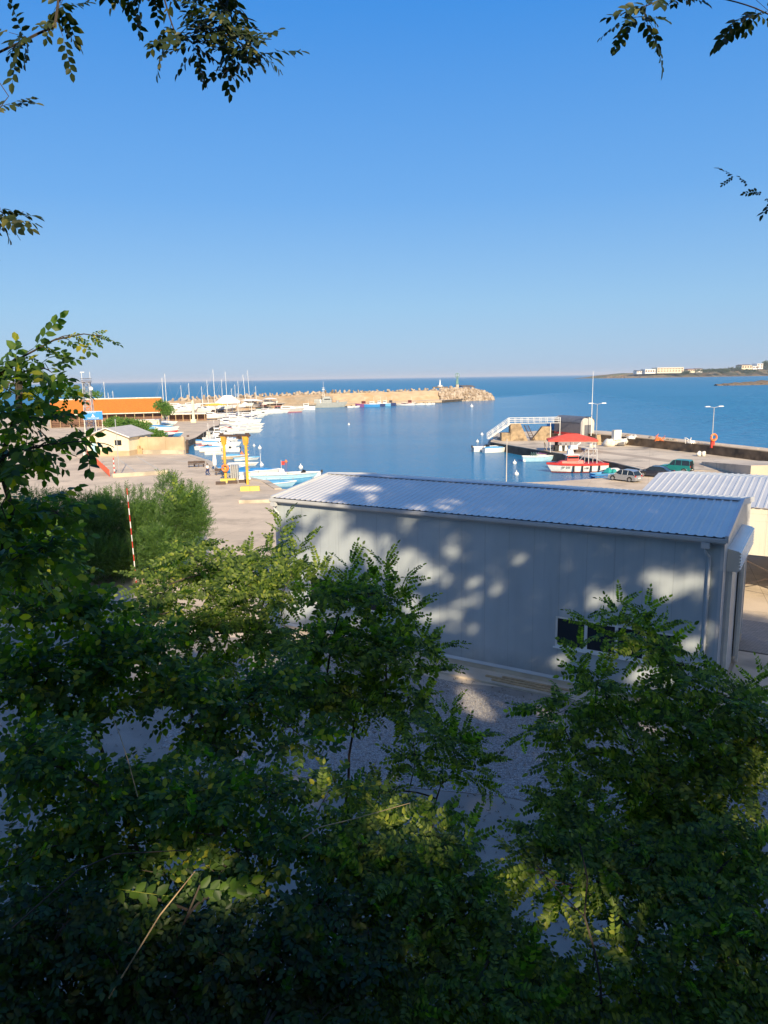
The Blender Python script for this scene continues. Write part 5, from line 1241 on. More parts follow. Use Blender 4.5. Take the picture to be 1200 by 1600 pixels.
# sloping ramp slab at the root of the pier
mb = MB(); a = (47.52, 108.8, 0.0); b_ = (47.13, 93.31, 0.0); c_ = (51.79, 97.85, 0.0); d_ = (51.11, 111.67, 0.0)
mb.loft([[(a[0], a[1], .05), (b_[0], b_[1], .05)], [(a[0], a[1], .45), (b_[0], b_[1], 1.7)], [(d_[0], d_[1], .45), (c_[0] + 6, c_[1] - 4, 1.7)], [(d_[0], d_[1], .05), (c_[0] + 6, c_[1] - 4, .05)]])
mb.quad([(b_[0], b_[1], .05), (c_[0] + 6, c_[1] - 4, .05), (c_[0] + 6, c_[1] - 4, 1.7), (b_[0], b_[1], 1.7)]); mb.quad([(a[0], a[1], .05), (d_[0], d_[1], .05), (d_[0], d_[1], .45), (a[0], a[1], .45)])
struct('ramp', mb, M['pier'])

# ================================================================== CARS
def car(loc, rz, label, paint, body, L=4.2, W=1.75, H=1.5, suv=False, spare=False, nm='parked_car'):
    # side profile (x forward, z): front at +x
    r = empty(nm, loc, rz, label, 'car', 'cars parked at the root of the pier')
    gc = .30 if suv else .2
    if body == 'hatch':
        low = [(-.50, gc), (-.505, .45), (-.49, .78), (-.44, .90), (.20, .88), (.44, .72), (.495, .52), (.5, gc)]
        top = [(-.475, .90), (-.40, 1.36), (-.30, 1.47), (0.0, 1.5), (.10, 1.42), (.26, .93)]
    elif body == 'sedan':
        low = [(-.50, gc), (-.505, .5), (-.49, .86), (-.34, .93), (.22, .88), (.44, .76), (.495, .55), (.5, gc)]
        top = [(-.36, .92), (-.24, 1.30), (-.14, 1.40), (.05, 1.41), (.12, 1.34), (.27, .90)]
    else:
        low = [(-.50, gc), (-.505, .6), (-.50, 1.0), (-.48, 1.05), (.20, 1.05), (.46, .95), (.495, .7), (.5, gc)]
        top = [(-.49, 1.05), (-.465, 1.62), (-.43, 1.72), (.0, 1.74), (.06, 1.68), (.19, 1.05)]
    k = H / max(z for _, z in top)
    low = [(x * L, z * k) for x, z in low]; top = [(x * L, z * k) for x, z in top]
    w = W / 2
    rings = []
    for y, sh in ((-w * .93, .03), (-w, 0), (-w, 0), (w, 0), (w, 0), (w * .93, .03)):
        pass
    mb = MB()
    mb.loft([[(x * .995, -w * .96, z) for x, z in low], [(x, -w, z * .98) for x, z in low], [(x, w, z * .98) for x, z in low], [(x * .995, w * .96, z) for x, z in low]])
    mb.quad([(x, -w, z * .98) for x, z in low]); mb.quad([(x, w, z * .98) for x, z in low])
    # roof and pillars
    tin = .80
    def tp(i, s, o=0): x, z = top[i]; f = (z - top[0][1]) / (top[3][1] - top[0][1]); return (x, s * w * (1 - (1 - tin) * max(0, f)) * .97 + s * o, z)
    n = len(top)
    for i in (2, 3): pass
    mb.loft([[tp(i, -1) for i in range(1, n - 1)], [tp(i, 1) for i in range(1, n - 1)]])
    bd = mb.build('body', M[paint], r, smooth=True)
    g = MB()
    for s in (-1, 1):
        pts = [tp(i, s, -.02 ) for i in range(n)]
        g.quad(pts)
    g.loft([[tp(0, -1), tp(1, -1)], [tp(0, 1), tp(1, 1)]]); g.loft([[tp(n - 2, -1), tp(n - 1, -1)], [tp(n - 2, 1), tp(n - 1, 1)]])
    g.build('windows', M['glass_car'], r)
    p = MB()
    for s in (-1, 1):
        for i in (0, n - 2):
            p.tube([tp(i, s, .005), tp(i + 1, s, .005)], .035, 5)
        for x in (-.02 * L, -.22 * L) if body != 'sedan' else (-.03 * L,):
            zt = top[3][1]; p.tube([(x, s * w * .97, top[0][1]), (x, s * w * tin * .97, zt - .03)], .035, 5)
        p.tube([tp(i, s, .01) for i in range(1, n - 1)], .03, 5)
    p.build('pillars', M[paint], r)
    for x in (-.31 * L, .31 * L):
        for s in (-1, 1):
            R = .31 if not suv else .36
            wh_ = MB(); wh_.tube([(x, s * (w - .19), R), (x, s * (w + .02), R)], R, 18); wo = wh_.build('wheel', M['tyre'], r, smooth=True)
            rm = MB(); rm.tube([(x, s * (w + .021), R), (x, s * (w + .035), R)], R * .64, 14)
            rm.build('rim', M['rim'], wo)
            ar = MB(); ar.ring((x, s * (w + .0), R), R * 1.14, .035, 'Y', 14, 5, 0, 0, math.pi); ar.build('wheel_arch', M['dark'] if not suv else M[paint], r)
    for s in (-1, 1):
        MB().cbox(-.497 * L, s * w * .80, .78 * k if body != 'suv' else .9 * k, .07, w * .26, .2 if body != 'suv' else .3).build('tail_light', M['tail'], r)
        MB().cbox(.478 * L, s * w * .72, .64 * k, .10, w * .36, .14).build('headlight', M['white_gloss'], r)
        MB().cbox(.17 * L, s * (w + .09), .98 * k if body != 'suv' else 1.1 * k, .12, .18, .13).build('mirror', M[paint], r)
    MB().cbox(-.505 * L, 0, .42 * k, .12, W * .94, .2).build('bumper', M[paint] if not suv else M['dark'], r)
    MB().cbox(.497 * L, 0, .36 * k, .12, W * .9, .2).build('bumper', M[paint] if not suv else M['dark'], r)
    MB().box(-.505 * L - .075, -.26, .46 * k, -.505 * L - .062, .26, .57 * k).build('number_plate', M['white'], r)
    if spare:
        sp = MB(); sp.tube([(-.505 * L - .01, .12, .95), (-.505 * L - .22, .12, .95)], .34, 18); so = sp.build('spare_wheel', M['tyre'], r, smooth=True)
        MB().tube([(-.505 * L - .221, .12, .95), (-.505 * L - .25, .12, .95)], .28, 16).build('cover', M['rim'], so)
    return r
car((31.03, 93.39, 0.0), R_(128), 'silver hatchback parked at the root of the pier with its rear to the right', 'car_silver', 'hatch', 4.0, 1.68, 1.48)
car((36.23, 96.81, 0.0), R_(146), 'dark blue saloon car parked between the silver hatchback and the teal off roader', 'car_dark', 'sedan', 4.5, 1.75, 1.42)
car((40.48, 100.64, 0.0), R_(140), 'teal off road car with a spare wheel on its tailgate', 'car_teal', 'suv', 4.2, 1.75, 1.80, suv=True, spare=True)

# ================================================================== LEFT QUAY
def crane_leg(loc, rz, h, label, arm):
    r = empty('crane_post', loc, rz, label, 'crane', 'yellow crane posts')
    b = MB(); b.tube([(0, 0, 0), (0, 0, h)], .19, 10)
    for k in range(12): b.box(-.42, -.05, .6 + k * h / 13, -.24, .05, .66 + k * h / 13)
    b.build('post', M['yellow'], r, smooth=True)
    c = MB(); c.extr([(-.25, h - 1.1), (.25, h - 1.1), (.42, h), (-.42, h)], 'Y', -.2, .2); c.build('head', M['yellow'], r)
    c = MB(); c.box(-.7, -.18, h, arm, .18, h + .28); c.cbox(arm - .3, 0, h - .15, .3, .3, .35); c.cbox(-.3, 0, h + .36, .45, .3, .2); c.build('beam', M['dark_metal'], r)
    return r
crane_leg((-21.64, 99.84, 0.0), R_(-25), 6.0, 'left yellow crane post with a long dark beam on top', 3.0)
crane_leg((-17.85, 95.43, -0.0), R_(155), 6.3, 'right yellow crane post with a short dark beam on top', 1.5)
o = MB().cbox(-.52, 0, .25, 1.0, .6, .5).cbox(.52, 0, .25, 1.0, .6, .5).build('crane_kerb', M['yellow_pale']); o.location = (-20.88, 97.87, 0.0); o.rotation_euler = (0, 0, -.05); tag(o, 'yellow concrete kerb block at the foot of the left crane post', 'kerb block', 'yellow kerb blocks')
o = MB().cbox(-.6, 0, .27, 1.15, .65, .54).cbox(.6, 0, .27, 1.15, .65, .54).build('crane_kerb', M['yellow_pale']); o.location = (-16.56, 90.01, 0.0); o.rotation_euler = (0, 0, .06); tag(o, 'yellow concrete kerb block at the foot of the right crane post', 'kerb block', 'yellow kerb blocks')
o = MB().ring((0, 0, 0), .42, .14, 'Y', 18, 8).build('lifebuoy', M['buoy_orange'], smooth=True); q = Vector((-21.55, 99.83, 0.0)); o.location = (q.x, q.y - .45, 1.75); tag(o, 'orange lifebuoy hanging on the left yellow crane post', 'lifebuoy')
for p, lab in (((-21.47, 95.83, 0.0), 'dark stop bar in the quay kerb, leftmost of three'), ((-20.06, 96.57, 0.0), 'dark stop bar in the quay kerb, middle of three'), ((-18.71, 97.32, 0.0), 'dark stop bar in the quay kerb, rightmost of three')):
    o = MB().cbox(0, 0, .2, 1.25, .4, .4).build('stop_bar', M['dark_metal']); o.location = p; o.rotation_euler = (0, 0, .05); tag(o, lab, 'stop bar', 'dark stop bars in the kerb')
o = MB(); [o.box(-.55 + .28 * k, -.4, 0, -.35 + .28 * k, .4, 2.0) for k in range(4)]
o = o.build('steel_locker', M['metal']); o.location = (-20.59, 101.01, 0.0); tag(o, 'ribbed grey steel locker between the crane posts', 'locker')
o = MB().cbox(0, 0, .55, 1.6, .9, .5, .2, 0, .8).cbox(.2, 0, 1.0, .9, .7, .5, .5, 0, .7).cbox(0, .1, .17, 1.2, .8, .34).build('bagged_sail', M['white']); o.location = (-18.81, 98.57, 0.0); tag(o, 'white bundled sail beside the right crane post', 'sail bundle')
pr_ = empty('parasol', (-25.71, 111.34, 0.0), 0, 'closed white parasol on the quay edge left of the crane', 'parasol')
MB().tube([(0, 0, 0), (0, 0, 1.0)], .04, 6).build('pole', M['white'], pr_); MB().tube([(0, 0, .8), (0, 0, 1.4), (0, 0, 2.3), (0, 0, 2.65)], [.30, .34, .22, .03], 8).build('canopy', M['white'], pr_)
mb = MB(); q = Vector((-14.47, 82.77, -0.0)); mb.cbox(q.x, q.y, .17, 3.6, 4.2, .34, .05); struct('quay_slab', mb, M['concrete_pale'])
# beach benches by the edge
def bench(loc, rz, label):
    r = empty('bench', loc, rz, label, 'bench', 'benches on the quay')
    MB().box(-.9, -.25, .42, .9, .25, .48).build('seat', M['dark_metal'], r); MB().box(-.9, .22, .55, .9, .28, .95).build('backrest', M['dark_metal'], r)
    for s in (-.75, .75): MB().box(s - .04, -.22, 0, s + .04, .24, .42).build('leg', M['dark_metal'], r)
bench((-30.11, 116.01, 0.0), .2, 'dark bench left of the sun loungers on the bare quay')
bench((-29.38, 116.33, 0.0), -.1, 'dark bench nearest the water on the bare quay')
bench((-23.54, 105.82, 0.0), .4, 'dark bench between the parasol and the left crane post')
for p, lab in (((-12.96, 74.9, -0.0), 'leafless shrub'),): pass

# person in white shirt walking by the parasol
def person(loc, rz, label):
    import bmesh
    r = empty('person', loc, rz, label, 'person')
    J = {'pelvis': (0, 0, .93), 'chest': (0, .03, 1.28), 'neck': (0, .05, 1.50), 'head': (0, .07, 1.62), 'crown': (0, .07, 1.76),
         'shL': (-.19, .03, 1.42), 'elL': (-.25, -.10, 1.16), 'haL': (-.24, .06, .93), 'shR': (.19, .03, 1.42), 'elR': (.26, .12, 1.17), 'haR': (.24, .32, 1.05),
         'hipL': (-.10, 0, .90), 'knL': (-.11, .26, .52), 'anL': (-.10, .22, .09), 'toL': (-.10, .36, .05), 'hipR': (.10, 0, .90), 'knR': (.11, -.04, .48), 'anR': (.11, -.38, .15), 'toR': (.11, -.30, .03)}
    E_ = [('pelvis', 'chest'), ('chest', 'neck'), ('neck', 'head'), ('head', 'crown'), ('chest', 'shL'), ('shL', 'elL'), ('elL', 'haL'), ('chest', 'shR'), ('shR', 'elR'), ('elR', 'haR'), ('pelvis', 'hipL'), ('hipL', 'knL'), ('knL', 'anL'), ('anL', 'toL'), ('pelvis', 'hipR'), ('hipR', 'knR'), ('knR', 'anR'), ('anR', 'toR')]
    Rr = {'pelvis': .14, 'chest': .15, 'neck': .055, 'head': .09, 'crown': .07, 'shL': .06, 'shR': .06, 'elL': .042, 'elR': .042, 'haL': .035, 'haR': .035, 'hipL': .095, 'hipR': .095, 'knL': .06, 'knR': .06, 'anL': .042, 'anR': .042, 'toL': .04, 'toR': .04}
    def skin(name, keys, edges, rad, m, parent, root):
        me = bpy.data.meshes.new(name); idx = {k: i for i, k in enumerate(keys)}
        me.from_pydata([J[k] for k in keys], [(idx[a], idx[b]) for a, b in edges], []); me.materials.append(m)
        o = bpy.data.objects.new(name, me); col.objects.link(o); o.parent = parent
        sk = o.modifiers.new('skin', 'SKIN'); 
        sv = me.skin_vertices[0].data
        for k in keys: sv[idx[k]].radius = (rad(k), rad(k)); sv[idx[k]].use_root = (k == root)
        sb = o.modifiers.new('sub', 'SUBSURF'); sb.levels = 1; sb.render_levels = 1
        return o
    skin('body', list(J), E_, lambda k: Rr[k], M['skin'], r, 'pelvis')
    up = ['pelvis', 'chest', 'shL', 'elL', 'shR', 'elR']
    skin('shirt', up, [e for e in E_ if e[0] in up and e[1] in up], lambda k: Rr[k] * 1.18 + .012, M['white'], r, 'pelvis')
    lo = ['pelvis', 'hipL', 'knL', 'anL', 'hipR', 'knR', 'anR']
    skin('trousers', lo, [e for e in E_ if e[0] in lo and e[1] in lo], lambda k: Rr[k] * 1.15 + .01, M['navy'], r, 'pelvis')
    MB().tube([(0, .05, 1.60), (0, .05, 1.72), (0, .06, 1.79)], [.10, .105, .05], 8).build('hair', M['hair'], r, smooth=True)
    return r
person((-25.3, 104.97, 0.0), R_(60), 'person in a white shirt and dark trousers walking past the closed parasol')

# beige wall with ledge
wl_ = empty('beige_wall', (-47.93, 140.4, 0.0), 0, 'long plastered beige wall with a pale ledge behind the left yard', 'wall')
A_ = Vector((-47.93, 140.4, 0.0)); B_ = Vector((-37.45, 138.38, 0.0)); v = B_ - A_; ang = math.atan2(v.y, v.x); wl_.rotation_euler = (0, 0, ang); Lw = v.length
MB().box(0, 0, 0, Lw, .5, 3.1).build('wall', M['beige'], wl_)
MB().box(0, -.5, 0, Lw, 0, .7).build('ledge', M['concrete_pale'], wl_)
for x in (Lw * .28, Lw * .62, Lw - .3): MB().box(x - .25, -.12, .7, x + .25, 0, 3.25).build('pilaster', M['beige'], wl_)
o = MB().box(-.9, -.5, 0, .9, .5, 1.0).box(-.5, -.4, 1.0, .4, .4, 1.5).build('wooden_crates', M['wood']); o.location = (-46.68, 139.6, 0.0); tag(o, 'wooden crates stacked between the cream house and the beige wall', 'crates')
# cream house, gable towards the camera
hs = empty('cream_house', (-51.27, 136.8, 0.0), R_(-9), 'small cream house with a low white edged gable and a dark window', 'house')
hw = 4.15; hd = 9.0
b = MB(); wall_grid(b, -hw, hw, .9, 3.6, 0, [(1.35, 2.75, 1.9, 2.9)], 0, .15)
b.quad([(-hw, 0, 3.6), (hw, 0, 3.6), (0, 0, 5.0)]); b.box(-hw, hd - .1, .9, hw, hd, 3.6); b.quad([(-hw, 0, .9), (-hw, hd, .9), (-hw, hd, 3.6), (-hw, 0, 3.6)]); b.quad([(hw, 0, .9), (hw, hd, .9), (hw, hd, 3.6), (hw, 0, 3.6)])
b.build('walls', M['cream'], hs)
MB().box(-hw - .05, -.06, 0, hw + .05, hd + .05, .9).build('base_course', M['beige'], hs)
MB().box(1.4, .12, 1.95, 2.7, .15, 2.85).build('window', M['glass'], hs)
b = MB(); b.loft([[(-hw - .5, y, 3.45), (0, y, 5.18), (hw + .5, y, 3.45)] for y in (-.5, hd + .4)]); b.loft([[(-hw - .5, y, 3.32), (0, y, 5.05), (hw + .5, y, 3.32)] for y in (-.5, hd + .4)]); b.build('roof', M['grey_light'], hs)
b = MB(); b.tube([(-hw - .5, -.52, 3.40), (0, -.52, 5.13), (hw + .5, -.52, 3.40)], .11, 4); b.build('verge', M['white'], hs)
MB().box(-hw + .9, -.08, 0, -hw + 1.8, -.061, 2.3).build('door', M['pale_blue'], hs)
# orange barrier net
bn = empty('barrier_net', (0, 0, 0), 0, 'bright orange mesh barrier running along the parking bays', 'barrier')
A_ = Vector((-55.85, 138.08, 0.0)); B_ = Vector((-39.77, 105.68, 0.0)); bn.location = A_; bn.rotation_euler = (0, 0, math.atan2((B_ - A_).y, (B_ - A_).x)); Lb = (B_ - A_).length
b = MB()
for i in range(int(Lb / .22)): x = i * .22; b.box(x, -.012, .08, x + .06, .012, 1.0)
for k in range(7): b.box(0, -.014, .08 + k * .15, Lb, .014, .15 + k * .15)
b.build('mesh', M['orange_net'], bn)
for i in range(int(Lb / 3) + 1): MB().tube([(i * 3.0, .05, 0), (i * 3.0, .05, 1.1)], .03, 5).build('post', M['orange_net'], bn)
# poles
def striped_pole(loc, h, r_, n, label, lean=0, group='red and white striped poles'):
    r = empty('striped_pole', loc, 0, label, 'pole', group)
    for k in range(n):
        MB().tube([(lean * h * k / n, 0, h * k / n), (lean * h * (k + 1) / n, 0, h * (k + 1) / n)], r_, 8).build('red_band' if k % 2 == (n - 1) % 2 else 'white_band', M['red'] if k % 2 == (n - 1) % 2 else M['white'], r)
q = (-15.77, 44.0, 1.67)
striped_pole((-15.6, 44.5, 0), 7.1, .03, 17, 'tall red and white striped pole standing in front of the big round bush', -.02)
striped_pole((-40.35, 109.36, 0.0), 2.4, .08, 7, 'short red and white striped pole in the parking yard')
for p, h, lab in (((-38.48, 106.22, 0.0), 8.3, 'tall thin grey pole in front of the cream house'), ((-46.82, 120.89, 0.0), 3.6, 'short thin grey pole beside the orange barrier')):
    c = empty('thin_pole', p, 0, lab, 'pole', 'thin grey poles'); MB().tube([(0, 0, 0), (0, 0, h)], .06, 6).build('pole', M['metal'], c)
c = empty('gate_post', (-53.2, 130.53, 0.0), 0, 'thick white post at the start of the orange barrier', 'post'); MB().cbox(0, 0, 1.7, .35, .35, 3.4).cbox(0, 0, 3.46, .45, .45, .12).build('post', M['white_dirty'], c)
c = MB(); A_ = Vector((-39.02, 104.89, 0.0)); B_ = Vector((-32.08, 108.33, 0.0)); v = (B_ - A_); c.box(0, -.25, 0, v.length, .25, .55); o = c.build('low_wall', M['concrete_pale']); o.location = A_; o.rotation_euler = (0, 0, math.atan2(v.y, v.x)); tag(o, 'low pale concrete wall behind the big round bush', 'wall')
# quay fenders at the basin corner
for i, (p, lab) in enumerate((((-41.62, 154.83, -1.5), 'dark wooden fender pile, nearest at the basin corner'), ((-44.63, 166.84, -1.5), 'dark wooden fender pile, middle of the three at the basin corner'), ((-48.14, 180.85, -1.5), 'dark wooden fender pile, farthest at the basin corner'))):
    c = MB().cbox(.2, 0, .6, .5, .5, 2.6).cbox(.2, 0, .9, .8, .8, .4).build('fender_pile', M['dark_metal']); c.location = p; tag(c, lab, 'fender', 'fender piles at the basin corner')
tyl = [(-45.59, 180.47, 0.0), (-50.37, 216.43, 0.0)]
for i in range(11):
    t = i / 10; q = Vector(tyl[0]).lerp(Vector(tyl[1]), t)
    c = MB().ring((0, 0, 0), .48, .2, 'Y', 14, 6).build('tyre_fender', M['tyre'], smooth=True); c.location = (q.x + .32, q.y - .22, -.55); c.rotation_euler = (0, 0, -.9); tag(c, 'black tyre hung as a fender along the oblique stone quay', 'tyre', 'tyre fenders on the oblique quay')

# long orange tiled building
A_ = Vector((-101.61, 226.0, 4.32)); B_ = Vector((-70.51, 236.0, 4.56)); v = B_ - A_; v.z = 0
ob = empty('orange_roofed_hall', (A_.x, A_.y, 0), math.atan2(v.y, v.x), 'long low hall with a bright orange tiled roof and dark brown open front', 'hall')
OL = v.length; ez = 4.1; rz_ = 8.2; od = 9.0
mb = MB(); mb.quad([(0, 0, 0), (OL, 0, 0), (OL, od, rz_ - ez), (0, od, rz_ - ez)]) 
def roofplane(name, y0, z0, y1, z1):
    m_ = MB(); m_.quad([(-.5, 0, 0), (OL + .5, 0, 0), (OL + .5, math.hypot(y1 - y0, z1 - z0), 0), (-.5, math.hypot(y1 - y0, z1 - z0), 0)])
    o = m_.build(name, M['tiles'], ob, fixn=False); o.location = (0, y0, z0); o.rotation_euler = (math.atan2(z1 - z0, y1 - y0), 0, 0); return o
roofplane('roof', -.6, ez - .2, od, rz_)
roofplane('rear_roof', od * 2 + .6, ez - .2, od, rz_)
MB().tube([(-.5, od, rz_ + .02), (OL + .5, od, rz_ + .02)], .28, 6).build('ridge', M['white_dirty'], ob)
MB().box(-.5, -.72, ez - .42, OL + .5, -.6, ez - .14).build('eaves_board', M['white_dirty'], ob)
b = MB(); b.box(0, 1.5, 0, OL, 1.8, ez); b.box(0, od * 2, 0, OL, od * 2 + .2, ez); b.quad([(OL, 0, 2.6), (OL, od * 2, 2.6), (OL, od * 2, ez), (OL, od, rz_ - .3), (OL, 0, ez)]); b.quad([(0, 0, 0), (0, od * 2, 0), (0, od * 2, ez), (0, od, rz_ - .3), (0, 0, ez)]); b.build('wall', M['dark_brown'], ob)
for i in range(13): MB().box(i * OL / 12 - .1, -.2, 0, i * OL / 12 + .1, 0, ez).build('post', M['wood'], ob)
b = MB(); 
for z in (.5, 1.0, 1.5, 2.0): b.box(0, -.26, z, OL, -.21, z + .14)
b.build('front_rail', M['dark_brown'], ob)
# blue sign
A_ = Vector((-74.99, 185.0, 5.29)); sg = empty('blue_sign', (A_.x, A_.y, 0), R_(8), 'blue signboard on two posts with white lettering and emblem', 'sign')
sw = 4.7; z0 = 4.35; sh_ = 2.1
MB().box(0, 0, z0, sw, .12, z0 + sh_).build('board', M['sign_blue'], sg)
b = MB(); b.box(0, -.03, z0 + sh_ - .1, sw, -.003, z0 + sh_); b.box(0, -.03, z0, .08, -.003, z0 + sh_ - .1); b.build('frame', M['white'], sg)
text_mesh('lettering', 'РИБАРСКО', .42, M['white'], sg, (sw * .42, -.03, z0 + sh_ - .38), (R_(90), 0, 0), .01)
text_mesh('lettering', 'ПРИСТАНИЩЕ', .42, M['white'], sg, (sw * .52, -.03, z0 + .32), (R_(90), 0, 0), .01, sx=.95)
b = MB(); b.quad([(sw * .42, -.03, z0 + .62), (sw * .62, -.03, z0 + .62), (sw * .60, -.03, z0 + .78), (sw * .44, -.03, z0 + .78)]); b.quad([(sw * .46, -.03, z0 + .82), (sw * .60, -.03, z0 + .82), (sw * .50, -.03, z0 + 1.42)]); b.build('emblem', M['white'], sg)
for x in (.1, sw - .3, sw * .6): MB().box(x, .14, 0, x + .16, .3, z0 + sh_ - .1).build('post', M['white_dirty'], sg)
# lattice tower
A_ = Vector((-75.38, 190.0, 5.86)); lt = empty('lattice_tower', (A_.x, A_.y, 0), .15, 'slim steel lattice tower with a platform and antennas beside the blue sign', 'tower')
b = MB(); hh = 13.6; c4 = [(-1, -1), (1, -1), (1, 1), (-1, 1)]
def lp(k, z): s = 1.15 - .35 * z / hh; return (c4[k % 4][0] * s, c4[k % 4][1] * s, z)
for k in range(4):
    b.tube([lp(k, 0), lp(k, hh)], .10, 5)
    for j in range(9): z0_, z1_ = hh * j / 9, hh * (j + 1) / 9; b.tube([lp(k, z0_), lp(k + 1, z1_)], .055, 4); b.tube([lp(k + 1, z0_), lp(k, z1_)], .055, 4); b.tube([lp(k, z1_), lp(k + 1, z1_)], .055, 4)
b.build('frame', M['metal'], lt)
b = MB(); b.box(-1.1, -1.1, hh, 1.1, 1.1, hh + .15); 
for z in (.5, .9): b.tube([(-1.1, -1.1, hh + z), (1.1, -1.1, hh + z), (1.1, 1.1, hh + z), (-1.1, 1.1, hh + z), (-1.1, -1.1, hh + z)], .05, 4)
b.build('platform', M['dark_metal'], lt)
b = MB(); b.tube([(-1, 0, hh), (-1, 0, hh + 2.6)], .06, 5); b.tube([(1.0, 0, hh), (1.0, 0, hh + 2.6)], .05, 5); b.tube([(-1.3, 0, hh + 2.5), (-.3, 0, hh + 2.5)], .12, 6); b.tube([(1.2, -.4, hh - 1.6), (1.2, -.9, hh - 1.6)], .45, 10); b.build('antenna', M['white'], lt)
# site office
A_ = Vector((-71.04, 209.62, 0.0)); so_ = empty('site_office', A_, R_(6), 'long low white site office with small windows in front of the orange hall', 'cabin')
ow = 7.4
MB().box(0, 0, 0, ow, 3, 2.7).build('walls', M['cream'], so_); MB().box(-.15, -.15, 2.7, ow + .15, 3.15, 2.85).build('roof', M['white'], so_)
MB().box(3.5, -.04, 1.2, 4.1, -.001, 2.1).build('window', M['glass'], so_); MB().box(4.4, -.04, .1, 5.2, -.001, 2.1).build('door', M['dark_brown'], so_)
# long white pontoon roof and thick post
A_ = Vector((-72.67, 250.28, 0.0)); pf = empty('boat_canopy', A_, R_(8), 'long flat white roof on posts below the stored cruisers', 'canopy')
PL = 12.5
MB().box(0, 0, 2.3, PL, 4, 2.8).build('roof', M['white_dirty'], pf)
for i in range(6): MB().box(i * PL / 5.2, .2, 0, i * PL / 5.2 + .2, .4, 2.3).build('post', M['wood'], pf)
MB().box(0, 3.4, 0, PL, 3.6, 2.3).build('back_wall', M['dark_brown'], pf)
c = empty('winch_tower', (-62.37, 243.88, 0.0), 0, 'thick cream post of the boat lift beside the long white roof', 'post'); MB().cbox(0, 0, 3.6, .8, .8, 7.2, 0, 0, .7).cbox(0, 0, .5, 1.6, 1.6, 1.0).build('post', M['cream'], c)
# tents
def tent(loc, rz, L, W, h, label, m_='white', peak=1.4):
    r = empty('tent', loc, rz, label, 'tent', 'boat yard tents')
    b = MB(); b.loft([[(x, -W / 2, h), (x, 0, h + peak * k), (x, W / 2, h)] for x, k in ((-L / 2, .2), (-L * .15, 1), (L * .15, 1), (L / 2, .2))]); b.build('roof', M[m_], r)
    for x in (-L / 2 + .2, 0, L / 2 - .2):
        for y in (-W / 2 + .1, W / 2 - .1): MB().tube([(x, y, 0), (x, y, h + .05)], .07, 5).build('post', M['white_dirty'], r)
tent((-63.82, 306.42, 0.0), R_(6), 10.2, 7, 4.2, 'peaked white tent in the boat yard', peak=3.2)
tent((-61.23, 342.83, 0.0), R_(4), 12.0, 6, 4.0, 'low flat white tent right of the peaked one', peak=.9)
tent((-65.73, 291.21, 0.0), R_(8), 8.8, 3, 3.9, 'narrow yellow canopy left of the peaked white tent', 'canvas_yellow', .8)
tent((-52.28, 346.5, 0.0), R_(0), 6.5, 4, 4.6, 'small white tent against the breakwater wall', 'white', .6)

# building at the far left behind the leaves (casts the straight shadow on the yard)
lb = empty('harbour_office', (-63, 84, 0), R_(-12), 'pale flat roofed building at the left edge, mostly hidden by leaves', 'building')
b = MB(); wall_grid(b, -7, 9.5, 0, 6.0, 0, [(-5 + 3.3 * i, -3.4 + 3.3 * i, z, z + 1.3) for i in range(4) for z in (1.2, 3.9)]); b.quad([(9.5, 0, 0), (9.5, 9, 0), (9.5, 9, 6), (9.5, 0, 6)]); b.quad([(-7, 0, 0), (-7, 9, 0), (-7, 9, 6), (-7, 0, 6)]); b.quad([(-7, 9, 0), (9.5, 9, 0), (9.5, 9, 6), (-7, 9, 6)]); b.build('walls', M['grey_light'], lb)
MB().box(-7.3, -.3, 6.0, 9.8, 9.3, 6.3).build('roof', M['white_dirty'], lb); MB().cbox(5.5, 4, 6.9, 1.0, 1.0, 1.2).build('chimney', M['grey_light'], lb)
for i in range(4):
    for z in (1.2, 3.9): MB().box(-5 + 3.3 * i, .08, z, -3.4 + 3.3 * i, .11, z + 1.3).build('window', M['glass'], lb)

# ================================================================== HOUSES ON THE HEADLAND
def far_building(nm, loc, w, d, h, label, wall, floors, ncol, roof, cat):
    r = empty(nm, loc, 0, label, cat, 'buildings on the headland')
    b = MB(); b.box(0, 0, 0, w, d, h); b.build('walls', M[wall], r)
    if roof:
        c = MB(); c.loft([[(-1.5, -1.5, h), (-1.5, d / 2, h + 3.2), (-1.5, d + 1.5, h)], [(w + 1.5, -1.5, h), (w + 1.5, d / 2, h + 3.2), (w + 1.5, d + 1.5, h)]]); c.quad([(-1.5, -1.5, h), (-1.5, d / 2, h + 3.2), (-1.5, d + 1.5, h)]); c.quad([(w + 1.5, -1.5, h), (w + 1.5, d / 2, h + 3.2), (w + 1.5, d + 1.5, h)]); c.build('roof', M[roof], r)
    else:
        MB().box(-.8, -.8, h, w + .8, d + .8, h + .8).build('roof', M['white'], r)
    fh = (h - 4) / floors
    for f in range(floors):
        for k in range(ncol):
            x = w * (k + .2) / ncol
            MB().box(x, -.3, 4 + fh * (f + .2), x + w / ncol * .6, -.02, 4 + fh * (f + .75)).build('window', M['dark_brown'], r)
far_building('hotel', (1031.35, 2790, 13.9), 98.3, 60, 20.5, 'long cream hotel with colonnaded floors on the headland', 'cream', 2, 9, None, 'hotel')
far_building('hotel', (989.44, 2800, 13.1), 45.7, 50, 15.8, 'lower stepped wing of white terraces left of the colonnaded hotel', 'white', 1, 5, None, 'hotel')
far_building('villa', (965.06, 2820, 12.5), 26.7, 40, 11.4, 'low white villa with a dark roof at the tip of the headland', 'white', 1, 3, 'grey_roof', 'villa')
far_building('villa', (1146.42, 2790, 14.1), 26.4, 40, 11.8, 'brown roofed house just right of the colonnaded hotel', 'cream', 1, 3, 'darkred', 'villa')
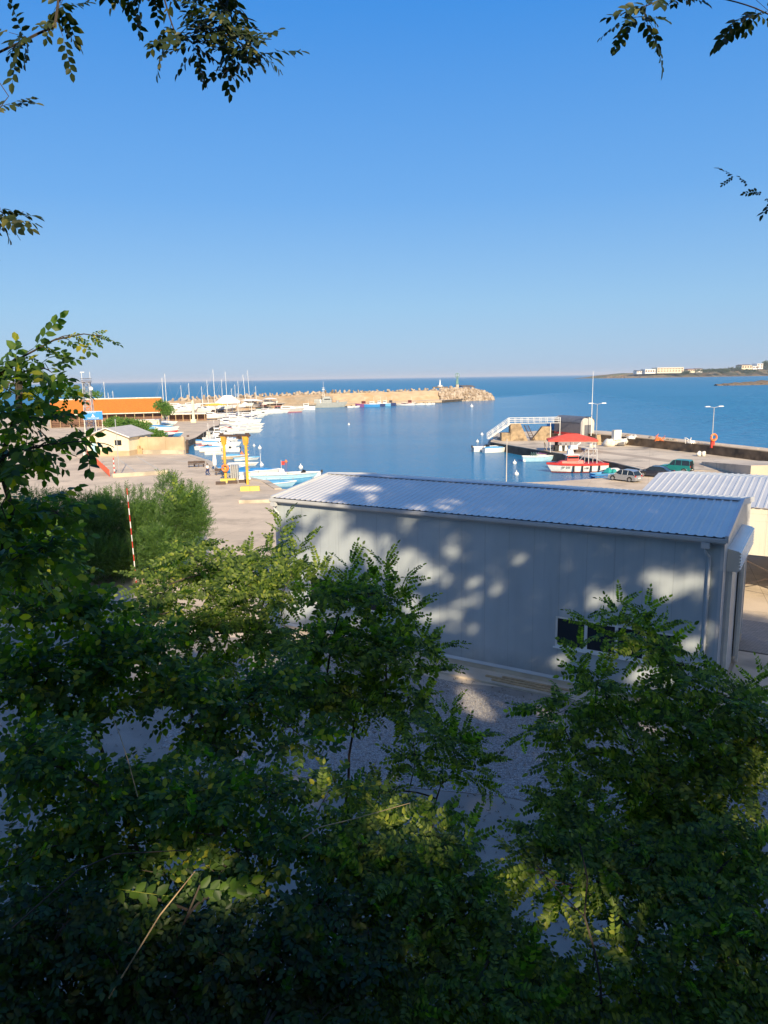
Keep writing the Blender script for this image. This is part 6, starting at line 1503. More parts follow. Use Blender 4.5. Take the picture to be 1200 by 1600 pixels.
far_building('villa', (1177.55, 2790, 14.6), 26.4, 40, 12.0, 'brown roofed house nearest the green scrub on the headland', 'white_dirty', 1, 4, 'dark_brown', 'villa')
far_building('villa', (1376.05, 2850, 23.1), 39.2, 50, 15.8, 'cream house with a dark flat roof high on the headland', 'cream', 1, 4, 'dark_brown', 'villa')
far_building('villa', (1417.69, 2850, 22.7), 19.6, 40, 12.4, 'low white wing beside the tall white house on the headland', 'white', 1, 2, None, 'villa')
far_building('villa', (1434.74, 2850, 23.6), 22.0, 40, 20.1, 'tall white house at the right edge of the headland', 'white', 2, 2, None, 'villa')

# ================================================================== VEGETATION
RNG = np.random.default_rng(12)
SUNn = np.array(SUN)
def leaflet(L, W, fold=.18, quads=2):
    # pointed oval leaf blade along +x, two halves folded on the midrib; returns verts, faces
    xs = (0.0, .30, .68, 1.0); ws = (0.0, .5, .42, 0.0)
    v = [(0, 0, 0), (.30 * L, -.5 * W, fold * W), (.70 * L, -.40 * W, fold * W * .8), (L, 0, -.03 * L), (.70 * L, .40 * W, fold * W * .8), (.30 * L, .5 * W, fold * W)]
    return np.array(v, float), [(0, 1, 2, 3), (0, 3, 4, 5)]
def place_leaf(V, F, base, ang, L, W, pitch, roll, fold=.18, simple=False):
    if simple:
        v = np.array([(0, 0, 0), (.45 * L, -.5 * W, 0), (L, 0, 0), (.45 * L, .5 * W, 0)], float); f = [(0, 1, 2, 3)]
    else: v, f = leaflet(L, W, fold)
    cr, sr = math.cos(roll), math.sin(roll); v = np.stack([v[:, 0], v[:, 1] * cr - v[:, 2] * sr, v[:, 1] * sr + v[:, 2] * cr], 1)
    cp, sp = math.cos(pitch), math.sin(pitch); v = np.stack([v[:, 0] * cp + v[:, 2] * sp, v[:, 1], -v[:, 0] * sp + v[:, 2] * cp], 1)
    ca, sa = math.cos(ang), math.sin(ang); v = np.stack([v[:, 0] * ca - v[:, 1] * sa, v[:, 0] * sa + v[:, 1] * ca, v[:, 2]], 1)
    k = sum(len(x) for x in V); V.append(v + base); F += [tuple(k + i for i in q) for q in f]
def spray(kind, seed):
    r = np.random.default_rng(seed); V = []; F = []
    if kind in ('pinnate', 'pinnate_low'):
        n = 9 if kind == 'pinnate' else 5; simple = kind == 'pinnate_low'
        for i in range(n):
            t = .16 + .80 * i / n; z = -.30 * t * t + .02; w = 1 - .35 * abs(t - .45) / .5
            for s in (-1, 1):
                if r.random() < .04: continue
                place_leaf(V, F, np.array([t + r.uniform(-.01, .01), 0, z]), s * (1.15 + r.uniform(-.15, .15)), .205 * w * (1.35 if simple else 1), .112 * w * (1.6 if simple else 1), .15 + r.uniform(-.2, .35), s * r.uniform(-.15, .45), simple=simple)
        place_leaf(V, F, np.array([.96, 0, -.29]), 0,   .21, .11 * (1.6 if simple else 1), .5, 0, simple=simple)
        if not simple:
            k = sum(len(x) for x in V); pts = np.array([(t, y, -.30 * t * t + .02) for t in (0, .5, 1.0) for y in (-.004, .004)]); V.append(pts); F += [(k, k + 1, k + 3, k + 2), (k + 2, k + 3, k + 5, k + 4)]
    elif kind == 'elm':
        for i in range(9):
            t = .08 + .9 * i / 9; s = 1 if i % 2 else -1; z = -.12 * t * t
            place_leaf(V, F, np.array([t, 0, z]), s * (.85 + r.uniform(-.3, .3)), .30 * r.uniform(.75, 1.1), .17 * r.uniform(.85, 1.1), r.uniform(0, .7), s * r.uniform(-.3, .6), fold=.12)
        place_leaf(V, F, np.array([.98, 0, -.12]), 0, .28, .16, .4, 0)
        k = sum(len(x) for x in V); pts = np.array([(t, y, -.12 * t * t) for t in (0, .5, 1.0) for y in (-.005, .005)]); V.append(pts); F += [(k, k + 1, k + 3, k + 2), (k + 2, k + 3, k + 5, k + 4)]
    elif kind == 'feather':   # narrow upright willow / tamarisk like shoots
        for i in range(10):
            t = .05 + .95 * i / 10; s = 1 if i % 2 else -1
            place_leaf(V, F, np.array([t, 0, 0]), s * (.5 + r.uniform(-.2, .3)), .30, .075, r.uniform(-.4, .4), 0, simple=True)
    elif kind == 'tuft':
        for i in range(7):
            place_leaf(V, F, np.array([r.uniform(0, .8), r.uniform(-.3, .3), r.uniform(-.25, .25)]), r.uniform(-2.6, 2.6), .38, .24, r.uniform(-1, 1), r.uniform(-1, 1), simple=True)
    return np.concatenate(V), np.array(F, dtype=np.int64)
TPL = {k: [spray(k, 100 + i) for i in range(5)] for k in ('pinnate', 'pinnate_low', 'elm', 'feather', 'tuft')}

def spray_mesh(name, kind, P, D, N, S, mats, parent, mat_idx=None):
    """P positions, D directions, N approx normals, S scales"""
    P = np.asarray(P, float); D = np.asarray(D, float); N = np.asarray(N, float); S = np.asarray(S, float)
    D /= np.linalg.norm(D, axis=1)[:, None] + 1e-9
    Sd = np.cross(N, D); Sd /= np.linalg.norm(Sd, axis=1)[:, None] + 1e-9; N = np.cross(D, Sd)
    which = RNG.integers(0, 5, len(P)); vs, fs, mi = [], [], []; off = 0
    for t in range(5):
        idx = np.nonzero(which == t)[0]
        if not len(idx): continue
        tv, tf = TPL[kind][t]
        v = (tv[None, :, 0:1] * D[idx][:, None, :] + tv[None, :, 1:2] * Sd[idx][:, None, :] + tv[None, :, 2:3] * N[idx][:, None, :]) * S[idx][:, None, None] + P[idx][:, None, :]
        vs.append(v.reshape(-1, 3)); f = tf[None] + (np.arange(len(idx)) * len(tv))[:, None, None] + off
        fs.append(f.reshape(-1, 4)); off += len(idx) * len(tv)
    v = np.concatenate(vs); f = np.concatenate(fs)
    me = bpy.data.meshes.new(name); me.vertices.add(len(v)); me.vertices.foreach_set('co', v.astype(np.float32).ravel())
    me.loops.add(len(f) * 4); me.loops.foreach_set('vertex_index', f.astype(np.int32).ravel())
    me.polygons.add(len(f)); me.polygons.foreach_set('loop_start', (np.arange(len(f)) * 4).astype(np.int32)); me.polygons.foreach_set('loop_total', np.full(len(f), 4, np.int32))
    me.materials.append(mats); me.update(calc_edges=True)
    o = bpy.data.objects.new(name, me); col.objects.link(o)
    if parent is not None: o.parent = parent
    return o

def in_clear(p, clear):
    return False

def tree(name, label, cat, trunk, blobs, ntips, kind, size, mat_, group=None, limbs=(), step=.13, twig=.006, surf_bias=.45, droop=.25, seed=1, per=2, tr=.10, up=.2, trunk_sides=8, seg=.3, lead=(), lead_k=1.0, hang=()):
    rg = np.random.default_rng(seed)
    blobs = [tuple(b[:3]) + tuple(max(.07, r - .42 * size) for r in b[3:6]) for b in blobs]
    _tr = np.array(trunk, float); blobs = sorted(blobs, key=lambda b: float(np.min(np.linalg.norm(_tr - np.array(b[:3]), axis=1))))
    base = np.array(trunk[0], float)
    root = empty(name, tuple(base), 0, label, cat, group)
    pos = []; par = []
    def add(p, q): pos.append(np.array(p, float)); par.append(q); return len(pos) - 1
    def poly(pts, start, wob=.06):
        cur = start; last = pos[start]
        for p in pts:
            p = np.array(p, float); d = np.linalg.norm(p - last); n = max(1, int(d / seg))
            for i in range(1, n + 1):
                t = i / n; q = last + (p - last) * t + rg.normal(0, wob * seg, 3) * (0 if t == 1 else 1)
                cur = add(q, cur)
            last = p
        return cur
    def curve(a, m, c, nn=7): a, m, c = np.array(a), np.array(m), np.array(c); return [a * (1 - t) ** 2 + 2 * m * t * (1 - t) + c * t * t for t in np.linspace(0, 1, nn)[1:]]
    r0 = add(base, -1); tip = poly(trunk[1:], r0, .12); ntrunk = len(pos)
    for lm in limbs:
        a = np.array(lm[0], float); j = int(np.argmin([np.linalg.norm(q - a) for q in pos])); poly(lm, j, .12)
    chains = []
    for bl in blobs:
        c = np.array(bl[:3]); A = np.array(pos); d = np.linalg.norm(A - c, axis=1) + np.maximum(0, A[:, 2] - c[2]) * .8
        j = int(np.argmin(d)); mid = (A[j] + c) / 2 + np.array([0, 0, .12 * np.linalg.norm(c - A[j])]) + rg.normal(0, .05, 3) * np.linalg.norm(c - A[j]); poly(curve(A[j], mid, c), j, .08)
    vol = np.array([b[3] * b[4] * b[5] for b in blobs]) ** .6; vol /= vol.sum(); vol = np.maximum(vol, .02); vol /= vol.sum()
    pick = rg.choice(len(blobs), ntips, p=vol)
    FP, FD, FN, FS = [], [], [], []
    for b_i in pick:
        b = blobs[b_i]; u = rg.normal(size=3); u /= np.linalg.norm(u); u *= rg.random() ** surf_bias
        p = np.array(b[:3]) + u * np.array(b[3:6])
        A = np.array(pos[ntrunk // 2:]); dd = np.linalg.norm(A - p, axis=1); j = int(np.argmin(dd + rg.random(len(dd)) * .15)) + ntrunk // 2
        a = pos[j]; L = np.linalg.norm(p - a)
        if L < .08: continue
        mid = (a + p) / 2 + np.array([0, 0, .10 * L]) + rg.normal(0, .06 * L, 3)
        s0 = len(pos); poly(curve(a, mid, p, 5), j, .08); ch = [j] + list(range(s0, len(pos)))
        # sprays along the outer part of the twig
        pts = np.array([pos[k] for k in ch]); seglen = np.linalg.norm(np.diff(pts, axis=0), axis=1); cum = np.concatenate([[0], np.cumsum(seglen)]); T = cum[-1]
        reach = min(T, 1.0 * size * 3.0); t = T; side = 1
        while t > T - reach:
            k = min(np.searchsorted(cum, t) - 1, len(seglen) - 1); k = max(k, 0); f = (t - cum[k]) / max(seglen[k], 1e-6)
            q = pts[k] + (pts[k + 1] - pts[k]) * f; dr = (pts[k + 1] - pts[k]) / max(seglen[k], 1e-6)
            sd = np.cross(dr, [0, 0, 1.0]); nrm = np.linalg.norm(sd); sd = sd / nrm if nrm > .15 else np.array([math.cos(t * 40), math.sin(t * 40), 0])
            first = t == T
            for _ in range(1 if first else per):
                dirn = dr * (1.0 if first else .45) + sd * side * (0 if first else 1) + np.array([0, 0, up - droop * rg.random()]) + rg.normal(0, .22, 3)
                FP.append(q); FD.append(dirn); FN.append(np.array([0, 0, .65]) + SUNn * .75 + rg.normal(0, .33, 3)); FS.append(size * rg.uniform(.7, 1.15)); side = -side
            t -= step * rg.uniform(.7, 1.3)
    for a_, b_ in hang:      # single compound leaves seen whole
        a_, b_ = np.array(a_), np.array(b_); dr = b_ - a_; L_ = float(np.linalg.norm(dr))
        FP.append(a_); FD.append(dr); FN.append(SUNn * .8 + np.array([0, -.5, .3]) + rg.normal(0, .12, 3)); FS.append(L_)
    for ld in lead:
        for a_, b_ in zip(ld[:-1], ld[1:]):
            a_, b_ = np.array(a_), np.array(b_); m_ = max(1, int(np.linalg.norm(b_ - a_) / (size * .30 * (1 if lead_k == 1 else .8))))
            for q_ in range(m_):
                for sg in (-1, 1):
                    dr = (b_ - a_) / np.linalg.norm(b_ - a_); FP.append(a_ + (b_ - a_) * (q_ + rg.random()) / m_)
                    FD.append(dr * .7 + (np.array([0, -.1, -.35 + sg * .3]) if lead_k == 1 else np.array([sg * .75, 0, .1])) + rg.normal(0, .2, 3)); FN.append(rg.normal(0, .45, 3) + SUNn * .5 + np.array([0, -.3, .3])); FS.append(size * rg.uniform(.38, .6) * (lead_k if lead_k != 1 else .72))
        FP.append(np.array(ld[-1])); FD.append(np.array(ld[-1]) - np.array(ld[-2])); FN.append(np.array([0, -.3, 1.0])); FS.append(size * .5 * lead_k)
    # radii from the number of twigs carried
    n = len(pos); cnt = np.zeros(n); has = np.zeros(n, bool)
    for q in par:
        if q >= 0: has[q] = True
    cnt[~has] = 1
    for i in range(n - 1, 0, -1): cnt[par[i]] += cnt[i]
    rad = twig * cnt ** .46; rad[0:ntrunk] = np.linspace(tr, tr * .35, ntrunk)
    rad[ntrunk:] = np.minimum(rad[ntrunk:], tr * .55 if twig > .0014 else .022)
    
    mb = MB(); off = base
    # chains: walk from every leaf node up until a visited node
    seen = np.zeros(n, bool)
    order = [i for i in range(n) if not has[i]]; order.sort(key=lambda i: -i)
    main = tip
    for i in [main] + order:
        ch = []; c = i
        while c >= 0 and not seen[c]: ch.append(c); seen[c] = True; c = par[c]
        if c >= 0: ch.append(c)
        if len(ch) < 2: continue
        ch = ch[::-1]; rr = [float(rad[x]) for x in ch]
        if len(rr) > 1 and rr[0] > rr[1] * 1.6: rr[0] = rr[1] * 1.25
        mb.tube([pos[x] - off for x in ch], rr, trunk_sides if max(rr) > .03 else 4, cap=False)
    mb.build('trunk', M['bark'], root, smooth=True, fixn=False)
    FP = np.array(FP) - off
    spray_mesh('crown', kind, FP, FD, FN, FS, M[mat_], root)
    return root

# --- far and middle vegetation: built from leaf tufts ---
def bush(name, label, cat, base, blobs, n, kind, size, mat_, group=None, seed=1, trunk_h=.6, upward=.0):
    rg = np.random.default_rng(seed); root = empty(name, base, 0, label, cat, group); b0 = np.array(base, float)
    P, D, N, S = [], [], [], []
    vol = np.array([b[3] * b[4] * b[5] for b in blobs]) ** .7; vol /= vol.sum()
    mb = MB()
    for b in blobs:
        c = np.array(b[:3]) - b0
        for k in range(3): e = c + rg.normal(0, .3, 3) * np.array(b[3:6]); mb.tube([(rg.uniform(-.2, .2), rg.uniform(-.2, .2), 0), tuple(e * .5 + np.array([0, 0, .1])), tuple(e)], [.05 + .02 * b[5], .04 + .01 * b[5], .02], 5)
    mb.build('trunk', M['bark'], root)
    sub = []
    for b in blobs:   # lumpy secondary clumps
        for k in range(14):
            u = rg.normal(size=3); u /= np.linalg.norm(u); u[2] = abs(u[2]) * .9 - .1 if rg.random() < .7 else u[2]
            sub.append((np.array(b[:3]) + u * np.array(b[3:6]) * rg.uniform(.55, .95), np.array(b[3:6]) * rg.uniform(.22, .42)))
    for i in range(n):
        if rg.random() < .75: c, r = sub[rg.integers(len(sub))]
        else: b = blobs[rg.choice(len(blobs), p=vol)]; c, r = np.array(b[:3]), np.array(b[3:6]) * .85
        u = rg.normal(size=3); u /= np.linalg.norm(u); q = u * rg.random() ** .4
        P.append(c + q * r - b0); D.append(u * (1 - upward) + rg.normal(0, .35, 3) + np.array([0, 0, upward + .1])); N.append(rg.normal(size=3) + np.array([0, 0, .6])); S.append(size * rg.uniform(.7, 1.3))
    P = np.array(P); ok = P[:, 2] > .05
    spray_mesh('crown', kind, P[ok], np.array(D)[ok], np.array(N)[ok], np.array(S)[ok], M[mat_], root)
    return root

bush('willow_bush', 'big rounded blue green bush in front of the left yard', 'bush', (-19, 51, 0), [(-27.0, 51, 2.6, 3.6, 4, 3.4), (-23.2, 50, 2.7, 3.8, 4, 3.7), (-19.0, 51, 2.8, 3.6, 4, 3.8), (-15.2, 52, 2.6, 2.6, 3, 3.5), (-21, 48.5, 1.6, 5, 2.5, 2.2), (-16.4, 49.5, 1.6, 3, 2.5, 2.2)], 27000, 'feather', .62, 'leaf_bush', seed=3, upward=.45)
bush('willow_bush', 'lower dark bush at the left edge under the leafy branches', 'bush', (-30, 46, 0), [(-30, 46, 2.6, 3.2, 3, 2.8), (-26, 44, 2.0, 2.6, 3, 2.3)], 5000, 'feather', .7, 'leaf_bush', seed=4, upward=.45)
def smalltree(px_base, blobs, n, label, m_='leaf_tree', size=.9, seed=1, name='tree', cat='tree'): return bush(name, label, cat, px_base, blobs, n, 'tuft', size, m_, 'trees round the marina', seed)
q = (-78.83, 267.72, 0.0)
smalltree(q, [(-61.02, 205.0, 6.52, 2.06, 2.0, 1.68), (-59.5, 205.0, 5.44, 1.68, 2.0, 1.49)], 500, 'green tree at the right end of the orange roof', seed=5)
smalltree((-57.85, 168.81, 0.0), [(-55.24, 158.0, 4.45, 2.93, 3.0, 1.32), (-52.54, 158.0, 3.86, 2.33, 3.0, 1.17), (-52.91, 156.0, 2.91, 1.73, 2.5, 1.15), (-57.55, 158.0, 4.75, 2.06, 2.5, 0.88)], 1300, 'broad light green tree in front of the orange roofed hall', seed=6)
smalltree((-52.39, 167.78, 0.0), [(-46.74, 150.0, 2.73, 1.79, 2.2, 0.96), (-47.68, 150.0, 2.36, 1.24, 2.0, 0.83), (-45.73, 150.0, 2.33, 1.24, 2.0, 0.82)], 700, 'small round green tree behind the beige wall', seed=7)
smalltree((-106.39, 255.7, 0.0), [(-108.83, 262.0, 9.09, 3.47, 3.0, 2.23), (-105.85, 262.0, 9.49, 2.96, 3.0, 1.73), (-100.93, 262.0, 8.97, 2.21, 3.0, 1.47), (-111.14, 262.0, 10.91, 1.99, 3.0, 1.99)], 700, 'green tree rising behind the orange roof next to the lattice tower', seed=8)
smalltree((1530, 2860, 20), [(1481.05, 2870.0, 37.16, 16.92, 14.0, 16.92), (1522.77, 2870.0, 38.91, 39.73, 20.0, 19.86)], 700, 'dark tree clump at the right edge of the headland', 'leaf_dark', 7, 9, 'tree', 'tree')
for i, (blx, lab) in enumerate((([(1188.51, 2760.0, 20.2, 31.49, 14.0, 5.25), (1216.91, 2760.0, 20.92, 26.34, 14.0, 4.74)], 'green scrub right of the brown roofed houses on the headland'), ([(1264.52, 2760.0, 17.84, 23.86, 14.0, 5.3)], 'small green scrub in the middle of the headland'), ([(1359.01, 2860.0, 24.47, 55.31, 14.0, 4.42)], 'long dark scrub along the headland crest'), ([(1119.13, 2740.0, 13.02, 18.09, 12.0, 4.14)], 'scrub below the right end of the hotel'), ([(1354.62, 2750.0, 15.17, 32.13, 14.0, 5.89)], 'green scrub below the cream house on the headland'))):
    bush('scrub', lab, 'scrub', (blx[0][0], blx[0][1], 12), [(a, b, c, d, e, f) for a, b, c, d, e, f in blx], 350, 'tuft', 6, 'leaf_dark', 'scrub on the headland', 20 + i)
bush('shrub', 'green yellow shrub on the bank behind the parapet', 'shrub', (52.47, 132.34, 1.0), [(54.3, 137.0, 0.8, 1.16, 1.2, 0.45), (54.54, 134.0, 0.7, 1.01, 1.0, 0.32)], 420, 'tuft', .35, 'leaf_tree', None, 31)

# weeds and low scrub along the foot of the slope and round the bush
def scatter_ground(name, n, region, kind, size, mat_, seed, label, cat, hfun=None):
    rg = np.random.default_rng(seed); P, D, N, S = [], [], [], []
    while len(P) < n:
        x, y = rg.uniform(region[0], region[1]), rg.uniform(region[2], region[3])
        z = hfun(x, y) if hfun else 0
        if y < .8 and abs(x) < 12: continue
        if math.sin(x * 1.3 + y) + math.sin(y * 1.7 - x * .6) + rg.normal(0, .8) < -.6: continue
        P.append((x, y, z + rg.uniform(0, .35) * size)); D.append((rg.normal(), rg.normal(), rg.uniform(.4, 1.6))); N.append((rg.normal(), rg.normal(), 1)); S.append(size * rg.uniform(.6, 1.4))
    o = spray_mesh(name, kind, P, D, N, S, M[mat_], None); tag(o, label, cat, None, 'stuff'); return o
scatter_ground('undergrowth', 9000, (-26, 22, -1.5, 14.2), 'pinnate_low', .55, 'leaf_dark', 41, 'dark tangled undergrowth covering the steep slope', 'undergrowth', hill_z)

# --- trees behind the viewer whose crowns shade the slope and the warehouse ---
def to_plane(p, Y=-8.0):
    t = (Y - p[1]) / SUNn[1]; return (p[0] + SUNn[0] * t, p[2] + SUNn[2] * t)
WIN_ = []   # gaps cut in the crowns to light chosen spots: target point and gap width
def opening(p, r, m=0.0): c = to_plane(p); WIN_.append((c[0], c[1], r + m))
for _p, _r in [((-4.06, 37.44, 6.61), 0.25), ((-3.9, 37.34, 6.15), 0.18), ((-2.48, 36.48, 6.2), 0.36), ((-2.7, 36.61, 5.68), 0.3), ((-2.82, 36.68, 5.1), 0.47), ((-2.32, 36.38, 4.62), 0.47), ((-1.47, 35.86, 5.49), 0.38), ((-0.98, 35.56, 5.55), 0.34), ((-0.21, 35.09, 5.55), 0.28), ((0.19, 34.85, 5.37), 0.24), ((-0.51, 35.28, 4.8), 0.38), ((-0.04, 34.99, 4.37), 0.51), ((0.58, 34.61, 4.62), 0.51), ((1.04, 34.33, 4.85), 0.43), ((0.82, 34.46, 4.18), 0.43), ((1.49, 34.06, 4.59), 0.3), ((2.14, 33.66, 4.31), 0.32), ((2.37, 33.52, 2.29), 0.31), ((1.42, 34.1, 2.92), 0.25), ((1.17, 34.25, 2.46), 0.21), ((1.62, 33.98, 2.06), 0.24), ((1.06, 34.32, 6.83), 0.24), ((1.41, 34.1, 2.02), 0.17), ((8.58, 29.73, 4.13), 0.36), ((9.37, 29.25, 4.35), 0.25), ((5.84, 31.4, 5.5), 0.17), ((10.74, 28.42, 5.51), 0.28), ((11.26, 28.1, 5.46), 0.25), ((11.28, 28.09, 4.94), 0.32), ((12.07, 27.61, 5.46), 0.31), ((12.66, 27.25, 3.61), 0.18), ((12.09, 27.59, 2.96), 0.25), ((3.93, 32.57, 1.87), 0.11), ((-5.25, 38.16, 6.6), 0.34), ((-3.27, 36.96, 7.12), 0.3), ((-2.25, 36.34, 7.11), 0.25), ((-4.39, 37.64, 5.31), 0.21), ((8.05, 30.06, 6.64), 0.1), ((-4.07, 37.45, 4.32), 0.3), ((-3.37, 37.02, 4.07), 0.3), ((11.34, 28.05, 1.3), 0.3), ((10.48, 28.58, 1.37), 0.25), ((7.59, 30.33, 1.13), 0.21), ((3.56, 29.37, 0.0), 0.5), ((3.68, 28.14, 0.0), 0.42), ((3.43, 31.41, 0.0), 0.3), ((6.36, 27.75, 0.0), 0.28), ((10.82, 27.88, 0.0), 0.35), ((9.98, 26.25, 0.0), 0.28), ((1.5, 29.13, 0.0), 0.2), ((-5.51, 41.03, 0.0), 0.8), ((-4.66, 36.74, 0.0), 0.7), ((-6.19, 44.91, 0.0), 0.8), ((-2.41, 35.71, 0.0), 0.35), ((-1.36, 39.05, 7.6), 0.34), ((-0.67, 38.95, 7.5), 0.3), ((0.03, 41.94, 7.7), 0.25), ((4.45, 8.6, 8.4), 0.17600000000000002), ((4.06, 8.4, 7.95), 0.17600000000000002), ((4.27, 8.0, 7.95), 0.2), ((4.6, 8.6, 8.62), 0.128), ((3.88, 8.5, 8.33), 0.12), ((-1.28, 7.0, 8.47), 0.096), ((2.58, 6.0, 7.95), 0.08000000000000002), ((3.25, 9.5, 9.84), 0.16000000000000003)]: opening(_p, _r)
for _p, _r in [((1.73, 6.8, 8.04), 0.13), ((2.04, 6.8, 8.07), 0.13), ((2.21, 6.8, 7.99), 0.09), ((1.44, 7.0, 8.23), 0.09), ((-1.61, 6.2, 8.75), 0.09), ((-2.24, 6.1, 8.8), 0.06), ((0.09, 7.6, 8.56), 0.11), ((0.49, 7.5, 8.6), 0.11), ((-0.78, 7.7, 8.96), 0.06)]: opening(_p, _r, .16)
for _p, _r in []: opening(_p, _r)
OUTLINE = [(-16, 14), (-16, 37), (-8, 39), (-1.5, 36), (-1.2, 31), (-0.6, 20.2), (1.8, 20.2), (2.2, 20.7), (4.4, 20.7), (5.0, 21.3), (6.8, 21.3), (6.9, 30.2), (8.6, 30.9), (10.6, 32.0), (12.2, 34.2), (15.0, 37.0), (19, 35.5), (24, 33.5), (28, 30.5), (31, 28.0), (34, 25.3), (36.5, 22), (38, 14)]  # crown outline shaped to place the shadow edge on roof, wall and yard
def inside(x, z, poly):
    c = False; n = len(poly)
    for i in range(n):
        x1, z1 = poly[i]; x2, z2 = poly[(i + 1) % n]
        if (z1 > z) != (z2 > z) and x < (x2 - x1) * (z - z1) / (z2 - z1) + x1: c = not c
    return c
trunks = [(-11, -11), (-4.5, -8), (5.5, -10), (13, -12), (19, -9), (26, -12), (33, -9)]
tlabels = ['leftmost tall tree on the slope behind the viewpoint', 'tall tree just left behind the viewpoint', 'lower tree just right behind the viewpoint', 'tall tree shading the left half of the warehouse', 'tallest tree behind the viewpoint, shading the warehouse roof', 'tall tree shading the right end of the warehouse', 'rightmost tree on the slope behind the viewpoint']
rg = np.random.default_rng(77); bins = [[] for _ in trunks]
cl = []      # random small gaps are cut below so sun specks dapple the warehouse wall
for _ in range(46):
    WIN_.append((rg.uniform(8.3, 16.5), rg.uniform(23.5, 31.5), rg.uniform(.10, .2)))
NF = 60000; WA = np.array(WIN_)
k = 0
while k < NF:
    x, z = rg.uniform(-17, 41), rg.uniform(13.6, 39.5)
    wob = .45 * math.sin(x * 2.1 + 1) + .35 * math.sin(z * 2.7) + .3 * math.sin(x * 4.3 + z * 3.1)
    if not inside(x + wob * .4, z + wob * .4, OUTLINE): continue
    y = rg.uniform(-13.5, -3.5); t = (y + 8.0) / SUNn[1]
    p = np.array([x + SUNn[0] * t, y, z + SUNn[2] * t])
    if p[2] < hill_z(p[0], p[1]) + .6: continue
    if abs(p[0]) < 3 and p[1] > -3.8: continue
    dv = rg.normal(size=3); dv /= np.linalg.norm(dv); sv = rg.uniform(.6, .85); bad = False
    for f in (0.0, .5, 1.0):
        u_, w_ = to_plane(p + dv * sv * f)
        if (((WA[:, 0] - u_) ** 2 + (WA[:, 1] - w_) ** 2) < (WA[:, 2] * rg.uniform(.92, 1.08) + .05) ** 2).any(): bad = True; break
        if f and not inside(u_, w_, OUTLINE) and rg.random() < .7: bad = True; break
    if bad: continue
    i = int(np.argmin([abs(p[0] - a) + .25 * abs(p[1] - b) for a, b in trunks])); bins[i].append(np.concatenate([p, dv, [sv]])); k += 1
for i, (tx, ty) in enumerate(trunks):
    tz = hill_z(tx, ty) - .2; base = np.array([tx, ty, tz]); PB = np.array(bins[i]); P = PB[:, :3]; top = np.percentile(P[:, 2], 93)
    r = empty('tree', (tx, ty, tz), 0, tlabels[i], 'tree', 'shade trees behind the viewpoint')
    mb = MB(); mb.tube([(0, 0, 0), (.3, .2, (top - tz) * .4), (-.1, 0, (top - tz) * .9)], [.42, .30, .08], 10)
    for q in P[rg.choice(len(P), 34)]:
        h = max(.25 * (top - tz), min(q[2] - tz - 2.0, .8 * (top - tz))); s = np.array([.2, .1, h]); e = q - base
        mb.tube([tuple(s), tuple((s + e) / 2 + np.array([0, 0, -.2])), tuple(e)], [.06, .03, .008], 5, cap=False)
    mb.build('trunk', M['bark'], r, smooth=True, fixn=False)
    n = len(P); D = PB[:, 3:6]; N = SUNn[None] * 1.1 + rg.normal(0, .5, (n, 3))
    spray_mesh('crown', 'pinnate_low', P - base, D, N, PB[:, 6], M['leaf_locust'], r)

# --- foreground trees on the slope ---
def hz(x, y): return hill_z(x, y) - .1
tree('locust_tree', 'sunlit locust tree below the big round bush, left of the warehouse corner', 'tree', [(-4.8, 15.5, .0), (-4.9, 16, 3.5), (-4.6, 16.4, 6.5)],
     [(-4.79, 15.5, 9.1, 0.95, 1.5, 0.51), (-3.77, 16.0, 9.24, 0.89, 1.6, 0.59), (-2.63, 16.0, 8.92, 0.81, 1.6, 0.66), (-4.45, 16.5, 9.65, 0.69, 1.2, 0.43), (-2.6, 16.0, 9.65, 0.51, 0.8, 0.23), (-3.06, 16.5, 9.4, 0.6, 1.2, 0.38), (-1.9, 15.5, 9.47, 0.49, 0.9, 0.31), (-2.28, 15.5, 8.77, 0.5, 1.0, 0.36), (-5.09, 15.0, 8.62, 0.72, 1.3, 0.51), (-3.73, 15.0, 8.45, 1.07, 1.5, 0.64), (-2.51, 15.0, 8.14, 0.63, 1.3, 0.77), (-4.07, 14.5, 7.51, 1.13, 1.4, 0.71)],
     267, 'pinnate', .60, 'leaf_locust', 'locust trees on the slope', seed=11, lead=[[(-2.38, 15.6, 9.97), (-2.15, 15.6, 10.51)], [(-2.05, 15.6, 9.68), (-1.71, 15.6, 10.08)], [(-4.43, 15.6, 10.72), (-4.46, 15.6, 11.14)]], lead_k=1.3, step=.16, tr=.07, twig=.0035)
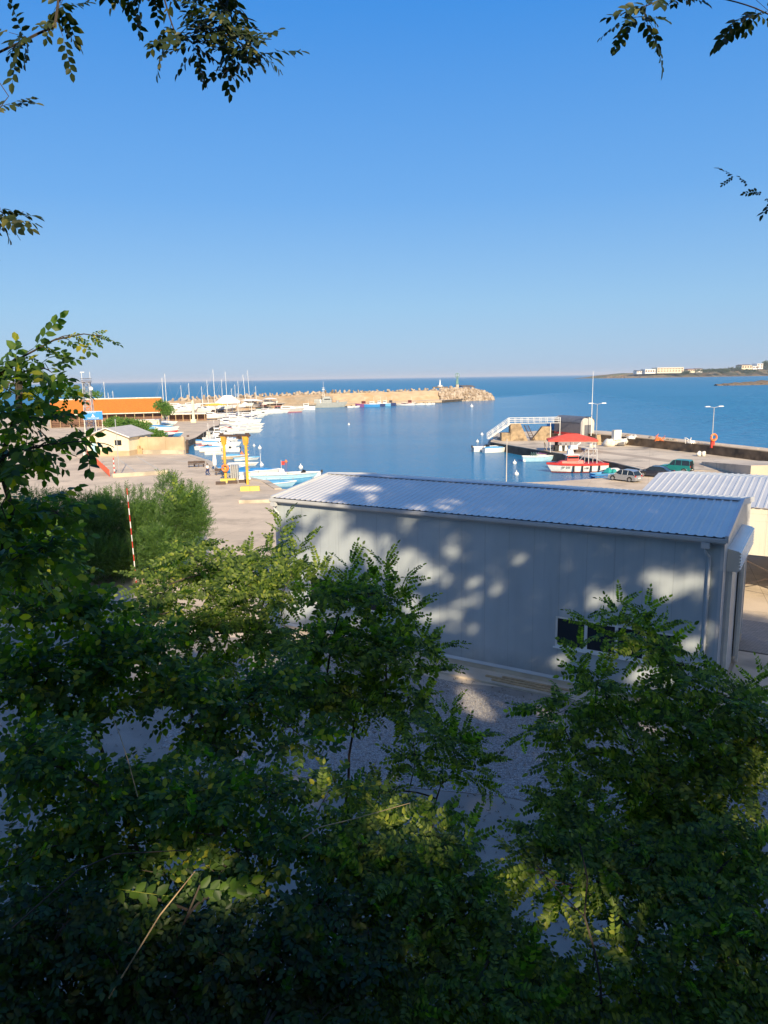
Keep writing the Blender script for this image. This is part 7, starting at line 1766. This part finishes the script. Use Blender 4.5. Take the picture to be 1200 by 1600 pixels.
tree('locust_tree', 'dark locust tree in front of the left half of the warehouse', 'tree', [(-1.0, 11.0, 2.0), (-1.0, 11.2, 5), (-.6, 11.6, 7.5)],
     [(-0.62, 12.0, 9.88, 0.6, 1.0, 0.44), (-0.02, 12.0, 9.87, 0.38, 0.8, 0.38), (-0.92, 12.0, 9.08, 0.73, 1.1, 0.56), (-0.04, 12.0, 8.95, 0.67, 1.1, 0.56), (0.62, 12.0, 8.94, 0.36, 0.7, 0.45), (-0.48, 11.5, 8.25, 0.83, 1.1, 0.55), (0.38, 11.5, 8.12, 0.44, 0.8, 0.5), (-1.33, 11.5, 8.37, 0.55, 1.0, 0.55), (0.92, 11.6, 8.86, 0.24, 0.4, 0.2)],
     205, 'pinnate', .54, 'leaf_locust', 'locust trees on the slope', seed=12, lead=[[(-0.67, 11.8, 9.88), (-0.57, 11.8, 10.46)], [(-0.13, 11.8, 10.04), (0.01, 11.8, 10.45)], [(0.03, 11.8, 9.76), (0.32, 11.8, 10.16)], [(0.13, 11.8, 9.42), (0.53, 11.8, 9.75)], [(0.4, 11.8, 8.85), (0.98, 11.8, 9.03)], [(0.39, 11.8, 8.56), (0.94, 11.8, 8.64)], [(-1.31, 11.8, 9.72), (-1.4, 11.8, 10.23)], [(-1.04, 11.8, 10.0), (-1.1, 11.8, 10.39)]], lead_k=1.5, step=.13, tr=.055, twig=.0032)
tree('locust_tree', 'dark locust sapling with a spray reaching over the gravel', 'tree', [(-.6, 9.0, 2.6), (-.2, 9.2, 4.5), (.4, 9.5, 5.9)],
     [(0.89, 10.0, 8.26, 0.47, 0.6, 0.35), (1.27, 10.0, 7.79, 0.32, 0.5, 0.3), (0.41, 10.0, 7.91, 0.4, 0.6, 0.3), (0.34, 10.5, 8.27, 0.36, 0.6, 0.26), (-0.15, 9.5, 7.7, 0.49, 0.7, 0.34), (0.79, 10.0, 7.54, 0.41, 0.5, 0.2)],
     74, 'pinnate', .43, 'leaf_locust', 'locust trees on the slope', seed=13, lead=[[(0.89, 10.0, 8.21), (1.38, 10.0, 8.32)], [(1.08, 10.0, 7.74), (1.54, 10.0, 7.45)], [(0.79, 10.0, 8.46), (0.94, 10.0, 8.75)], [(1.22, 10.0, 7.89), (1.5, 10.0, 7.94)]], lead_k=1.4, step=.13, tr=.03, twig=.0028)
tree('locust_tree', 'dark locust tree rising at the right in front of the warehouse windows', 'tree', [(4.6, 7.8, 4.0), (4.3, 8.2, 7), (3.9, 8.8, 9.0)],
     [(3.32, 9.5, 10.25, 0.32, 0.5, 0.26), (2.93, 9.5, 10.03, 0.26, 0.4, 0.17), (3.6, 9.5, 9.84, 0.57, 0.7, 0.3), (3.92, 9.3, 9.64, 0.47, 0.7, 0.3), (2.81, 9.3, 9.47, 0.41, 0.6, 0.28), (2.28, 9.2, 9.02, 0.55, 0.7, 0.26), (3.05, 9.2, 9.05, 0.7, 0.9, 0.47), (3.83, 9.0, 9.05, 0.75, 0.9, 0.52), (2.5, 9.0, 8.52, 0.51, 0.7, 0.26), (4.49, 9.0, 9.3, 0.52, 0.7, 0.43), (4.8, 8.8, 8.86, 0.48, 0.8, 0.48), (3.29, 8.8, 8.44, 0.65, 0.9, 0.47), (4.19, 8.6, 8.53, 0.85, 0.9, 0.56), (3.58, 8.4, 7.87, 0.84, 0.9, 0.56)],
     357, 'pinnate', .43, 'leaf_locust', 'locust trees on the slope', seed=14, lead=[[(3.09, 9.3, 10.01), (3.09, 9.3, 10.5)], [(3.0, 9.3, 10.06), (2.63, 9.3, 10.33)], [(3.26, 9.3, 10.05), (3.76, 9.3, 10.22)], [(3.93, 9.3, 9.54), (4.34, 9.3, 9.54)], [(2.52, 9.3, 8.97), (1.83, 9.3, 8.65)], [(4.73, 9.3, 9.16), (5.05, 9.3, 9.53)], [(3.39, 9.3, 10.01), (3.45, 9.3, 10.45)], [(2.55, 9.3, 9.48), (2.58, 9.3, 9.93)]], lead_k=1.3, step=.12, tr=.055, twig=.0032)
tree('locust_tree', 'dark locust tree low at the right, below the gravel', 'tree', [(3.2, 6.5, 5.0), (3.0, 6.8, 6.2), (2.7, 7.2, 7.3)],
     [(2.33, 8.3, 8.31, 0.66, 0.7, 0.35), (2.02, 8.0, 8.07, 0.65, 0.7, 0.35), (2.52, 7.6, 8.09, 0.68, 0.8, 0.42), (1.64, 7.6, 7.98, 0.37, 0.5, 0.21), (1.77, 7.2, 7.96, 0.4, 0.5, 0.28), (2.26, 7.2, 7.91, 0.33, 0.4, 0.29), (3.18, 7.2, 7.97, 0.76, 0.8, 0.5), (3.86, 7.2, 8.35, 0.51, 0.8, 0.51), (3.43, 6.4, 8.08, 0.63, 0.8, 0.47), (2.48, 6.4, 7.87, 0.7, 0.8, 0.39), (3.44, 6.0, 7.79, 0.55, 0.7, 0.47), (2.72, 6.0, 7.59, 0.77, 0.7, 0.31), (1.93, 6.2, 7.49, 0.46, 0.6, 0.31)],
     480, 'pinnate', .38, 'leaf_locust', 'locust trees on the slope', seed=15, step=.11, tr=.045, twig=.003)
tree('elm_tree', 'leafy elm in deep shade left of the locust trees', 'tree', [(-4.2, 9.0, 2.8), (-4.3, 9.2, 6.0), (-4.0, 9.6, 8.2)],
     [(-4.41, 9.5, 10.61, 0.85, 1.0, 0.47), (-4.94, 9.5, 9.7, 0.6, 1.0, 0.6), (-3.97, 10.0, 9.87, 0.89, 1.0, 0.45), (-4.27, 9.5, 9.32, 0.88, 0.9, 0.49), (-3.2, 10.0, 9.08, 0.9, 0.9, 0.45), (-3.52, 10.0, 9.77, 0.69, 0.9, 0.39), (-2.1, 10.0, 8.86, 0.78, 0.9, 0.44), (-1.69, 10.5, 9.04, 0.6, 0.8, 0.4), (-2.47, 9.5, 8.53, 0.77, 0.8, 0.38), (-1.21, 9.5, 8.6, 0.66, 0.7, 0.28), (-4.62, 9.5, 11.14, 0.66, 0.9, 0.38)],
     390, 'elm', .42, 'leaf_elm', 'elms on the slope', seed=16, step=.15, tr=.045, twig=.003)
tree('elm_tree', 'elm shrub with slanting stems filling the lower left', 'tree', [(-3.2, 5.0, 6.2), (-2.6, 5.5, 7.6), (-1.8, 6.2, 8.8)],
     [(-3.87, 7.5, 9.38, 0.66, 0.8, 0.49), (-3.13, 7.5, 8.98, 0.73, 0.8, 0.41), (-2.2, 7.5, 8.96, 0.71, 0.8, 0.36), (-1.43, 8.0, 8.64, 0.66, 0.8, 0.33), (-0.66, 8.0, 8.71, 0.49, 0.6, 0.24), (-3.58, 7.0, 8.62, 0.73, 0.8, 0.48), (-2.65, 7.0, 8.46, 0.71, 0.8, 0.43), (-1.66, 7.2, 8.45, 0.7, 0.8, 0.43), (-0.92, 7.4, 8.45, 0.55, 0.7, 0.35), (-1.78, 6.5, 8.45, 0.51, 0.4, 0.18), (-2.57, 6.4, 8.58, 0.44, 0.4, 0.18)],
     402, 'elm', .33, 'leaf_elm', 'elms on the slope', seed=17, hang=[((-1.91, 6.3, 8.7), (-1.44, 6.2, 8.7)), ((-1.79, 6.3, 8.59), (-1.34, 6.2, 8.8)), ((-2.61, 6.2, 8.78), (-2.12, 6.2, 8.67)), ((-1.63, 6.3, 8.77), (-1.36, 6.3, 8.6)), ((-1.93, 5.7, 9.28), (-1.69, 5.7, 9.37))], step=.12, tr=.03, twig=.0028)
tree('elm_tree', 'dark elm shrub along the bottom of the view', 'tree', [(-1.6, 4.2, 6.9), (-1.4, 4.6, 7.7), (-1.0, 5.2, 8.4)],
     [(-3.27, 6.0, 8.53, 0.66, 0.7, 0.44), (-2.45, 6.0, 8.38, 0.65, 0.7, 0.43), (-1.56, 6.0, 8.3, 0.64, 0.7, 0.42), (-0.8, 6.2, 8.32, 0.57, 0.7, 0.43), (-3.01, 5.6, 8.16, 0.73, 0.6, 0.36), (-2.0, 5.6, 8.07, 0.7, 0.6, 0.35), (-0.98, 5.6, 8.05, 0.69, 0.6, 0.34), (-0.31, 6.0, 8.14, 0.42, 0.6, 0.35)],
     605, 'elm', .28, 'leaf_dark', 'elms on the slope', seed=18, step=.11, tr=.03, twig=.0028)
tree('locust_tree', 'dark locust thicket at the bottom centre below the bright leaves', 'tree', [(.4, 5.5, 5.9), (.5, 5.9, 7.0), (.6, 6.4, 8.0)],
     [(-0.06, 7.8, 8.45, 0.57, 0.5, 0.23), (0.53, 7.6, 8.49, 0.36, 0.5, 0.2), (-0.34, 7.2, 8.35, 0.62, 0.7, 0.39), (0.35, 7.0, 8.4, 0.61, 0.7, 0.38), (0.74, 6.8, 8.17, 0.42, 0.6, 0.38), (0.06, 6.6, 8.12, 0.67, 0.7, 0.37), (0.57, 6.4, 7.91, 0.6, 0.6, 0.37), (0.89, 6.0, 7.91, 0.43, 0.6, 0.36), (0.17, 6.0, 7.78, 0.65, 0.6, 0.36), (1.38, 6.0, 7.69, 0.44, 0.6, 0.33), (1.14, 6.4, 7.97, 0.3, 0.5, 0.34), (1.18, 6.2, 7.65, 0.45, 0.5, 0.38), (0.83, 7.0, 8.54, 0.23, 0.4, 0.3)],
     585, 'pinnate', .36, 'leaf_locust', 'locust trees on the slope', seed=19, hang=[((-0.06, 7.7, 8.35), (0.3, 7.6, 8.68)), ((0.32, 7.6, 8.44), (0.68, 7.5, 8.71)), ((0.1, 7.7, 8.28), (-0.14, 7.6, 8.67)), ((0.52, 7.5, 8.45), (0.77, 7.4, 8.67)), ((-0.35, 7.7, 8.4), (-0.05, 7.6, 8.64)), ((0.23, 7.6, 8.38), (0.44, 7.5, 8.74)), ((-0.79, 7.7, 8.77), (-0.73, 7.7, 9.13)), ((-0.86, 7.7, 8.82), (-1.01, 7.7, 8.64)), ((-0.5, 7.6, 8.49), (-0.78, 7.6, 8.65))], step=.11, tr=.03, twig=.0028)

# --- the leafy limb at the left edge, and branches hanging in from above ---
arch = [(-2.61, 5.5, 13.7), (-2.5, 5.5, 13.75), (-2.39, 5.5, 13.8), (-2.29, 5.5, 13.83), (-2.2, 5.5, 13.84), (-2.11, 5.5, 13.85), (-2.05, 5.5, 13.83)]
tree('elm_tree', 'elm at the left edge with yellowing leaves and a long arching twig', 'tree', [(-5.2, 1.5, 8.6), (-5.0, 2.2, 12.0), (-4.4, 3.4, 14.6)],
     [(-2.91, 5.6, 13.6, 0.22, 0.5, 0.17), (-2.63, 5.4, 13.5, 0.24, 0.5, 0.16), (-2.43, 5.4, 13.61, 0.16, 0.25, 0.07), (-2.56, 5.2, 13.28, 0.25, 0.6, 0.2), (-2.38, 5.2, 13.25, 0.19, 0.5, 0.14), (-2.35, 5.0, 13.07, 0.24, 0.5, 0.17), (-2.19, 5.0, 13.09, 0.1, 0.25, 0.07), (-1.88, 4.8, 13.11, 0.07, 0.1, 0.03), (-1.76, 4.8, 13.08, 0.04, 0.08, 0.03), (-2.62, 5.0, 12.94, 0.2, 0.5, 0.25), (-2.67, 5.2, 12.59, 0.26, 0.6, 0.26), (-2.61, 5.4, 12.26, 0.32, 0.6, 0.24), (-2.93, 5.4, 12.06, 0.28, 0.6, 0.28), (-2.42, 5.4, 12.55, 0.16, 0.4, 0.18), (-2.29, 5.3, 13.44, 0.15, 0.2, 0.06), (-2.46, 5.5, 13.78, 0.06, 0.06, 0.03), (-2.36, 5.5, 13.82, 0.06, 0.06, 0.03), (-2.27, 5.5, 13.84, 0.05, 0.06, 0.03), (-2.17, 5.5, 13.85, 0.05, 0.05, 0.02), (-2.08, 5.5, 13.84, 0.05, 0.05, 0.02), (-2.56, 5.5, 13.73, 0.07, 0.08, 0.04)],
     340, 'elm', .29, 'leaf_elm', 'elms at the left edge', limbs=[[(-2.97, 5.6, 13.5), (-2.66, 5.5, 13.68), (-2.39, 5.5, 13.81), (-2.17, 5.5, 13.85), (-2.04, 5.5, 13.83)]], seed=21, lead=[arch, [(-2.54, 5.3, 13.5), (-2.38, 5.3, 13.48), (-2.18, 5.2, 13.42)]], step=.12, tr=.05, twig=.003, surf_bias=.6)
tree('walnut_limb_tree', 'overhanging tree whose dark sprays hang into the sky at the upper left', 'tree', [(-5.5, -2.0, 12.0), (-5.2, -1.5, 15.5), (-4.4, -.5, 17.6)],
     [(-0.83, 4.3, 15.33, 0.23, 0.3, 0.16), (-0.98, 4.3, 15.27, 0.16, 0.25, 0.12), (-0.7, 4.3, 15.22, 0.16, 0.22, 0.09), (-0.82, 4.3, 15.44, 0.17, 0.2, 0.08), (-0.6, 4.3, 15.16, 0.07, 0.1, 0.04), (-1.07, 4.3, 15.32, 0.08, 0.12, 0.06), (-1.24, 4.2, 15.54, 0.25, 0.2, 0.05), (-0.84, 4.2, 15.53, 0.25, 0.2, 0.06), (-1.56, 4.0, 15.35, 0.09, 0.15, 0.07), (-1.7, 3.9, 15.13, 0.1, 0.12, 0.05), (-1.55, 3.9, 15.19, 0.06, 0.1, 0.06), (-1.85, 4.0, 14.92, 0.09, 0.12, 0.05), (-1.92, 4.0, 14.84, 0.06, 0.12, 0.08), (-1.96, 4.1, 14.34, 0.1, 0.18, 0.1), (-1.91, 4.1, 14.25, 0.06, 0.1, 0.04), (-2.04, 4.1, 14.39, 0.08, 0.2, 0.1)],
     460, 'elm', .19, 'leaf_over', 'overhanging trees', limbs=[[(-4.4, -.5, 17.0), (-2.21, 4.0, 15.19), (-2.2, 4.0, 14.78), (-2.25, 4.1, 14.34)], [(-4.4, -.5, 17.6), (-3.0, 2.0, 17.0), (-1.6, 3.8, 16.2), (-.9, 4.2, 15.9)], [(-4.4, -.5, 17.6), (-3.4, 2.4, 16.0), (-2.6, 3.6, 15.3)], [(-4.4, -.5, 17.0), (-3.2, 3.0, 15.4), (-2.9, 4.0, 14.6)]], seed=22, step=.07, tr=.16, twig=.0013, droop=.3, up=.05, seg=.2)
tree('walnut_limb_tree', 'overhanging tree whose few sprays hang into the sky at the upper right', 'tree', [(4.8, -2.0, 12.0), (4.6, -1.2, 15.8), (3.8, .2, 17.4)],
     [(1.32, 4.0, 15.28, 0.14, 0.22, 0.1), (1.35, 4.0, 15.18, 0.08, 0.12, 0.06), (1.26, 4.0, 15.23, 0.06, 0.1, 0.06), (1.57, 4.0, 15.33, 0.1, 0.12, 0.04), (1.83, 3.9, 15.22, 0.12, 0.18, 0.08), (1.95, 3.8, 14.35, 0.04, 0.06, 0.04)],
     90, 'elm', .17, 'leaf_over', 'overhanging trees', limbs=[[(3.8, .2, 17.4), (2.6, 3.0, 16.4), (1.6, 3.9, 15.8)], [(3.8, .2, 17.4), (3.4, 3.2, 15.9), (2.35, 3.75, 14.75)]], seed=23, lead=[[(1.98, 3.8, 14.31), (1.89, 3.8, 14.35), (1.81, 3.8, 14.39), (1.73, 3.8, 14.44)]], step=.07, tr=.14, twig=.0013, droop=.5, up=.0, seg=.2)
tree('locust_tree', 'locust sapling holding the bright yellow green fronds at lower right centre', 'tree', [(1.9, 5.6, 6.0), (2.0, 6.0, 7.4), (1.9, 6.6, 8.9)],
     [(1.75, 6.9, 8.03, 0.16, 0.2, 0.19), (2.07, 6.9, 8.1, 0.19, 0.2, 0.16), (1.94, 6.9, 7.88, 0.19, 0.15, 0.13), (1.34, 7.2, 8.14, 0.27, 0.25, 0.11), (1.65, 7.0, 8.26, 0.31, 0.25, 0.11), (2.24, 6.9, 8.02, 0.11, 0.12, 0.11)],
     34, 'pinnate', .40, 'leaf_locust', 'locust trees on the slope', seed=24, hang=[((1.73, 6.9, 8.3), (1.7, 6.8, 7.71)), ((1.84, 6.85, 8.32), (1.8, 6.75, 7.89)), ((1.99, 6.9, 8.32), (2.03, 6.75, 7.81)), ((2.08, 6.8, 8.35), (2.23, 6.7, 7.94)), ((1.91, 6.9, 8.36), (2.22, 6.8, 8.16)), ((1.63, 7.0, 8.3), (1.26, 6.9, 8.14)), ((1.59, 7.0, 8.36), (1.22, 7.0, 8.23)), ((1.82, 6.95, 8.37), (1.51, 6.85, 8.1)), ((2.17, 6.9, 8.12), (2.29, 6.8, 8.05))], step=.12, tr=.02, twig=.0022, droop=.9, up=-.1)
# pale dead stems slanting through the shrubs
for pts, rr_, lab in (([(-2.41, 5.4, 8.34), (-1.99, 5.6, 8.97), (-1.72, 5.8, 9.24)], .007, 'pale slanting dead stem catching light at the lower left'), ([(-3.27, 5.6, 8.87), (-2.81, 5.9, 9.19), (-2.54, 6.1, 9.21), (-1.97, 6.4, 9.03)], .008, 'long brown bare stem forking across the lower left'), ([(-0.89, 6.8, 8.86), (-0.72, 6.9, 8.92), (-0.33, 7.1, 8.89), (0.24, 7.6, 8.74)], .006, 'sunlit bare twig fork in the middle of the shrubs'), ([(-2.47, 6.6, 9.48), (-2.57, 6.7, 9.8), (-2.67, 6.8, 10.03), (-2.77, 6.9, 10.18)], .005, 'thin grey upright dead twig at the left')):
    c = MB(); c.tube(pts, [rr_, rr_ * .9, rr_ * .8, rr_ * .5][:len(pts)] if len(pts) == 4 else [rr_, rr_ * .85, rr_ * .6], 6); o = c.build('dead_stem', M['wood'] if rr_ != .008 else M['bark'], smooth=True); tag(o, lab, 'stem')

# loose stones of the gravel bed
rg = np.random.default_rng(5); mb = MB(); cnt_ = 0
P_, D_, N_, S_ = [], [], [], []
poly_g = [(-8.5, 25.5), (-3, 23.2), (3.8, 21.8), (9.0, 19.5), (16, 19.5), (15.2, 23.5), (8.2, 27.6), (1.0, 32.2), (-6.8, 36.5), (-9.5, 32)]
vv = []; ff = []
ico = np.array([(1, 0, 0), (-1, 0, 0), (0, 1, 0), (0, -1, 0), (0, 0, 1), (0, 0, -1)], float); fi = [(0, 2, 4), (2, 1, 4), (1, 3, 4), (3, 0, 4), (2, 0, 5), (1, 2, 5), (3, 1, 5), (0, 3, 5)]
while cnt_ < 14000:
    x, y = rg.uniform(-10, 16), rg.uniform(19.4, 36.6)
    if not inside(x, y, poly_g): continue
    s = rg.uniform(.018, .05); k = len(vv); a = rg.uniform(0, 6); 
    for u in ico:
        w = u * s * rg.uniform(.6, 1.2); vv.append((x + w[0] * math.cos(a) - w[1] * math.sin(a), y + w[0] * math.sin(a) + w[1] * math.cos(a), .03 + s * .4 + w[2] * .7))
    ff += [tuple(k + i for i in f) for f in fi]; cnt_ += 1
me = bpy.data.meshes.new('gravel_stones'); me.from_pydata(vv, [], ff); me.materials.append(surf('stone_chip', (0.46, 0.43, 0.39), (0.25, 0.235, 0.22), 30.0, 0.9, coord='Object'))
o = bpy.data.objects.new('gravel_stones', me); col.objects.link(o); tag(o, 'loose grey stones scattered over the gravel bed by the warehouse', 'gravel', None, 'stuff')

# leaf litter and grit on the shaded yard
rg = np.random.default_rng(55); n = 5200
P = np.stack([rg.uniform(-24, 16, n), 12.5 + 22 * rg.random(n) ** 1.6, np.full(n, .035)], 1)
spray = spray_mesh('leaf_litter', 'tuft', P, np.stack([rg.normal(size=n), rg.normal(size=n), rg.normal(0, .05, n)], 1), np.stack([rg.normal(0, .12, n), rg.normal(0, .12, n), np.ones(n)], 1), rg.uniform(.05, .16, n), surf('dry_leaf', (0.16, 0.11, 0.05), (0.07, 0.06, 0.03), 9.0, 0.9), None)
tag(spray, 'dry leaves and twigs littering the shaded yard below the slope', 'leaf litter', None, 'stuff')

# thin sea haze
mb = MB(); mb.box(-30400, -2400, -11, 30400, 40400, 75)
m, n_, l_, p_ = newmat('haze_air')
n_.remove(p_)
pv = n_.new('ShaderNodeVolumePrincipled'); pv.inputs['Color'].default_value = (0.80, 0.88, 1.0, 1); pv.inputs['Density'].default_value = 0.00007; pv.inputs['Anisotropy'].default_value = 0.0
l_.new(pv.outputs[0], n_.get('Material Output').inputs['Volume'])
hz_ = mb.build('haze', m); hz_['kind'] = 'stuff'
